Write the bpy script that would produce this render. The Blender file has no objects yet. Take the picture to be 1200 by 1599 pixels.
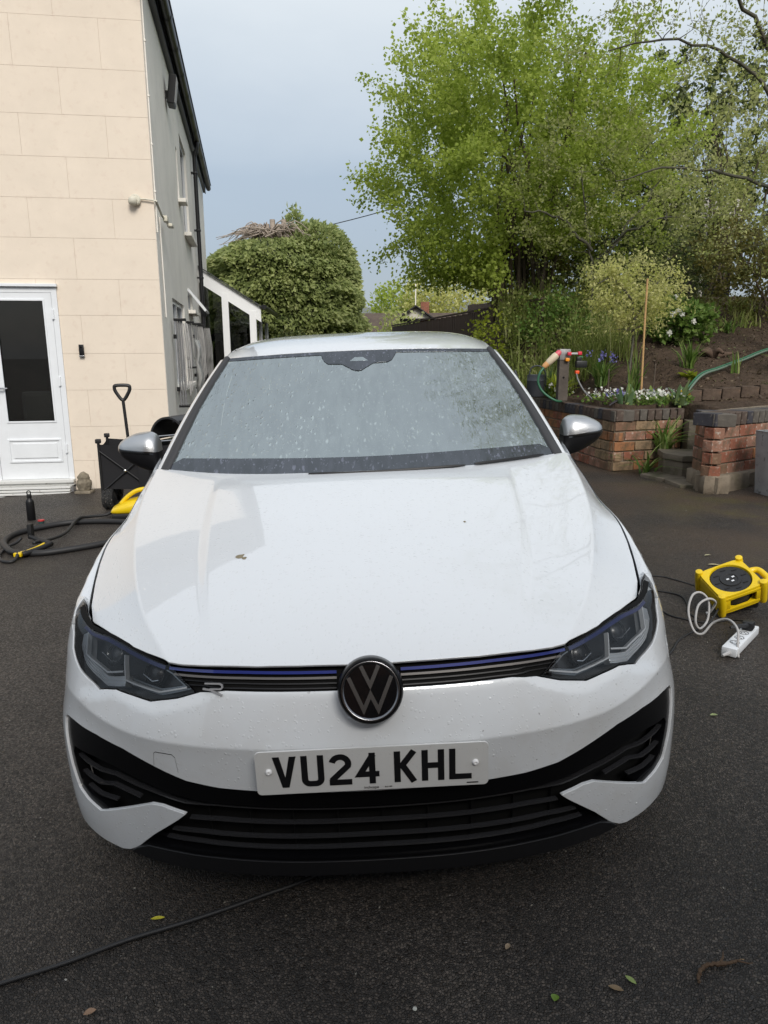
import bpy, bmesh, math, random
import numpy as np
from mathutils import Vector, Matrix, noise as mnoise
from mathutils.geometry import delaunay_2d_cdt, tessellate_polygon
random.seed(7); RNG=np.random.default_rng(7)
R=math.radians
sc=bpy.context.scene
COL=sc.collection
# ------------------------------------------------------------------ camera
CAM_H=1.37
def set_camera():
    p,r=R(12.7),R(.2)
    fwd=np.array([0,math.cos(p),-math.sin(p)]);ri=np.array([1.,0,0]);up=np.cross(ri,fwd)
    c,s=math.cos(r),math.sin(r);ri,up=c*ri-s*up,s*ri+c*up
    cd=bpy.data.cameras.new('camera');cd.sensor_fit='VERTICAL';cd.sensor_height=24;cd.lens=24*1113/1599
    cd.clip_start=.05;cd.clip_end=3000
    o=bpy.data.objects.new('camera',cd);COL.objects.link(o)
    m=np.eye(4);m[:3,0]=ri;m[:3,1]=up;m[:3,2]=-fwd;m[:3,3]=(0,0,CAM_H)
    o.matrix_world=Matrix(m.tolist());sc.camera=o
set_camera()
# ------------------------------------------------------------------ sky, sun, exposure
SUN_EL,SUN_AZ=37,163      # azimuth clockwise from +Y
def set_world():
    w=bpy.data.worlds.new('World');sc.world=w;w.use_nodes=True;nt=w.node_tree;n=nt.nodes;n.clear();L=nt.links.new
    out=n.new('ShaderNodeOutputWorld')
    sky=n.new('ShaderNodeTexSky');sky.sky_type='NISHITA';sky.sun_disc=False;sky.sun_elevation=R(SUN_EL);sky.sun_rotation=R(SUN_AZ)
    sky.air_density=1.0;sky.dust_density=3.0;sky.ozone_density=1.0
    b1=n.new('ShaderNodeBackground');b1.inputs[1].default_value=.03;L(sky.outputs[0],b1.inputs[0])
    tc=n.new('ShaderNodeTexCoord');sp=n.new('ShaderNodeSeparateXYZ');L(tc.outputs['Generated'],sp.inputs[0])
    nz=n.new('ShaderNodeTexNoise');nz.inputs['Scale'].default_value=2.2;nz.inputs['Detail'].default_value=5;nz.inputs['Roughness'].default_value=.55
    mp=n.new('ShaderNodeMapping');mp.inputs['Scale'].default_value=(1,1,2.6);L(tc.outputs['Generated'],mp.inputs[0]);L(mp.outputs[0],nz.inputs[0])
    ma=n.new('ShaderNodeMath');ma.operation='MULTIPLY_ADD';L(nz.outputs[0],ma.inputs[0]);ma.inputs[1].default_value=.14;L(sp.outputs[2],ma.inputs[2])
    mb=n.new('ShaderNodeMath');mb.operation='SUBTRACT';L(ma.outputs[0],mb.inputs[0]);mb.inputs[1].default_value=.07
    cr=n.new('ShaderNodeValToRGB');L(mb.outputs[0],cr.inputs[0]);e=cr.color_ramp.elements
    stops=[(0,(.345,.385,.435)),(.10,(.325,.375,.44)),(.22,(.375,.435,.50)),(.40,(.69,.73,.745)),(.70,(.72,.765,.82)),(1,(.70,.755,.82))]
    e[0].position,e[0].color=stops[0][0],(*stops[0][1],1);e[1].position,e[1].color=stops[-1][0],(*stops[-1][1],1)
    for p,c in stops[1:-1]:
        k=e.new(p);k.color=(*c,1)
    b2=n.new('ShaderNodeBackground');b2.inputs[1].default_value=.95;L(cr.outputs[0],b2.inputs[0])
    ad=n.new('ShaderNodeAddShader');L(b1.outputs[0],ad.inputs[0]);L(b2.outputs[0],ad.inputs[1]);L(ad.outputs[0],out.inputs[0])
    return w
set_world()
def set_sun():
    d=bpy.data.lights.new('sun','SUN');d.energy=2.4;d.angle=R(22);d.color=(1,.96,.9)
    o=bpy.data.objects.new('sun',d);COL.objects.link(o)
    el,az=R(SUN_EL),R(SUN_AZ);v=Vector((math.cos(el)*math.sin(az),math.cos(el)*math.cos(az),math.sin(el)))
    o.rotation_euler=v.to_track_quat('Z','Y').to_euler();o.location=v*50
set_sun()
vs=sc.view_settings;vs.view_transform='Standard';vs.look='None';vs.exposure=.12;vs.gamma=1;vs.use_curve_mapping=False
sc.cycles.max_bounces=8;sc.cycles.transparent_max_bounces=24;sc.cycles.caustics_reflective=False;sc.cycles.caustics_refractive=False
try: sc.cycles.use_denoising=True
except Exception: pass
# ------------------------------------------------------------------ object helpers
def tag(o,label=None,cat=None,group=None,kind=None):
    if label:o['label']=label
    if cat:o['category']=cat
    if group:o['group']=group
    if kind:o['kind']=kind
    return o
def empty(name,loc=(0,0,0),rz=0,label=None,cat=None,group=None):
    o=bpy.data.objects.new(name,None);COL.objects.link(o);o.location=loc;o.rotation_euler=(0,0,rz);o.empty_display_size=.1
    return tag(o,label,cat,group)
def link(name,me,parent=None):
    o=bpy.data.objects.new(name,me);COL.objects.link(o)
    if parent is not None:o.parent=parent
    return o
def copy_tree(o,parent=None):
    c=o.copy();COL.objects.link(c);c.parent=parent
    for ch in list(o.children):copy_tree(ch,c)
    return c
def mesh_of(name,V,Fc,mat,smooth=True,angle=40,uv=None):
    me=bpy.data.meshes.new(name);me.from_pydata([tuple(map(float,v)) for v in V],[],[tuple(f) for f in Fc]);me.validate()
    if isinstance(mat,(list,tuple)):
        for m in mat:me.materials.append(m)
    else:me.materials.append(mat)
    if smooth:
        me.polygons.foreach_set('use_smooth',[True]*len(me.polygons))
        if angle<179:me.set_sharp_from_angle(angle=R(angle))
    me.update();return me
class MB:
    """collects shapes; build() links them as one mesh object"""
    def __init__(s):s.v=[];s.f=[];s.mi=[];s.m=0
    def add(s,V,Fc,mtx=None):
        b=len(s.v);V=np.asarray(V,float).reshape(-1,3)
        if mtx is not None:
            m=np.array(mtx);V=V@m[:3,:3].T+m[:3,3]
        s.v+=V.tolist();s.f+=[tuple(i+b for i in f) for f in Fc];s.mi+=[s.m]*len(Fc);return s
    def box(s,c,d,bev=0.,mtx=None,rz=0):
        """c centre, d full size, bev chamfer"""
        bm=bmesh.new();bmesh.ops.create_cube(bm,size=1)
        for v in bm.verts:v.co=Vector((v.co.x*d[0],v.co.y*d[1],v.co.z*d[2]))
        if bev>0:bmesh.ops.bevel(bm,geom=bm.edges[:],offset=bev,segments=2,profile=.6,affect='EDGES')
        m=Matrix.Translation(c)@Matrix.Rotation(rz,4,'Z')
        if mtx is not None:m=Matrix(mtx)@m
        s.bm(bm,m);return s
    def bm(s,bm,m=None):
        bm.verts.index_update();V=[(m@v.co if m is not None else v.co)[:] for v in bm.verts];Fc=[[v.index for v in f.verts] for f in bm.faces];bm.free();s.add(V,Fc);return s
    def tube(s,P,r,n=10,cap=True,closed=False):
        P=[Vector(p) for p in P];k=len(P);rr=r if hasattr(r,'__len__') else [r]*k
        T=[]
        for i in range(k):
            a=P[i-1] if (i>0 or closed) else P[i];b=P[(i+1)%k] if (i<k-1 or closed) else P[i]
            d=(b-a);T.append(d.normalized() if d.length>1e-9 else Vector((0,0,1)))
        up=Vector((0,0,1)) if abs(T[0].z)<.9 else Vector((1,0,0));nv=T[0].cross(up).normalized();V=[]
        for i in range(k):
            nv=(nv-T[i]*nv.dot(T[i])).normalized();bv=T[i].cross(nv)
            for j in range(n):
                a=2*math.pi*j/n;V.append(P[i]+(nv*math.cos(a)+bv*math.sin(a))*rr[i])
        Fc=[]
        for i in range(k if closed else k-1):
            i2=(i+1)%k
            for j in range(n):Fc.append((i*n+j,i*n+(j+1)%n,i2*n+(j+1)%n,i2*n+j))
        if cap and not closed:Fc.append(tuple(range(n))[::-1]);Fc.append(tuple((k-1)*n+j for j in range(n)))
        s.add([v[:] for v in V],Fc);return s
    def lathe(s,prof,n=24,mtx=None,cap=True):
        """prof: (r,z) list about Z"""
        V=[];Fc=[]
        for r_,z in prof:
            for j in range(n):a=2*math.pi*j/n;V.append((r_*math.cos(a),r_*math.sin(a),z))
        for i in range(len(prof)-1):
            for j in range(n):Fc.append((i*n+j,i*n+(j+1)%n,(i+1)*n+(j+1)%n,(i+1)*n+j))
        if cap:
            Fc.append(tuple(range(n))[::-1]);Fc.append(tuple((len(prof)-1)*n+j for j in range(n)))
        s.add(V,Fc,mtx);return s
    def prism(s,poly,h,mtx=None,bev=0):
        """polygon in XY extruded 0..h along Z"""
        bm=bmesh.new();vs_=[bm.verts.new((x,y,0)) for x,y in poly];f=bm.faces.new(vs_);r_=bmesh.ops.extrude_face_region(bm,geom=[f])
        bmesh.ops.translate(bm,vec=(0,0,h),verts=[g for g in r_['geom'] if isinstance(g,bmesh.types.BMVert)])
        bmesh.ops.recalc_face_normals(bm,faces=bm.faces[:])
        if bev>0:bmesh.ops.bevel(bm,geom=bm.edges[:],offset=bev,segments=2,profile=.6,affect='EDGES')
        s.bm(bm,Matrix(mtx) if mtx is not None else None);return s
    def grid(s,G,flip=False,cu=False,cv=False):
        G=np.asarray(G);a,b=G.shape[:2];Fc=[]
        for i in range(a if cu else a-1):
            for j in range(b if cv else b-1):
                q=(i*b+j,((i+1)%a)*b+j,((i+1)%a)*b+(j+1)%b,i*b+(j+1)%b);Fc.append(q[::-1] if flip else q)
        s.add(G.reshape(-1,3),Fc);return s
    def build(s,name,mat,parent=None,smooth=True,angle=40):
        me=mesh_of(name,s.v,s.f,mat,smooth,angle)
        if isinstance(mat,(list,tuple)) and len(me.polygons)==len(s.mi):me.polygons.foreach_set('material_index',s.mi)
        return link(name,me,parent)
def spline(P,n=8,closed=False):
    """Catmull-Rom through points"""
    P=np.asarray(P,float);k=len(P);out=[]
    for i in range(k if closed else k-1):
        p1,p2=P[i],P[(i+1)%k];p0=P[i-1] if (i>0 or closed) else 2*p1-p2;p3=P[(i+2)%k] if (i<k-2 or closed) else 2*p2-p1
        for t in np.linspace(0,1,n,endpoint=False):
            out.append(.5*((2*p1)+(p2-p0)*t+(2*p0-5*p1+4*p2-p3)*t*t+(3*p1-p0-3*p2+p3)*t**3))
    if not closed:out.append(P[-1])
    return np.array(out)
# ------------------------------------------------------------------ materials
MATS={}
def _n(nt,t,**k):
    n=nt.nodes.new(t)
    for a,b in k.items():setattr(n,a,b)
    return n
def mat(name,col=(.5,.5,.5),rough=.5,metal=0,spec=.5,coat=0,coat_rough=.05,bump=None,var=None,var2=None,trans=0,ior=1.45,emit=None,rvar=None,alpha=1,coords='Object',sss=0):
    """procedural principled: bump=(scale,strength,detail,dist), var=(scale,amount) colour value noise, var2=(scale,colour2,lo,hi) noise mix to a second colour"""
    m=bpy.data.materials.new(name);m.use_nodes=True;nt=m.node_tree;L=nt.links.new;b=nt.nodes['Principled BSDF']
    b.inputs['Base Color'].default_value=(*col,1);b.inputs['Roughness'].default_value=rough;b.inputs['Metallic'].default_value=metal
    b.inputs['Specular IOR Level'].default_value=spec;b.inputs['Coat Weight'].default_value=coat;b.inputs['Coat Roughness'].default_value=coat_rough
    b.inputs['Transmission Weight'].default_value=trans;b.inputs['IOR'].default_value=ior;b.inputs['Alpha'].default_value=alpha
    tc=_n(nt,'ShaderNodeTexCoord');C=tc.outputs[coords]
    src=None
    if var:
        nz=_n(nt,'ShaderNodeTexNoise');nz.inputs['Scale'].default_value=var[0];nz.inputs['Detail'].default_value=6;nz.inputs['Roughness'].default_value=.65;L(C,nz.inputs[0])
        mr=_n(nt,'ShaderNodeMapRange');L(nz.outputs[0],mr.inputs[0]);mr.inputs[1].default_value=.25;mr.inputs[2].default_value=.75;mr.inputs[3].default_value=1-var[1];mr.inputs[4].default_value=1+var[1]
        mx=_n(nt,'ShaderNodeMix',data_type='RGBA',blend_type='MULTIPLY');mx.inputs[0].default_value=1;mx.inputs[6].default_value=(*col,1);L(mr.outputs[0],mx.inputs[7]);src=mx.outputs[2]
    if var2:
        for vv in (var2 if isinstance(var2[0],(list,tuple)) else [var2]):
            nz=_n(nt,'ShaderNodeTexNoise');nz.inputs['Scale'].default_value=vv[0];nz.inputs['Detail'].default_value=7;nz.inputs['Roughness'].default_value=.6;L(C,nz.inputs[0])
            mr=_n(nt,'ShaderNodeMapRange');L(nz.outputs[0],mr.inputs[0]);mr.inputs[1].default_value=vv[2];mr.inputs[2].default_value=vv[3]
            mx=_n(nt,'ShaderNodeMix',data_type='RGBA');L(mr.outputs[0],mx.inputs[0])
            if src:L(src,mx.inputs[6])
            else:mx.inputs[6].default_value=(*col,1)
            mx.inputs[7].default_value=(*vv[1],1);src=mx.outputs[2]
    if src:L(src,b.inputs['Base Color'])
    if rvar:
        nz=_n(nt,'ShaderNodeTexNoise');nz.inputs['Scale'].default_value=rvar[0];nz.inputs['Detail'].default_value=5;L(C,nz.inputs[0])
        mr=_n(nt,'ShaderNodeMapRange');L(nz.outputs[0],mr.inputs[0]);mr.inputs[1].default_value=.3;mr.inputs[2].default_value=.7;mr.inputs[3].default_value=rvar[1];mr.inputs[4].default_value=rvar[2];L(mr.outputs[0],b.inputs['Roughness'])
    if bump:
        nz=_n(nt,'ShaderNodeTexNoise');nz.inputs['Scale'].default_value=bump[0];nz.inputs['Detail'].default_value=bump[2] if len(bump)>2 else 4;L(C,nz.inputs[0])
        bp=_n(nt,'ShaderNodeBump');bp.inputs['Strength'].default_value=bump[1];bp.inputs['Distance'].default_value=bump[3] if len(bump)>3 else .01;L(nz.outputs[0],bp.inputs['Height']);L(bp.outputs[0],b.inputs['Normal'])
    if emit:b.inputs['Emission Color'].default_value=(*emit[0],1);b.inputs['Emission Strength'].default_value=emit[1]
    MATS[name]=m;return m
def gz(x,y=0):
    """height of the drive: it rises gently to the right"""
    return .0336*(np.clip(x,-9,5)+.0123)
# ------------------------------------------------------------------ ground
def asphalt():
    m=bpy.data.materials.new('asphalt');m.use_nodes=True;nt=m.node_tree;L=nt.links.new;b=nt.nodes['Principled BSDF']
    tc=_n(nt,'ShaderNodeTexCoord');C=tc.outputs['Object']
    vo=_n(nt,'ShaderNodeTexVoronoi');vo.inputs['Scale'].default_value=150;L(C,vo.inputs['Vector'])
    n1=_n(nt,'ShaderNodeTexNoise');n1.inputs['Scale'].default_value=1.1;n1.inputs['Detail'].default_value=8;n1.inputs['Roughness'].default_value=.62;L(C,n1.inputs[0])
    n2=_n(nt,'ShaderNodeTexNoise');n2.inputs['Scale'].default_value=260;n2.inputs['Detail'].default_value=5;L(C,n2.inputs[0])
    c1=_n(nt,'ShaderNodeValToRGB');L(n1.outputs[0],c1.inputs[0]);c1.color_ramp.elements[0].position=.34;c1.color_ramp.elements[0].color=(.021,.0165,.013,1);c1.color_ramp.elements[1].position=.68;c1.color_ramp.elements[1].color=(.063,.052,.043,1)
    ve=_n(nt,'ShaderNodeTexVoronoi',feature='DISTANCE_TO_EDGE');ve.inputs['Scale'].default_value=150;L(C,ve.inputs['Vector'])
    em=_n(nt,'ShaderNodeMapRange',interpolation_type='SMOOTHSTEP');L(ve.outputs['Distance'],em.inputs[0]);em.inputs[1].default_value=.02;em.inputs[2].default_value=.22
    sp=_n(nt,'ShaderNodeSeparateColor');L(vo.outputs['Color'],sp.inputs[0]);pw=_n(nt,'ShaderNodeMath',operation='POWER');L(sp.outputs[0],pw.inputs[0]);pw.inputs[1].default_value=1.8
    mr=_n(nt,'ShaderNodeMapRange');L(pw.outputs[0],mr.inputs[0]);mr.inputs[3].default_value=.55;mr.inputs[4].default_value=2.3
    me_=_n(nt,'ShaderNodeMapRange');L(em.outputs[0],me_.inputs[0]);me_.inputs[3].default_value=.38;me_.inputs[4].default_value=1
    mq=_n(nt,'ShaderNodeMath',operation='MULTIPLY');L(mr.outputs[0],mq.inputs[0]);L(me_.outputs[0],mq.inputs[1])
    mx=_n(nt,'ShaderNodeMix',data_type='RGBA',blend_type='MULTIPLY');mx.inputs[0].default_value=1;L(c1.outputs[0],mx.inputs[6]);L(mq.outputs[0],mx.inputs[7])
    # moss and mud stains
    n3=_n(nt,'ShaderNodeTexNoise');n3.inputs['Scale'].default_value=.55;n3.inputs['Detail'].default_value=7;n3.inputs['Roughness'].default_value=.7;L(C,n3.inputs[0])
    m3=_n(nt,'ShaderNodeMapRange');L(n3.outputs[0],m3.inputs[0]);m3.inputs[1].default_value=.56;m3.inputs[2].default_value=.78;m3.inputs[4].default_value=.6
    mz=_n(nt,'ShaderNodeMix',data_type='RGBA');L(m3.outputs[0],mz.inputs[0]);L(mx.outputs[2],mz.inputs[6]);mz.inputs[7].default_value=(.050,.040,.018,1);sx=_n(nt,'ShaderNodeSeparateXYZ');L(C,sx.inputs[0]);mx2=_n(nt,'ShaderNodeMapRange');L(sx.outputs[0],mx2.inputs[0]);mx2.inputs[1].default_value=1.3;mx2.inputs[2].default_value=2.8
    n4=_n(nt,'ShaderNodeTexNoise');n4.inputs['Scale'].default_value=1.6;n4.inputs['Detail'].default_value=6;L(C,n4.inputs[0]);m4=_n(nt,'ShaderNodeMapRange');L(n4.outputs[0],m4.inputs[0]);m4.inputs[1].default_value=.35;m4.inputs[2].default_value=.6;m5=_n(nt,'ShaderNodeMath',operation='MULTIPLY');L(mx2.outputs[0],m5.inputs[0]);L(m4.outputs[0],m5.inputs[1])
    mw=_n(nt,'ShaderNodeMix',data_type='RGBA');L(m5.outputs[0],mw.inputs[0]);L(mz.outputs[2],mw.inputs[6]);mw.inputs[7].default_value=(.068,.045,.028,1);mm=_n(nt,'ShaderNodeMapRange');L(sx.outputs[0],mm.inputs[0]);mm.inputs[1].default_value=2.2;mm.inputs[2].default_value=3.1;n5=_n(nt,'ShaderNodeTexNoise');n5.inputs['Scale'].default_value=1.3;n5.inputs['Detail'].default_value=8;n5.inputs['Roughness'].default_value=.7;mp5=_n(nt,'ShaderNodeMapping');mp5.inputs['Location'].default_value=(3.3,1.7,0);L(C,mp5.inputs[0]);L(mp5.outputs[0],n5.inputs[0]);m6=_n(nt,'ShaderNodeMapRange');L(n5.outputs[0],m6.inputs[0]);m6.inputs[1].default_value=.50;m6.inputs[2].default_value=.66
    m7=_n(nt,'ShaderNodeMath',operation='MULTIPLY');L(mm.outputs[0],m7.inputs[0]);L(m6.outputs[0],m7.inputs[1]);mo=_n(nt,'ShaderNodeMix',data_type='RGBA');L(m7.outputs[0],mo.inputs[0]);L(mw.outputs[2],mo.inputs[6]);mo.inputs[7].default_value=(.085,.075,.014,1);L(mo.outputs[2],b.inputs['Base Color'])
    rr=_n(nt,'ShaderNodeMapRange');L(sp.outputs[1],rr.inputs[0]);rr.inputs[3].default_value=.30;rr.inputs[4].default_value=.85;L(rr.outputs[0],b.inputs['Roughness'])
    b.inputs['Specular IOR Level'].default_value=.45
    ad=_n(nt,'ShaderNodeMath',operation='MULTIPLY_ADD');L(sp.outputs[2],ad.inputs[0]);ad.inputs[1].default_value=.8;L(em.outputs[0],ad.inputs[2])
    ad2=_n(nt,'ShaderNodeMath',operation='MULTIPLY_ADD');L(n2.outputs[0],ad2.inputs[0]);ad2.inputs[1].default_value=.5;L(ad.outputs[0],ad2.inputs[2]);ad=ad2
    bp=_n(nt,'ShaderNodeBump');bp.inputs['Strength'].default_value=.75;bp.inputs['Distance'].default_value=.0035;L(ad.outputs[0],bp.inputs['Height']);L(bp.outputs[0],b.inputs['Normal'])
    return m
def build_ground():
    xs=np.concatenate([[-400,-60,-20],np.linspace(-9,5,29),[20,60,400]]);ys=np.concatenate([[-200,-30],np.linspace(-6,20,27),[40,120,900]])
    G=np.array([[(x,y,float(gz(x))) for y in ys] for x in xs]);mb=MB();mb.grid(G,flip=True);o=mb.build('drive',asphalt(),angle=179);tag(o,kind='structure')
build_ground()
# ------------------------------------------------------------------ car materials
def wet_mat(name,col,rough=.35,coat=1.0,coat_rough=.025,metal=0,drop=110,dstr=1.1,dirt=True,cut=(.12,.30),cover=(.25,.30,.52)):
    """paint with standing rain drops: voronoi cells of random size raised as beads"""
    m=bpy.data.materials.new(name);m.use_nodes=True;nt=m.node_tree;L=nt.links.new;b=nt.nodes['Principled BSDF']
    b.inputs['Roughness'].default_value=rough;b.inputs['Metallic'].default_value=metal;b.inputs['Coat Weight'].default_value=coat;b.inputs['Coat Roughness'].default_value=coat_rough;b.inputs['Coat IOR'].default_value=1.65
    tc=_n(nt,'ShaderNodeTexCoord');C=tc.outputs['Object']
    nd=_n(nt,'ShaderNodeTexNoise');nd.inputs['Scale'].default_value=60;nd.inputs['Detail'].default_value=2;L(C,nd.inputs[0])
    va=_n(nt,'ShaderNodeVectorMath',operation='MULTIPLY_ADD');L(nd.outputs['Color'],va.inputs[0]);va.inputs[1].default_value=(.010,.010,.010);L(C,va.inputs[2])
    hs=[]
    for sca,th in ((drop,.40),(drop*.45,.24)):
        vo=_n(nt,'ShaderNodeTexVoronoi');vo.inputs['Scale'].default_value=sca;vo.inputs['Randomness'].default_value=1;L(va.outputs[0],vo.inputs['Vector'])
        sp=_n(nt,'ShaderNodeSeparateColor');L(vo.outputs['Color'],sp.inputs[0])
        rad=_n(nt,'ShaderNodeMapRange');L(sp.outputs[0],rad.inputs[0]);rad.inputs[1].default_value=cover[0] if sca==drop else .62;rad.inputs[2].default_value=1;rad.inputs[3].default_value=.0;rad.inputs[4].default_value=th
        df=_n(nt,'ShaderNodeMath',operation='SUBTRACT');L(rad.outputs[0],df.inputs[0]);L(vo.outputs['Distance'],df.inputs[1])
        mr=_n(nt,'ShaderNodeMapRange',interpolation_type='SMOOTHSTEP');L(df.outputs[0],mr.inputs[0]);mr.inputs[1].default_value=0;mr.inputs[2].default_value=.12;hs.append(mr.outputs[0])
    # patches: drops gather in places
    pn=_n(nt,'ShaderNodeTexNoise');pn.inputs['Scale'].default_value=4.5;pn.inputs['Detail'].default_value=4;L(C,pn.inputs[0])
    pm=_n(nt,'ShaderNodeMapRange');L(pn.outputs[0],pm.inputs[0]);pm.inputs[1].default_value=cover[1];pm.inputs[2].default_value=cover[2];pm.inputs[3].default_value=.15
    mx=_n(nt,'ShaderNodeMath',operation='MAXIMUM');L(hs[0],mx.inputs[0]);L(hs[1],mx.inputs[1])
    mm=_n(nt,'ShaderNodeMath',operation='MULTIPLY');L(mx.outputs[0],mm.inputs[0]);L(pm.outputs[0],mm.inputs[1])
    bp=_n(nt,'ShaderNodeBump');bp.inputs['Strength'].default_value=dstr;bp.inputs['Distance'].default_value=.004;L(mm.outputs[0],bp.inputs['Height'])
    L(bp.outputs[0],b.inputs['Coat Normal']);
    bp2=_n(nt,'ShaderNodeBump');bp2.inputs['Strength'].default_value=dstr*.18;bp2.inputs['Distance'].default_value=.004;L(mm.outputs[0],bp2.inputs['Height']);L(bp2.outputs[0],b.inputs['Normal'])
    b.inputs['Base Color'].default_value=(*col,1)
    if dirt:
        vo=_n(nt,'ShaderNodeTexVoronoi');vo.inputs['Scale'].default_value=38;L(va.outputs[0],vo.inputs['Vector'])
        sp=_n(nt,'ShaderNodeSeparateColor');L(vo.outputs['Color'],sp.inputs[0])
        th=_n(nt,'ShaderNodeMapRange');L(sp.outputs[1],th.inputs[0]);th.inputs[1].default_value=.80;th.inputs[2].default_value=1;th.inputs[3].default_value=0;th.inputs[4].default_value=.16
        lt=_n(nt,'ShaderNodeMath',operation='SUBTRACT');L(th.outputs[0],lt.inputs[0]);L(vo.outputs['Distance'],lt.inputs[1])
        mr=_n(nt,'ShaderNodeMapRange');L(lt.outputs[0],mr.inputs[0]);mr.inputs[1].default_value=0;mr.inputs[2].default_value=.05
        # speckles mostly low on the car
        sx=_n(nt,'ShaderNodeSeparateXYZ');L(C,sx.inputs[0]);zr=_n(nt,'ShaderNodeMapRange');L(sx.outputs[2],zr.inputs[0]);zr.inputs[1].default_value=.72;zr.inputs[2].default_value=.45;zr.inputs[3].default_value=.06;zr.inputs[4].default_value=.75
        m2=_n(nt,'ShaderNodeMath',operation='MULTIPLY');L(mr.outputs[0],m2.inputs[0]);L(zr.outputs[0],m2.inputs[1])
        gr=_n(nt,'ShaderNodeTexNoise');gr.inputs['Scale'].default_value=7;gr.inputs['Detail'].default_value=8;gr.inputs['Roughness'].default_value=.7;L(C,gr.inputs[0])
        g2=_n(nt,'ShaderNodeMapRange');L(gr.outputs[0],g2.inputs[0]);g2.inputs[1].default_value=.45;g2.inputs[2].default_value=.85;g2.inputs[3].default_value=0;g2.inputs[4].default_value=.5
        zg=_n(nt,'ShaderNodeMath',operation='MULTIPLY');L(g2.outputs[0],zg.inputs[0]);L(zr.outputs[0],zg.inputs[1])
        ca=_n(nt,'ShaderNodeMix',data_type='RGBA');ca.inputs[6].default_value=(*col,1);ca.inputs[7].default_value=(.42,.38,.32,1);L(zg.outputs[0],ca.inputs[0])
        cb=_n(nt,'ShaderNodeMix',data_type='RGBA');L(ca.outputs[2],cb.inputs[6]);cb.inputs[7].default_value=(.06,.045,.03,1);L(m2.outputs[0],cb.inputs[0]);L(cb.outputs[2],b.inputs['Base Color'])
    MATS[name]=m;return m
M_WHITE=wet_mat('white_paint',(.61,.63,.65),rough=.4)
M_SILVER=wet_mat('silver_paint',(.43,.44,.45),rough=.34,metal=.85,coat=.5,coat_rough=.22,drop=180,dirt=False)
M_GLOSSBLK=mat('gloss_black',(.0025,.0025,.003),.28,spec=.22,bump=(160,.06,2,.002))
M_SATBLK=mat('satin_black_plastic',(.007,.007,.008),.42,bump=(400,.12,2,.001),spec=.4)
M_SLAT=mat('slat_black',(.022,.022,.024),.25,spec=.9)
M_MATBLK=mat('matt_black',(.004,.004,.004),.8,spec=.2)
M_TRIM=mat('rubber_trim',(.030,.030,.032),.55,bump=(300,.15,2,.001))
M_BLUE=mat('blue_trim',(.016,.03,.20),.3,coat=.8)
M_BLUELAMP=mat('lamp_blue',(.012,.018,.085),.3,coat=.4)
M_CHROME=mat('satin_chrome',(.45,.45,.46),.25,metal=1)
M_RING=mat('badge_ring_grey',(.20,.20,.21),.22,metal=1)
M_DKSTRIP=mat('bronze_grey_strip',(.17,.16,.155),.45,metal=.5)
M_DKCHROME=mat('dark_chrome',(.16,.165,.17),.22,metal=1)
M_LAMPDARK=mat('lamp_bezel',(.005,.005,.006),.35,coat=.15)
M_LAMPSILV=mat('lamp_reflector',(.50,.53,.56),.3,metal=.6,bump=(60,.25,2,.004))
M_DRL=mat('light_guide',(.42,.44,.46),.3,coat=.4)
M_PLATE=mat('plate_white',(.55,.55,.54),.35,var2=(240,(.12,.10,.08),.66,.75),coat=.3)
M_INK=mat('plate_black',(.006,.006,.007),.35,coat=.3)
M_INTERIOR=mat('cabin_dark',(.012,.012,.013),.7)
M_TYRE=mat('tyre_rubber',(.014,.014,.014),.75,bump=(90,.3,3,.004))
M_RED=mat('tail_lamp_red',(.25,.01,.01),.15,coat=1)
def lens_mat():
    m=bpy.data.materials.new('clear_lens');m.use_nodes=True;nt=m.node_tree;L=nt.links.new;nt.nodes.clear()
    o=_n(nt,'ShaderNodeOutputMaterial');g=_n(nt,'ShaderNodeBsdfGlossy');g.inputs['Roughness'].default_value=.03;g.inputs['Color'].default_value=(.9,.9,.9,1)
    t=_n(nt,'ShaderNodeBsdfTransparent');t.inputs[0].default_value=(.94,.95,.96,1);fr=_n(nt,'ShaderNodeFresnel');fr.inputs[0].default_value=1.42
    tc=_n(nt,'ShaderNodeTexCoord');vo=_n(nt,'ShaderNodeTexVoronoi');vo.inputs['Scale'].default_value=230;L(tc.outputs['Object'],vo.inputs['Vector'])
    mr=_n(nt,'ShaderNodeMapRange');L(vo.outputs['Distance'],mr.inputs[0]);mr.inputs[1].default_value=.32;mr.inputs[2].default_value=.12
    bp=_n(nt,'ShaderNodeBump');bp.inputs['Strength'].default_value=.25;bp.inputs['Distance'].default_value=.001;L(mr.outputs[0],bp.inputs['Height']);L(bp.outputs[0],g.inputs['Normal'])
    mx=_n(nt,'ShaderNodeMixShader');L(fr.outputs[0],mx.inputs[0]);L(t.outputs[0],mx.inputs[1]);L(g.outputs[0],mx.inputs[2]);L(mx.outputs[0],o.inputs[0]);return m
M_LENS=lens_mat()
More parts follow.
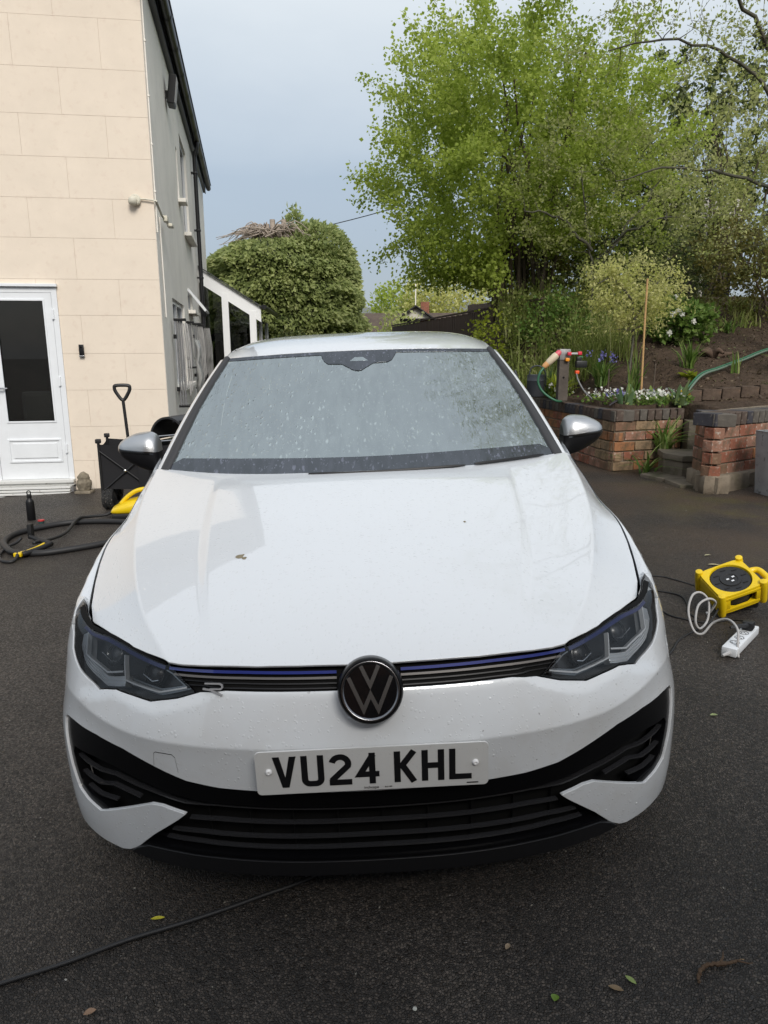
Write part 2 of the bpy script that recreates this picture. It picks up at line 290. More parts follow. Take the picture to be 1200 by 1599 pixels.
def glass_mat(name,tint,gl,df,col,drops,mist=True,rough=.05,bstr=.22):
    """car glass under rain: share gl mirror, share df scattering water film (col), the rest tinted see-through"""
    m=bpy.data.materials.new(name);m.use_nodes=True;nt=m.node_tree;L=nt.links.new;nt.nodes.clear();o=_n(nt,'ShaderNodeOutputMaterial')
    tr=_n(nt,'ShaderNodeBsdfTransparent');tr.inputs[0].default_value=(*tint,1);g=_n(nt,'ShaderNodeBsdfGlossy');g.inputs['Roughness'].default_value=rough;g.inputs[0].default_value=(.86,.93,.93,1)
    d=_n(nt,'ShaderNodeBsdfDiffuse');d.inputs[0].default_value=(*col,1)
    m1=_n(nt,'ShaderNodeMixShader');m1.inputs[0].default_value=df/max(1-gl,1e-3);L(tr.outputs[0],m1.inputs[1]);L(d.outputs[0],m1.inputs[2])
    m2=_n(nt,'ShaderNodeMixShader');m2.inputs[0].default_value=gl;L(m1.outputs[0],m2.inputs[1]);L(g.outputs[0],m2.inputs[2]);L(m2.outputs[0],o.inputs[0])
    if mist:
        tc=_n(nt,'ShaderNodeTexCoord');C=tc.outputs['Object']
        mp=_n(nt,'ShaderNodeMapping');mp.inputs['Scale'].default_value=(1,.40,.55);L(C,mp.inputs[0])
        nd=_n(nt,'ShaderNodeTexNoise');nd.inputs['Scale'].default_value=30;nd.inputs['Detail'].default_value=3;L(mp.outputs[0],nd.inputs[0])
        va=_n(nt,'ShaderNodeVectorMath',operation='MULTIPLY_ADD');L(nd.outputs['Color'],va.inputs[0]);va.inputs[1].default_value=(.030,.030,.030);L(mp.outputs[0],va.inputs[2])
        hs=[]
        for sc_,th,lo in ((drops,.46,.15),(drops*2.1,.44,.25)):
            vo=_n(nt,'ShaderNodeTexVoronoi');vo.inputs['Scale'].default_value=sc_;L(va.outputs[0],vo.inputs['Vector']);sp=_n(nt,'ShaderNodeSeparateColor');L(vo.outputs['Color'],sp.inputs[0])
            rad=_n(nt,'ShaderNodeMapRange');L(sp.outputs[0],rad.inputs[0]);rad.inputs[1].default_value=lo;rad.inputs[2].default_value=1;rad.inputs[3].default_value=.05;rad.inputs[4].default_value=th
            df_=_n(nt,'ShaderNodeMath',operation='SUBTRACT');L(rad.outputs[0],df_.inputs[0]);L(vo.outputs['Distance'],df_.inputs[1]);mr=_n(nt,'ShaderNodeMapRange',interpolation_type='SMOOTHSTEP');L(df_.outputs[0],mr.inputs[0]);mr.inputs[1].default_value=0;mr.inputs[2].default_value=.25;hs.append(mr.outputs[0])
        ad=_n(nt,'ShaderNodeMath',operation='MAXIMUM');L(hs[0],ad.inputs[0]);L(hs[1],ad.inputs[1])
        # runs: thin wandering vertical streaks
        ms=_n(nt,'ShaderNodeMapping');ms.inputs['Scale'].default_value=(1,.2,.28);L(C,ms.inputs[0]);ns=_n(nt,'ShaderNodeTexNoise');ns.inputs['Scale'].default_value=34;ns.inputs['Detail'].default_value=4;ns.inputs['Distortion'].default_value=.8;L(ms.outputs[0],ns.inputs[0])
        rs=_n(nt,'ShaderNodeMapRange');L(ns.outputs[0],rs.inputs[0]);rs.inputs[1].default_value=.38;rs.inputs[2].default_value=.62
        hsum=_n(nt,'ShaderNodeMath',operation='MULTIPLY_ADD');L(rs.outputs[0],hsum.inputs[0]);hsum.inputs[1].default_value=.22;L(ad.outputs[0],hsum.inputs[2])
        bp=_n(nt,'ShaderNodeBump');bp.inputs['Strength'].default_value=bstr;bp.inputs['Distance'].default_value=.003;L(hsum.outputs[0],bp.inputs['Height']);L(bp.outputs[0],g.inputs['Normal'])
        ng=_n(nt,'ShaderNodeTexNoise');ng.inputs['Scale'].default_value=2.6;ng.inputs['Detail'].default_value=4;L(C,ng.inputs[0])
        mg=_n(nt,'ShaderNodeMapRange');L(ng.outputs[0],mg.inputs[0]);mg.inputs[1].default_value=.3;mg.inputs[2].default_value=.7;mg.inputs[3].default_value=.75;mg.inputs[4].default_value=1.2
        mh=_n(nt,'ShaderNodeMapRange');L(hsum.outputs[0],mh.inputs[0]);mh.inputs[1].default_value=0;mh.inputs[2].default_value=1.2;mh.inputs[3].default_value=.35;mh.inputs[4].default_value=1.9
        mu=_n(nt,'ShaderNodeMath',operation='MULTIPLY');L(mg.outputs[0],mu.inputs[0]);L(mh.outputs[0],mu.inputs[1])
        cx=_n(nt,'ShaderNodeMix',data_type='RGBA',blend_type='MULTIPLY');cx.inputs[0].default_value=1;cx.inputs[6].default_value=(*col,1);L(mu.outputs[0],cx.inputs[7]);L(cx.outputs[2],d.inputs[0])
    MATS[name]=m;return m
M_SCREEN=glass_mat('wet_windscreen',(.46,.52,.51),.40,.19,(.33,.39,.385),70,rough=.02,bstr=.42)
M_FRIT=glass_mat('wet_black_frit',(.02,.02,.02),.12,.88,(.050,.052,.070),55)
M_SIDEGLASS=glass_mat('tinted_side_glass',(.10,.11,.11),.15,.55,(.008,.010,.010),90,mist=False)
# ------------------------------------------------------------------ car body surfaces
def pchip(xs,ys):
    xs=np.asarray(xs,float);ys=np.asarray(ys,float);h=np.diff(xs);dl=np.diff(ys)/h;n=len(xs);m=np.zeros(n)
    for i in range(1,n-1):
        if dl[i-1]*dl[i]>0:
            w1=2*h[i]+h[i-1];w2=h[i]+2*h[i-1];m[i]=(w1+w2)/(w1/dl[i-1]+w2/dl[i])
    m[0]=dl[0];m[-1]=dl[-1]
    def f(x):
        x=np.asarray(x,float);xc=np.clip(x,xs[0],xs[-1]);i=np.clip(np.searchsorted(xs,xc)-1,0,n-2);t=(xc-xs[i])/h[i]
        r=(2*t**3-3*t**2+1)*ys[i]+(t**3-2*t**2+t)*h[i]*m[i]+(-2*t**3+3*t**2)*ys[i+1]+(t**3-t**2)*h[i]*m[i+1]
        return r+np.where(x<xs[0],(x-xs[0])*m[0],0)+np.where(x>xs[-1],(x-xs[-1])*m[-1],0)
    return f
def sstep(a,b,x):
    t=np.clip((np.asarray(x,float)-a)/(b-a),0,1);return t*t*(3-2*t)
# plan curve of the body perimeter, front centre -> rear centre
_pl=np.array([(0,0),(.1,.002),(.2,.008),(.35,.030),(.46,.060),(.55,.100),(.62,.145),(.682,.195),(.748,.265),(.805,.345),(.848,.44),(.873,.54),(.886,.66),(.8945,.87),(.8945,1.2),(.8945,2.6),(.890,3.2),(.878,3.6),(.845,3.95),(.78,4.16),(.66,4.245),(.4,4.28),(0,4.29)])
def _dense():
    t=np.arange(len(_pl));d=np.linspace(0,len(_pl)-1,3000)
    c=np.concatenate([[0],np.cumsum(np.hypot(*np.diff(_pl,axis=0).T))])
    fx=pchip(c,_pl[:,0]);fy=pchip(c,_pl[:,1]);s=np.linspace(0,c[-1],4000);x,y=fx(s),fy(s)
    k=np.ones(41)/41
    # light smoothing, keep ends symmetric
    xe=np.concatenate([-x[1:61][::-1],x,-x[-61:-1][::-1]]);ye=np.concatenate([y[1:61][::-1],y,y[-61:-1][::-1]])
    for _ in range(2): xe=np.convolve(xe,k,'same');ye=np.convolve(ye,k,'same')
    x,y=xe[60:-60],ye[60:-60]; y=y-y[0];x[0]=0
    s=np.concatenate([[0],np.cumsum(np.hypot(np.diff(x),np.diff(y)))])
    tx,ty=np.gradient(x,s),np.gradient(y,s);l=np.hypot(tx,ty)
    return s,x,y,ty/l,-tx/l      # outward normal (nx,ny)
PS,PX,PY,PNX,PNY=_dense()
SMAX=PS[-1]
def ZC(s): return .507+.025*sstep(.55,.85,np.abs(s))
_fl=pchip([.05,.2,.3,.4,.5,.56,.6,.7,.8,.95],[.052,.056,.051,.040,.014,.0,-.008,-.030,-.045,-.05])
_zs=pchip([.6,.75,.87,1.0,1.15,1.4,1.55,1.7,1.85,2.2,6],[.74,.705,.690,.695,.725,.781,.802,.828,.862,.925,.94])
def inset(s,z):
    s=np.abs(s);z=np.asarray(z,float);t=z-ZC(s);r=.004
    tu=np.where(t>r,t-r/2*0,np.where(t<-r,0,(t+r)**2/(4*r)))
    td=np.where(-t>r,-t,np.where(-t<-r,0,(-t+r)**2/(4*r)))
    front=.279*tu+.60*tu**2*(t>-r)+.0105*(1-np.exp(-td/.07))+.16*td**2
    ledge=.008*sstep(-.018,.018,z-zled(s))*(1-sstep(.78,.86,s))
    front=front+ledge
    zz=z-.60
    side=np.where(zz>0,.9*zz**2,.05*-zz+.10*zz**2)+.006*sstep(.012,-.012,np.abs(z-.50)-.0)*0
    w=sstep(.70,1.08,s)
    bump=sstep(.55,.90,s)*sstep(1.55,1.0,s)
    flare=bump*(_fl(z))
    sh=np.maximum(0,z-_zs(s)+.01);sh=np.where(sh<.02,sh**2/.04,sh-.01)
    return (1-w)*front+w*side-flare+1.6*sh*sstep(.6,.85,s)
_zl=pchip([0,.36,.40,.47,.53,.60,.66,.74,.85,1.0],[.632,.632,.612,.590,.577,.582,.588,.565,.54,.52])
def zled(s): return _zl(s)
def F(s,z,off=0.0):
    """body perimeter surface; off = offset outwards"""
    s=np.asarray(s,float);sg=np.where(s<0,-1.,1.);a=np.abs(s)
    d=inset(a,z)-off
    x=np.interp(a,PS,PX)-np.interp(a,PS,PNX)*d;y=np.interp(a,PS,PY)-np.interp(a,PS,PNY)*d
    return np.stack([sg*x,y,np.asarray(z,float)+0*x],-1)
# bonnet
_hz=pchip([.03,.05,.065,.085,.12,.2,.3,.45,.6,.8,1.0,1.1,1.3],[.655,.672,.683,.696,.7165,.752,.786,.827,.860,.902,.940,.957,.988])
_xk=pchip([.0,.12,.28,.5,.76,.95,1.1,1.28],[.40,.470,.563,.648,.720,.757,.776,.79])
_xk2=pchip([.1,.217,.425,.72,1.1,1.2],[.37,.397,.442,.488,.522,.53])
_mk=pchip([.05,.2,.5,.8,1.05,1.25],[.36,.40,.44,.42,.28,.2])
_cr=pchip([.1,.5,1.1],[.13,.11,.06])
def Hd(x,y):
    x=np.abs(np.asarray(x,float));y=np.asarray(y,float)
    xk=_xk(y);r=.0035;t=x-xk
    tu=np.where(t>r,t,np.where(t<-r,0,(t+r)**2/(4*r)))
    k2=.009*sstep(.018,-.018,x-_xk2(y))*sstep(.1,.35,y)*sstep(1.12,.95,y)
    mk=_mk(y);return _hz(y)-_cr(y)*x**2-mk*(.55*tu+.062*(1-np.exp(-tu/.062)))-.5*tu**2-.70*sstep(.78,1.05,y)*sstep(1.40,1.22,y)*np.minimum(tu,.065)+k2
CARC=np.array([0,2.1,.45])
def surf_normals(fn,U,V,e=6e-4):
    a=fn(U+e,V)-fn(U-e,V);b=fn(U,V+e)-fn(U,V-e);n=np.cross(a,b);n/=np.maximum(np.linalg.norm(n,axis=1,keepdims=True),1e-12)
    P=fn(U,V);d=((P-CARC)*n).sum(1);n[d<0]*=-1
    return P,n
def inside(poly,P):
    x,y=P[:,0],P[:,1];r_=np.zeros(len(P),bool);n=len(poly)
    for i in range(n):
        x1,y1=poly[i];x2,y2=poly[(i+1)%n]
        if y1==y2:continue
        c=((y1>y)!=(y2>y))&(x<(x2-x1)*(y-y1)/(y2-y1)+x1);r_^=c
    return r_
def seg_dist(poly,P):
    d=np.full(len(P),9.)
    n=len(poly)
    for i in range(n):
        a=np.array(poly[i]);b=np.array(poly[(i+1)%n]);ab=b-a;L2=(ab**2).sum()
        if L2<1e-14:continue
        t=np.clip(((P-a)@ab)/L2,0,1);d=np.minimum(d,np.hypot(*(P-(a+t[:,None]*ab)).T))
    return d
def panel(name,outline,fn,material,parent,sp=.02,thick=.014,mirror=False,both=False,aspect=1.0,sgn=1,drop=.0015,extra=None):
    """a skin cut from the surface fn(u,v) by an outline in (u,v), with a turned-in edge.
    mirror: outline is the u>=0 half and is reflected into one piece; sgn=-1 builds the other hand"""
    ol=[tuple(p) for p in outline]
    if mirror:ol=ol+[(-u,v) for u,v in ol[::-1] if abs(u)>1e-6]
    pts=[]
    for i in range(len(ol)):
        a=np.array(ol[i]);b=np.array(ol[(i+1)%len(ol)]);n=max(1,int(np.ceil(np.hypot(*((b-a)*[1,aspect]))/sp)))
        for k in range(n):pts.append(a+(b-a)*k/n)
    pts=np.array(pts);A=(pts*[1,aspect])
    lo,hi=A.min(0),A.max(0);gx=np.arange(lo[0]+sp/2,hi[0],sp);gy=np.arange(lo[1]+sp/2,hi[1],sp)
    G=np.stack(np.meshgrid(gx,gy),-1).reshape(-1,2)
    if len(G):
        G=G[inside(A.tolist(),G)]
        if len(G):G=G[seg_dist(A.tolist(),G)>sp*.45]
    if extra is not None:
        E_=np.asarray(extra,float)*[1,aspect];E_=E_[inside(A.tolist(),E_)];E_=E_[seg_dist(A.tolist(),E_)>.003]
        key=set(map(tuple,np.round(E_/(sp*.5)).astype(int).tolist()));keep=[not any((i+a,j+b) in key for a in (-1,0,1) for b in (-1,0,1)) for i,j in np.round(G/(sp*.5)).astype(int).tolist()];G=np.vstack([G[np.array(keep,bool)],E_])
    nb=len(A);allp=np.vstack([A,G]) if len(G) else A
    res=delaunay_2d_cdt([Vector(p) for p in allp.tolist()],[],[list(range(nb))],1,1e-7)
    Vv=np.array([v[:] for v in res[0]]);T=[tuple(f) for f in res[2]]
    U,V=Vv[:,0],Vv[:,1]/aspect
    P,N=surf_normals(fn,U,V)
    # orient
    F2=[]
    for f in T:
        nn=np.cross(P[f[1]]-P[f[0]],P[f[2]]-P[f[0]]);F2.append(f if nn@N[f[0]]>0 else f[::-1])
    # boundary loop (original order) -> rim
    bu,bv=pts[:,0],pts[:,1];BP,BN=surf_normals(fn,bu,bv)
    ctr=BP
    ta=np.roll(BP,-1,0)-np.roll(BP,1,0);ta/=np.maximum(np.linalg.norm(ta,axis=1,keepdims=True),1e-9);out=np.cross(ta,BN)
    area=0.5*np.sum(A[:,0]*np.roll(A[:,1],-1)-np.roll(A[:,0],-1)*A[:,1])
    # decide outward sign with a test point
    mid=fn(np.array([bu[0]]),np.array([bv[0]]))[0]
    t2=np.roll(A,-1,0)-np.roll(A,1,0);o2=np.stack([t2[:,1],-t2[:,0]],1)*(1 if area>0 else -1);o2/=np.maximum(np.linalg.norm(o2,axis=1,keepdims=True),1e-9)
    e=1e-3;O3=fn(bu+o2[:,0]*e,bv+o2[:,1]*e/aspect)-BP;sg=np.sign((O3*out).sum(1));sg[sg==0]=1;out*=sg[:,None]
    r0=BP;r1=BP+out*drop-BN*drop*1.2;r2=BP+out*drop-BN*thick
    base=len(P);VV=np.vstack([P,r0,r1,r2]);n0=np.vstack([N,BN,out,out])
    for ring in (0,1):
        for i in range(nb):
            j=(i+1)%nb;a,b_,c,d=base+ring*nb+i,base+ring*nb+j,base+(ring+1)*nb+j,base+(ring+1)*nb+i
            nn=np.cross(VV[b_]-VV[a],VV[d]-VV[a]);F2.append((a,b_,c,d) if nn@out[i]+nn@BN[i]*.3>0 else (d,c,b_,a))
    if sgn<0:
        VV=VV*[-1,1,1];n0=n0*[-1,1,1];F2=[f[::-1] for f in F2]
    me=bpy.data.meshes.new(name);me.from_pydata(VV.tolist(),[],F2);me.materials.append(material)
    me.polygons.foreach_set('use_smooth',[True]*len(me.polygons));me.update()
    if len(me.vertices)==len(n0):me.normals_split_custom_set_from_vertices(n0.tolist())
    return link(name,me,parent)
def FN(s,z,off=0.):
    s=np.asarray(s,float);z=np.asarray(z,float)*np.ones_like(s);e=8e-4
    a=F(s+e,z)-F(s-e,z);b=F(s,z+e)-F(s,z-e);n=np.cross(a,b);n/=np.maximum(np.linalg.norm(n,axis=-1,keepdims=True),1e-9);P=F(s,z);d=((P-CARC)*n).sum(-1);n=np.where((d<0)[...,None],-n,n);return P+n*off
def offF(off):return lambda s,z:FN(s,z,off)
def Hs(x,y):return np.stack([np.asarray(x,float),np.asarray(y,float),Hd(x,y)],-1)
def ribbon(mb,P2,h,off,depth,fn=FN,sgn=1):
    """bar of height h swept along (s,z) points on the body surface, front face at off, going back depth"""
    P2=np.asarray(P2,float);s,z=P2[:,0],P2[:,1]
    rows=[fn(s,z-h/2,off),fn(s,z+h/2,off),fn(s,z+h/2,off-depth),fn(s,z-h/2,off-depth)]
    G=np.stack(rows,1)
    if sgn<0:G=G*[-1,1,1]
    mb.grid(G,cv=True,flip=sgn<0)
    n=len(P2)*4;b=len(mb.v)-n;mb.f+=[(b,b+1,b+2,b+3)[::sgn],(b+n-4,b+n-1,b+n-2,b+n-3)[::sgn]];mb.mi+=[mb.m]*2
def lerp_pts(pts,n=6):
    P=np.asarray(pts,float);o=[]
    for a,b in zip(P[:-1],P[1:]):o+=[a+(b-a)*t for t in np.linspace(0,1,n,endpoint=False)]
    return np.array(o+[P[-1]])
def stroke(pts,w,closed=False):
    """polyline -> ribbon polygon quads in 2D with mitred joints; returns verts(2d), quads"""
    P=np.asarray(pts,float);k=len(P);L_,R_=[],[]
    for i in range(k):
        a=P[i]-P[i-1] if (i>0 or closed) else P[1]-P[0];b=P[(i+1)%k]-P[i] if (i<k-1 or closed) else P[i]-P[i-1]
        a=a/np.hypot(*a);b=b/np.hypot(*b);na=np.array([-a[1],a[0]]);nb=np.array([-b[1],b[0]]);m=na+nb;m/=max(np.hypot(*m),1e-6);l=w/2/max(m@na,.35)
        L_.append(P[i]+m*l);R_.append(P[i]-m*l)
    V=np.vstack([L_,R_]);Q=[(i,(i+1)%k,k+(i+1)%k,k+i) for i in range(k if closed else k-1)]
    return V,Q
def stroke_solid(mb,pts,w,h,mtx,closed=False):
    V,Q=stroke(pts,w,closed);n=len(V);VV=np.vstack([np.c_[V,np.zeros(n)],np.c_[V,np.full(n,h)]])
    Fc=[tuple(i+n for i in q)[::-1] for q in Q]+[tuple(q) for q in Q]
    k=n//2
    for i in range(k if closed else k-1):
        j=(i+1)%k;Fc+=[(i,j,j+n,i+n),(k+j,k+i,k+i+n,k+j+n)]
    if not closed:Fc+=[(0,k,k+n,n),(k-1,k-1+n,2*k-1+n,2*k-1)]
    mb.add(VV,Fc,mtx)
def text_mesh(txt,size,mtx,mb,ext=.0006):
    c=bpy.data.curves.new('t','FONT');c.body=txt;c.size=size;c.extrude=ext;c.align_x='CENTER';c.align_y='CENTER';c.resolution_u=3
    o=bpy.data.objects.new('t',c);COL.objects.link(o);dg=bpy.context.evaluated_depsgraph_get();me=o.evaluated_get(dg).to_mesh()
    V=[v.co[:] for v in me.vertices];Fc=[tuple(p.vertices) for p in me.polygons];mb.add(V,Fc,mtx);o.to_mesh_clear() if False else None
    bpy.data.objects.remove(o);bpy.data.curves.remove(c)
s_of_y=lambda y:np.interp(y,PY,PS)
def arch(cy,R_,a0,a1,n=18,cz=.32):
    """wheel-arch edge as (s,z) points, angles from the front"""
    return [(float(s_of_y(cy-R_*math.cos(R(a)))),cz+R_*math.sin(R(a))) for a in np.linspace(a0,a1,n)]
def xs_shut(y):return pchip([.375,.386,.40,.48,.595,.70,.775,.87,1.0,1.15,1.30],[.729,.735,.744,.775,.803,.822,.830,.834,.832,.824,.806])(y)
CAR=empty('car')
CAR['label']='white hatchback car, wet with rain, facing the camera on the drive';CAR['category']='car'
a_=-R(1.927);b_=R(1.648);Ry=np.array([[math.cos(a_),0,math.sin(a_)],[0,1,0],[-math.sin(a_),0,math.cos(a_)]]);Rz=np.array([[math.cos(b_),-math.sin(b_),0],[math.sin(b_),math.cos(b_),0],[0,0,1]])
CM=np.eye(4);CM[:3,:3]=Ry@Rz;CM[:3,3]=(-.0123,1.4363,0)
CAR.matrix_world=Matrix(CM.tolist())
LAMP_LOW=[(.4215,.6175),(.466,.604),(.5445,.588),(.60,.591),(.669,.593),(.705,.586),(.740,.577),(.80,.586),(.857,.598),(.90,.611),(.94,.627),(.975,.660),(1.02,.688),(1.085,.7165)]
LAMP_TOP=[(1.085,.7165),(1.03,.712),(.96,.703),(.879,.693),(.78,.693),(.675,.689),(.59,.681),(.513,.671)]
def build_front():
    A=arch(.87,.36,42,-22,14)
    b=[(0,.626),(.2,.626),(.34,.626),(.405,.618)]+[(s,z-.0045) for s,z in LAMP_LOW[:12]]+[(1.02,.664),(1.12,.632)]+A+[(1.02,.188),(.95,.180),(.86,.162),(.775,.150),(.70,.145),(.674,.151),(.643,.168),(.58,.222),(.487,.291),(.463,.311),(.53,.3195),(.564,.316),(.64,.285),(.71,.258),(.751,.243),(.80,.258),(.838,.278),(.868,.33),(.885,.365),(.905,.405),(.915,.43),(.917,.447),(.905,.459),(.875,.465),(.84,.468),(.725,.468),(.628,.457),(.535,.433),(.445,.4085),(.36,.399),(.2,.394),(0,.392)]
    o=panel('front_bumper',b,F,M_WHITE,CAR,sp=.0085,thick=.009,mirror=True,extra=[(s,float(ZC(s))+dz) for s in np.linspace(-1.1,1.1,260) for dz in (-.0075,-.0038,0,.0038,.0075)])
    # tow eye cover line (raised rim of the little flap)
    tc=[(-.531,.436),(-.525,.470),(-.519,.4745),(-.472,.4755),(-.465,.468),(-.463,.428)]
    mb=MB();ribbon(mb,lerp_pts(tc,4),.0016,.0006,.002);mb.build('tow_cover_seam',M_TRIM,CAR)
    # intake
    panel('intake_backing',[(0,.49),(.9,.49),(.93,.3),(.8,.16),(.6,.14),(0,.15)],offF(-.055),M_MATBLK,CAR,sp=.05,thick=.01,mirror=True)
    panel('intake_frame',[(0,.400),(.36,.406),(.445,.4155),(.535,.440),(.628,.463),(.725,.474),(.84,.473),(.88,.470),(.92,.455),(.92,.43),(.890,.36),(.873,.33),(.842,.272),(.80,.252),(.751,.237),(.72,.25),(.742,.262),(.79,.272),(.825,.29),(.846,.34),(.860,.372),(.850,.392),(.75,.398),(.68,.392),(.6,.375),(.5,.358),(.40,.350),(.2,.347),(0,.347)],offF(-.0065),M_GLOSSBLK,CAR,sp=.02,thick=.03,mirror=True)
    for pts in ([(0,.335),(.2,.336),(.38,.337),(.47,.331),(.617,.344),(.69,.358),(.751,.354),(.855,.362)],[(.617,.311),(.703,.326),(.756,.313),(.85,.322)],[(.70,.281),(.766,.278),(.84,.289)]):
        for sg in ((1,) if pts[0][0]==0 else (1,-1)):
            P=lerp_pts(pts,6)
            if pts[0][0]==0:P=np.vstack([(P*[-1,1])[::-1][:-1],P])
            mb=MB();ribbon(mb,P,.0045,-.016,.012,sgn=sg);mb.build('intake_slat',M_SLAT,CAR,smooth=False)
    for z0,z1,e in ((.297,.289,.463),(.257,.243,.525),(.225,.214,.548)):
        P=lerp_pts([(0,z0),(e*.83,(z0+z1)/2+.002),(e,z1)],8);P=np.vstack([(P*[-1,1])[::-1][:-1],P])
        mb=MB();ribbon(mb,P,.0042,-.015,.012);mb.build('intake_slat',M_SLAT,CAR,smooth=False)
    for s0 in (-.42,-.31,-.2,-.09,.02,.13,.24,.35,.46):
        mb=MB();P=[(s0-.0015,.28),(s0+.0015,.28)];ribbon(mb,P,.13,-.040,.01);mb.build('intake_rib',M_MATBLK,CAR,smooth=False)
    panel('splitter',[(0,.204),(.39,.203),(.50,.199),(.595,.190),(.636,.172),(.66,.155),(.605,.151),(.523,.155),(.396,.163),(0,.167)],offF(.008),M_SATBLK,CAR,sp=.02,thick=.05,mirror=True)
    mb=MB();P=lerp_pts([(0,.209),(.39,.208),(.50,.204),(.60,.194)],6);P=np.vstack([(P*[-1,1])[::-1][:-1],P]);ribbon(mb,P,.006,.004,.03);mb.build('splitter_rail',M_GLOSSBLK,CAR,smooth=False)
    # upper grille strip
    panel('upper_grille',[(0,.620),(.42,.612),(.52,.672),(.47,.690),(0,.694)],offF(-.014),M_MATBLK,CAR,sp=.025,thick=.02,mirror=True)
    def sp_(pts,h,off,name,m,smooth=False):
        P=lerp_pts(pts,8)
        for sg in (1,-1):
            mb=MB();ribbon(mb,P,h,off,.014,sgn=sg);mb.build(name,m,CAR,smooth=smooth)
    sp_([(.075,.6625),(.3,.6635),(.505,.661)],.0062,-.003,'grille_light_strip',M_BLUE)
    sp_([(.075,.651),(.3,.6515),(.49,.6495)],.0046,-.005,'grille_chrome_strip',M_DKSTRIP)
    sp_([(.075,.676),(.3,.6765),(.49,.6745)],.0018,-.006,'grille_fin',M_DKCHROME)
    sp_([(.075,.6415),(.3,.642),(.47,.640)],.0022,-.007,'grille_fin',M_SATBLK)
    sp_([(.075,.633),(.3,.6335),(.45,.631)],.0022,-.007,'grille_fin',M_SATBLK)
build_front()
def lens_fn(s,z):return FN(s,z,-.003)
def build_lamp(sg):
    t=bpy.data.objects.new('headlight',None);COL.objects.link(t);t.parent=CAR
    ol=LAMP_LOW+LAMP_TOP[1:]
    panel('housing',[(s,z) for s,z in ol],offF(-.055),M_LAMPDARK,t,sp=.03,thick=.004,sgn=sg)
    mb=MB();G=np.stack([FN(np.array([p[0] for p in ol+ol[:1]]),np.array([p[1] for p in ol+ol[:1]]),o_) for o_ in (-.004,-.056)],1)
    mb.grid(G*[sg,1,1],flip=sg<0);mb.build('bezel',M_LAMPDARK,t)
    panel('lens',ol,lens_fn,M_LENS,t,sp=.02,thick=.002,sgn=sg)
    def sweep(pts,h,off,d,name,m):
        mb=MB();ribbon(mb,lerp_pts(pts,5),h,off,d,sgn=sg);mb.build(name,m,t,smooth=False)
    def loop(pts,w,off,d,name,m,closed=True):
        V,Q=stroke(lerp_pts(pts+(pts[:1] if closed else []),4)[:-1 if closed else None],w,closed);mb=MB()
        top=FN(V[:,0],V[:,1],off)*[sg,1,1];bot=FN(V[:,0],V[:,1],off-d)*[sg,1,1];n=len(V);k=n//2;Fc=[tuple(i for i in q) for q in Q]
        kk=k if closed else k-1
        for i in range(kk):
            j=(i+1)%k;Fc+=[(i,j,j+n,i+n),(k+j,k+i,k+i+n,k+j+n)]
        mb.add(np.vstack([top,bot]),Fc);mb.build(name,m,t,smooth=False)
    # stepped silver trays below each projector
    panel('reflector_tray',[(.905,.678),(.862,.622),(.745,.602),(.672,.618),(.668,.600),(.740,.583),(.80,.592),(.857,.605),(.90,.618),(.935,.636),(.945,.66)],offF(-.020),M_LAMPSILV,t,sp=.02,thick=.02,sgn=sg)
    panel('reflector_tray',[(.652,.619),(.535,.612),(.46,.628),(.44,.622),(.531,.598),(.60,.600),(.650,.604)],offF(-.024),M_DKCHROME,t,sp=.02,thick=.02,sgn=sg)
    for k_,(z0,) in enumerate(((.6,),(.606,),(.612,))):
        sweep([(.665,z0+.003),(.742,z0-.012+k_*.002),(.80,z0-.004),(.86,z0+.009),(.91,z0+.03)],.0016,-.017,.006,'reflector_step',M_DRL)
    # light guides and projector frames
    loop([(.900,.680),(.862,.630),(.742,.613),(.676,.628)],.0040,-.010,.012,'light_guide',M_DRL,closed=False)
    loop([(.690,.662),(.657,.612),(.531,.606),(.449,.6245)],.0036,-.010,.012,'light_guide',M_DRL,closed=False)
    loop([(.449,.6245),(.500,.650),(.52,.655)],.0028,-.012,.010,'frame_edge',M_DKCHROME,closed=False)
    for (cs,cz,wd) in ((.78,.652,.075),(.585,.640,.060)):
        c=FN(np.array([cs]),np.array([cz]),-.042)[0];n=c-FN(np.array([cs]),np.array([cz]),-.06)[0];n/=np.linalg.norm(n);c=c*[sg,1,1];n=n*[sg,1,1]
        q=Vector(n).to_track_quat('Z','Y').to_matrix().to_4x4();q.translation=Vector(c)
        mb=MB();mb.lathe([(.030,-.01),(.030,.004),(.026,.006),(.024,.002),(.020,.006),(.012,.010),(.0005,.0115)],20,q);mb.build('projector',M_LAMPDARK,t)
        mb=MB();mb.lathe([(.031,.003),(.033,.006),(.0315,.008),(.030,.006)],24,q,cap=False);mb.build('projector_ring',M_DKCHROME,t)
        pp=[(cs-wd*.5,cz-.012),(cs-wd*.15,cz-.017),(cs+wd*.5,cz-.006)]
        loop(pp,.0022,-.026,.006,'projector_edge',M_CHROME,closed=False)
    loop([(.515,.6695),(.59,.6795),(.675,.6875),(.78,.6912),(.879,.6912),(.96,.700),(1.03,.7085)],.0065,.0012,.006,'top_trim',M_MATBLK,closed=False)
    # blue signature strip under the top edge
    loop([(.520,.6600),(.60,.6685),(.68,.675),(.78,.679),(.87,.680),(.92,.686)],.0085,-.006,.010,'blue_strip',M_BLUELAMP,closed=False)
    return t
for sg in (1,-1):build_lamp(sg)
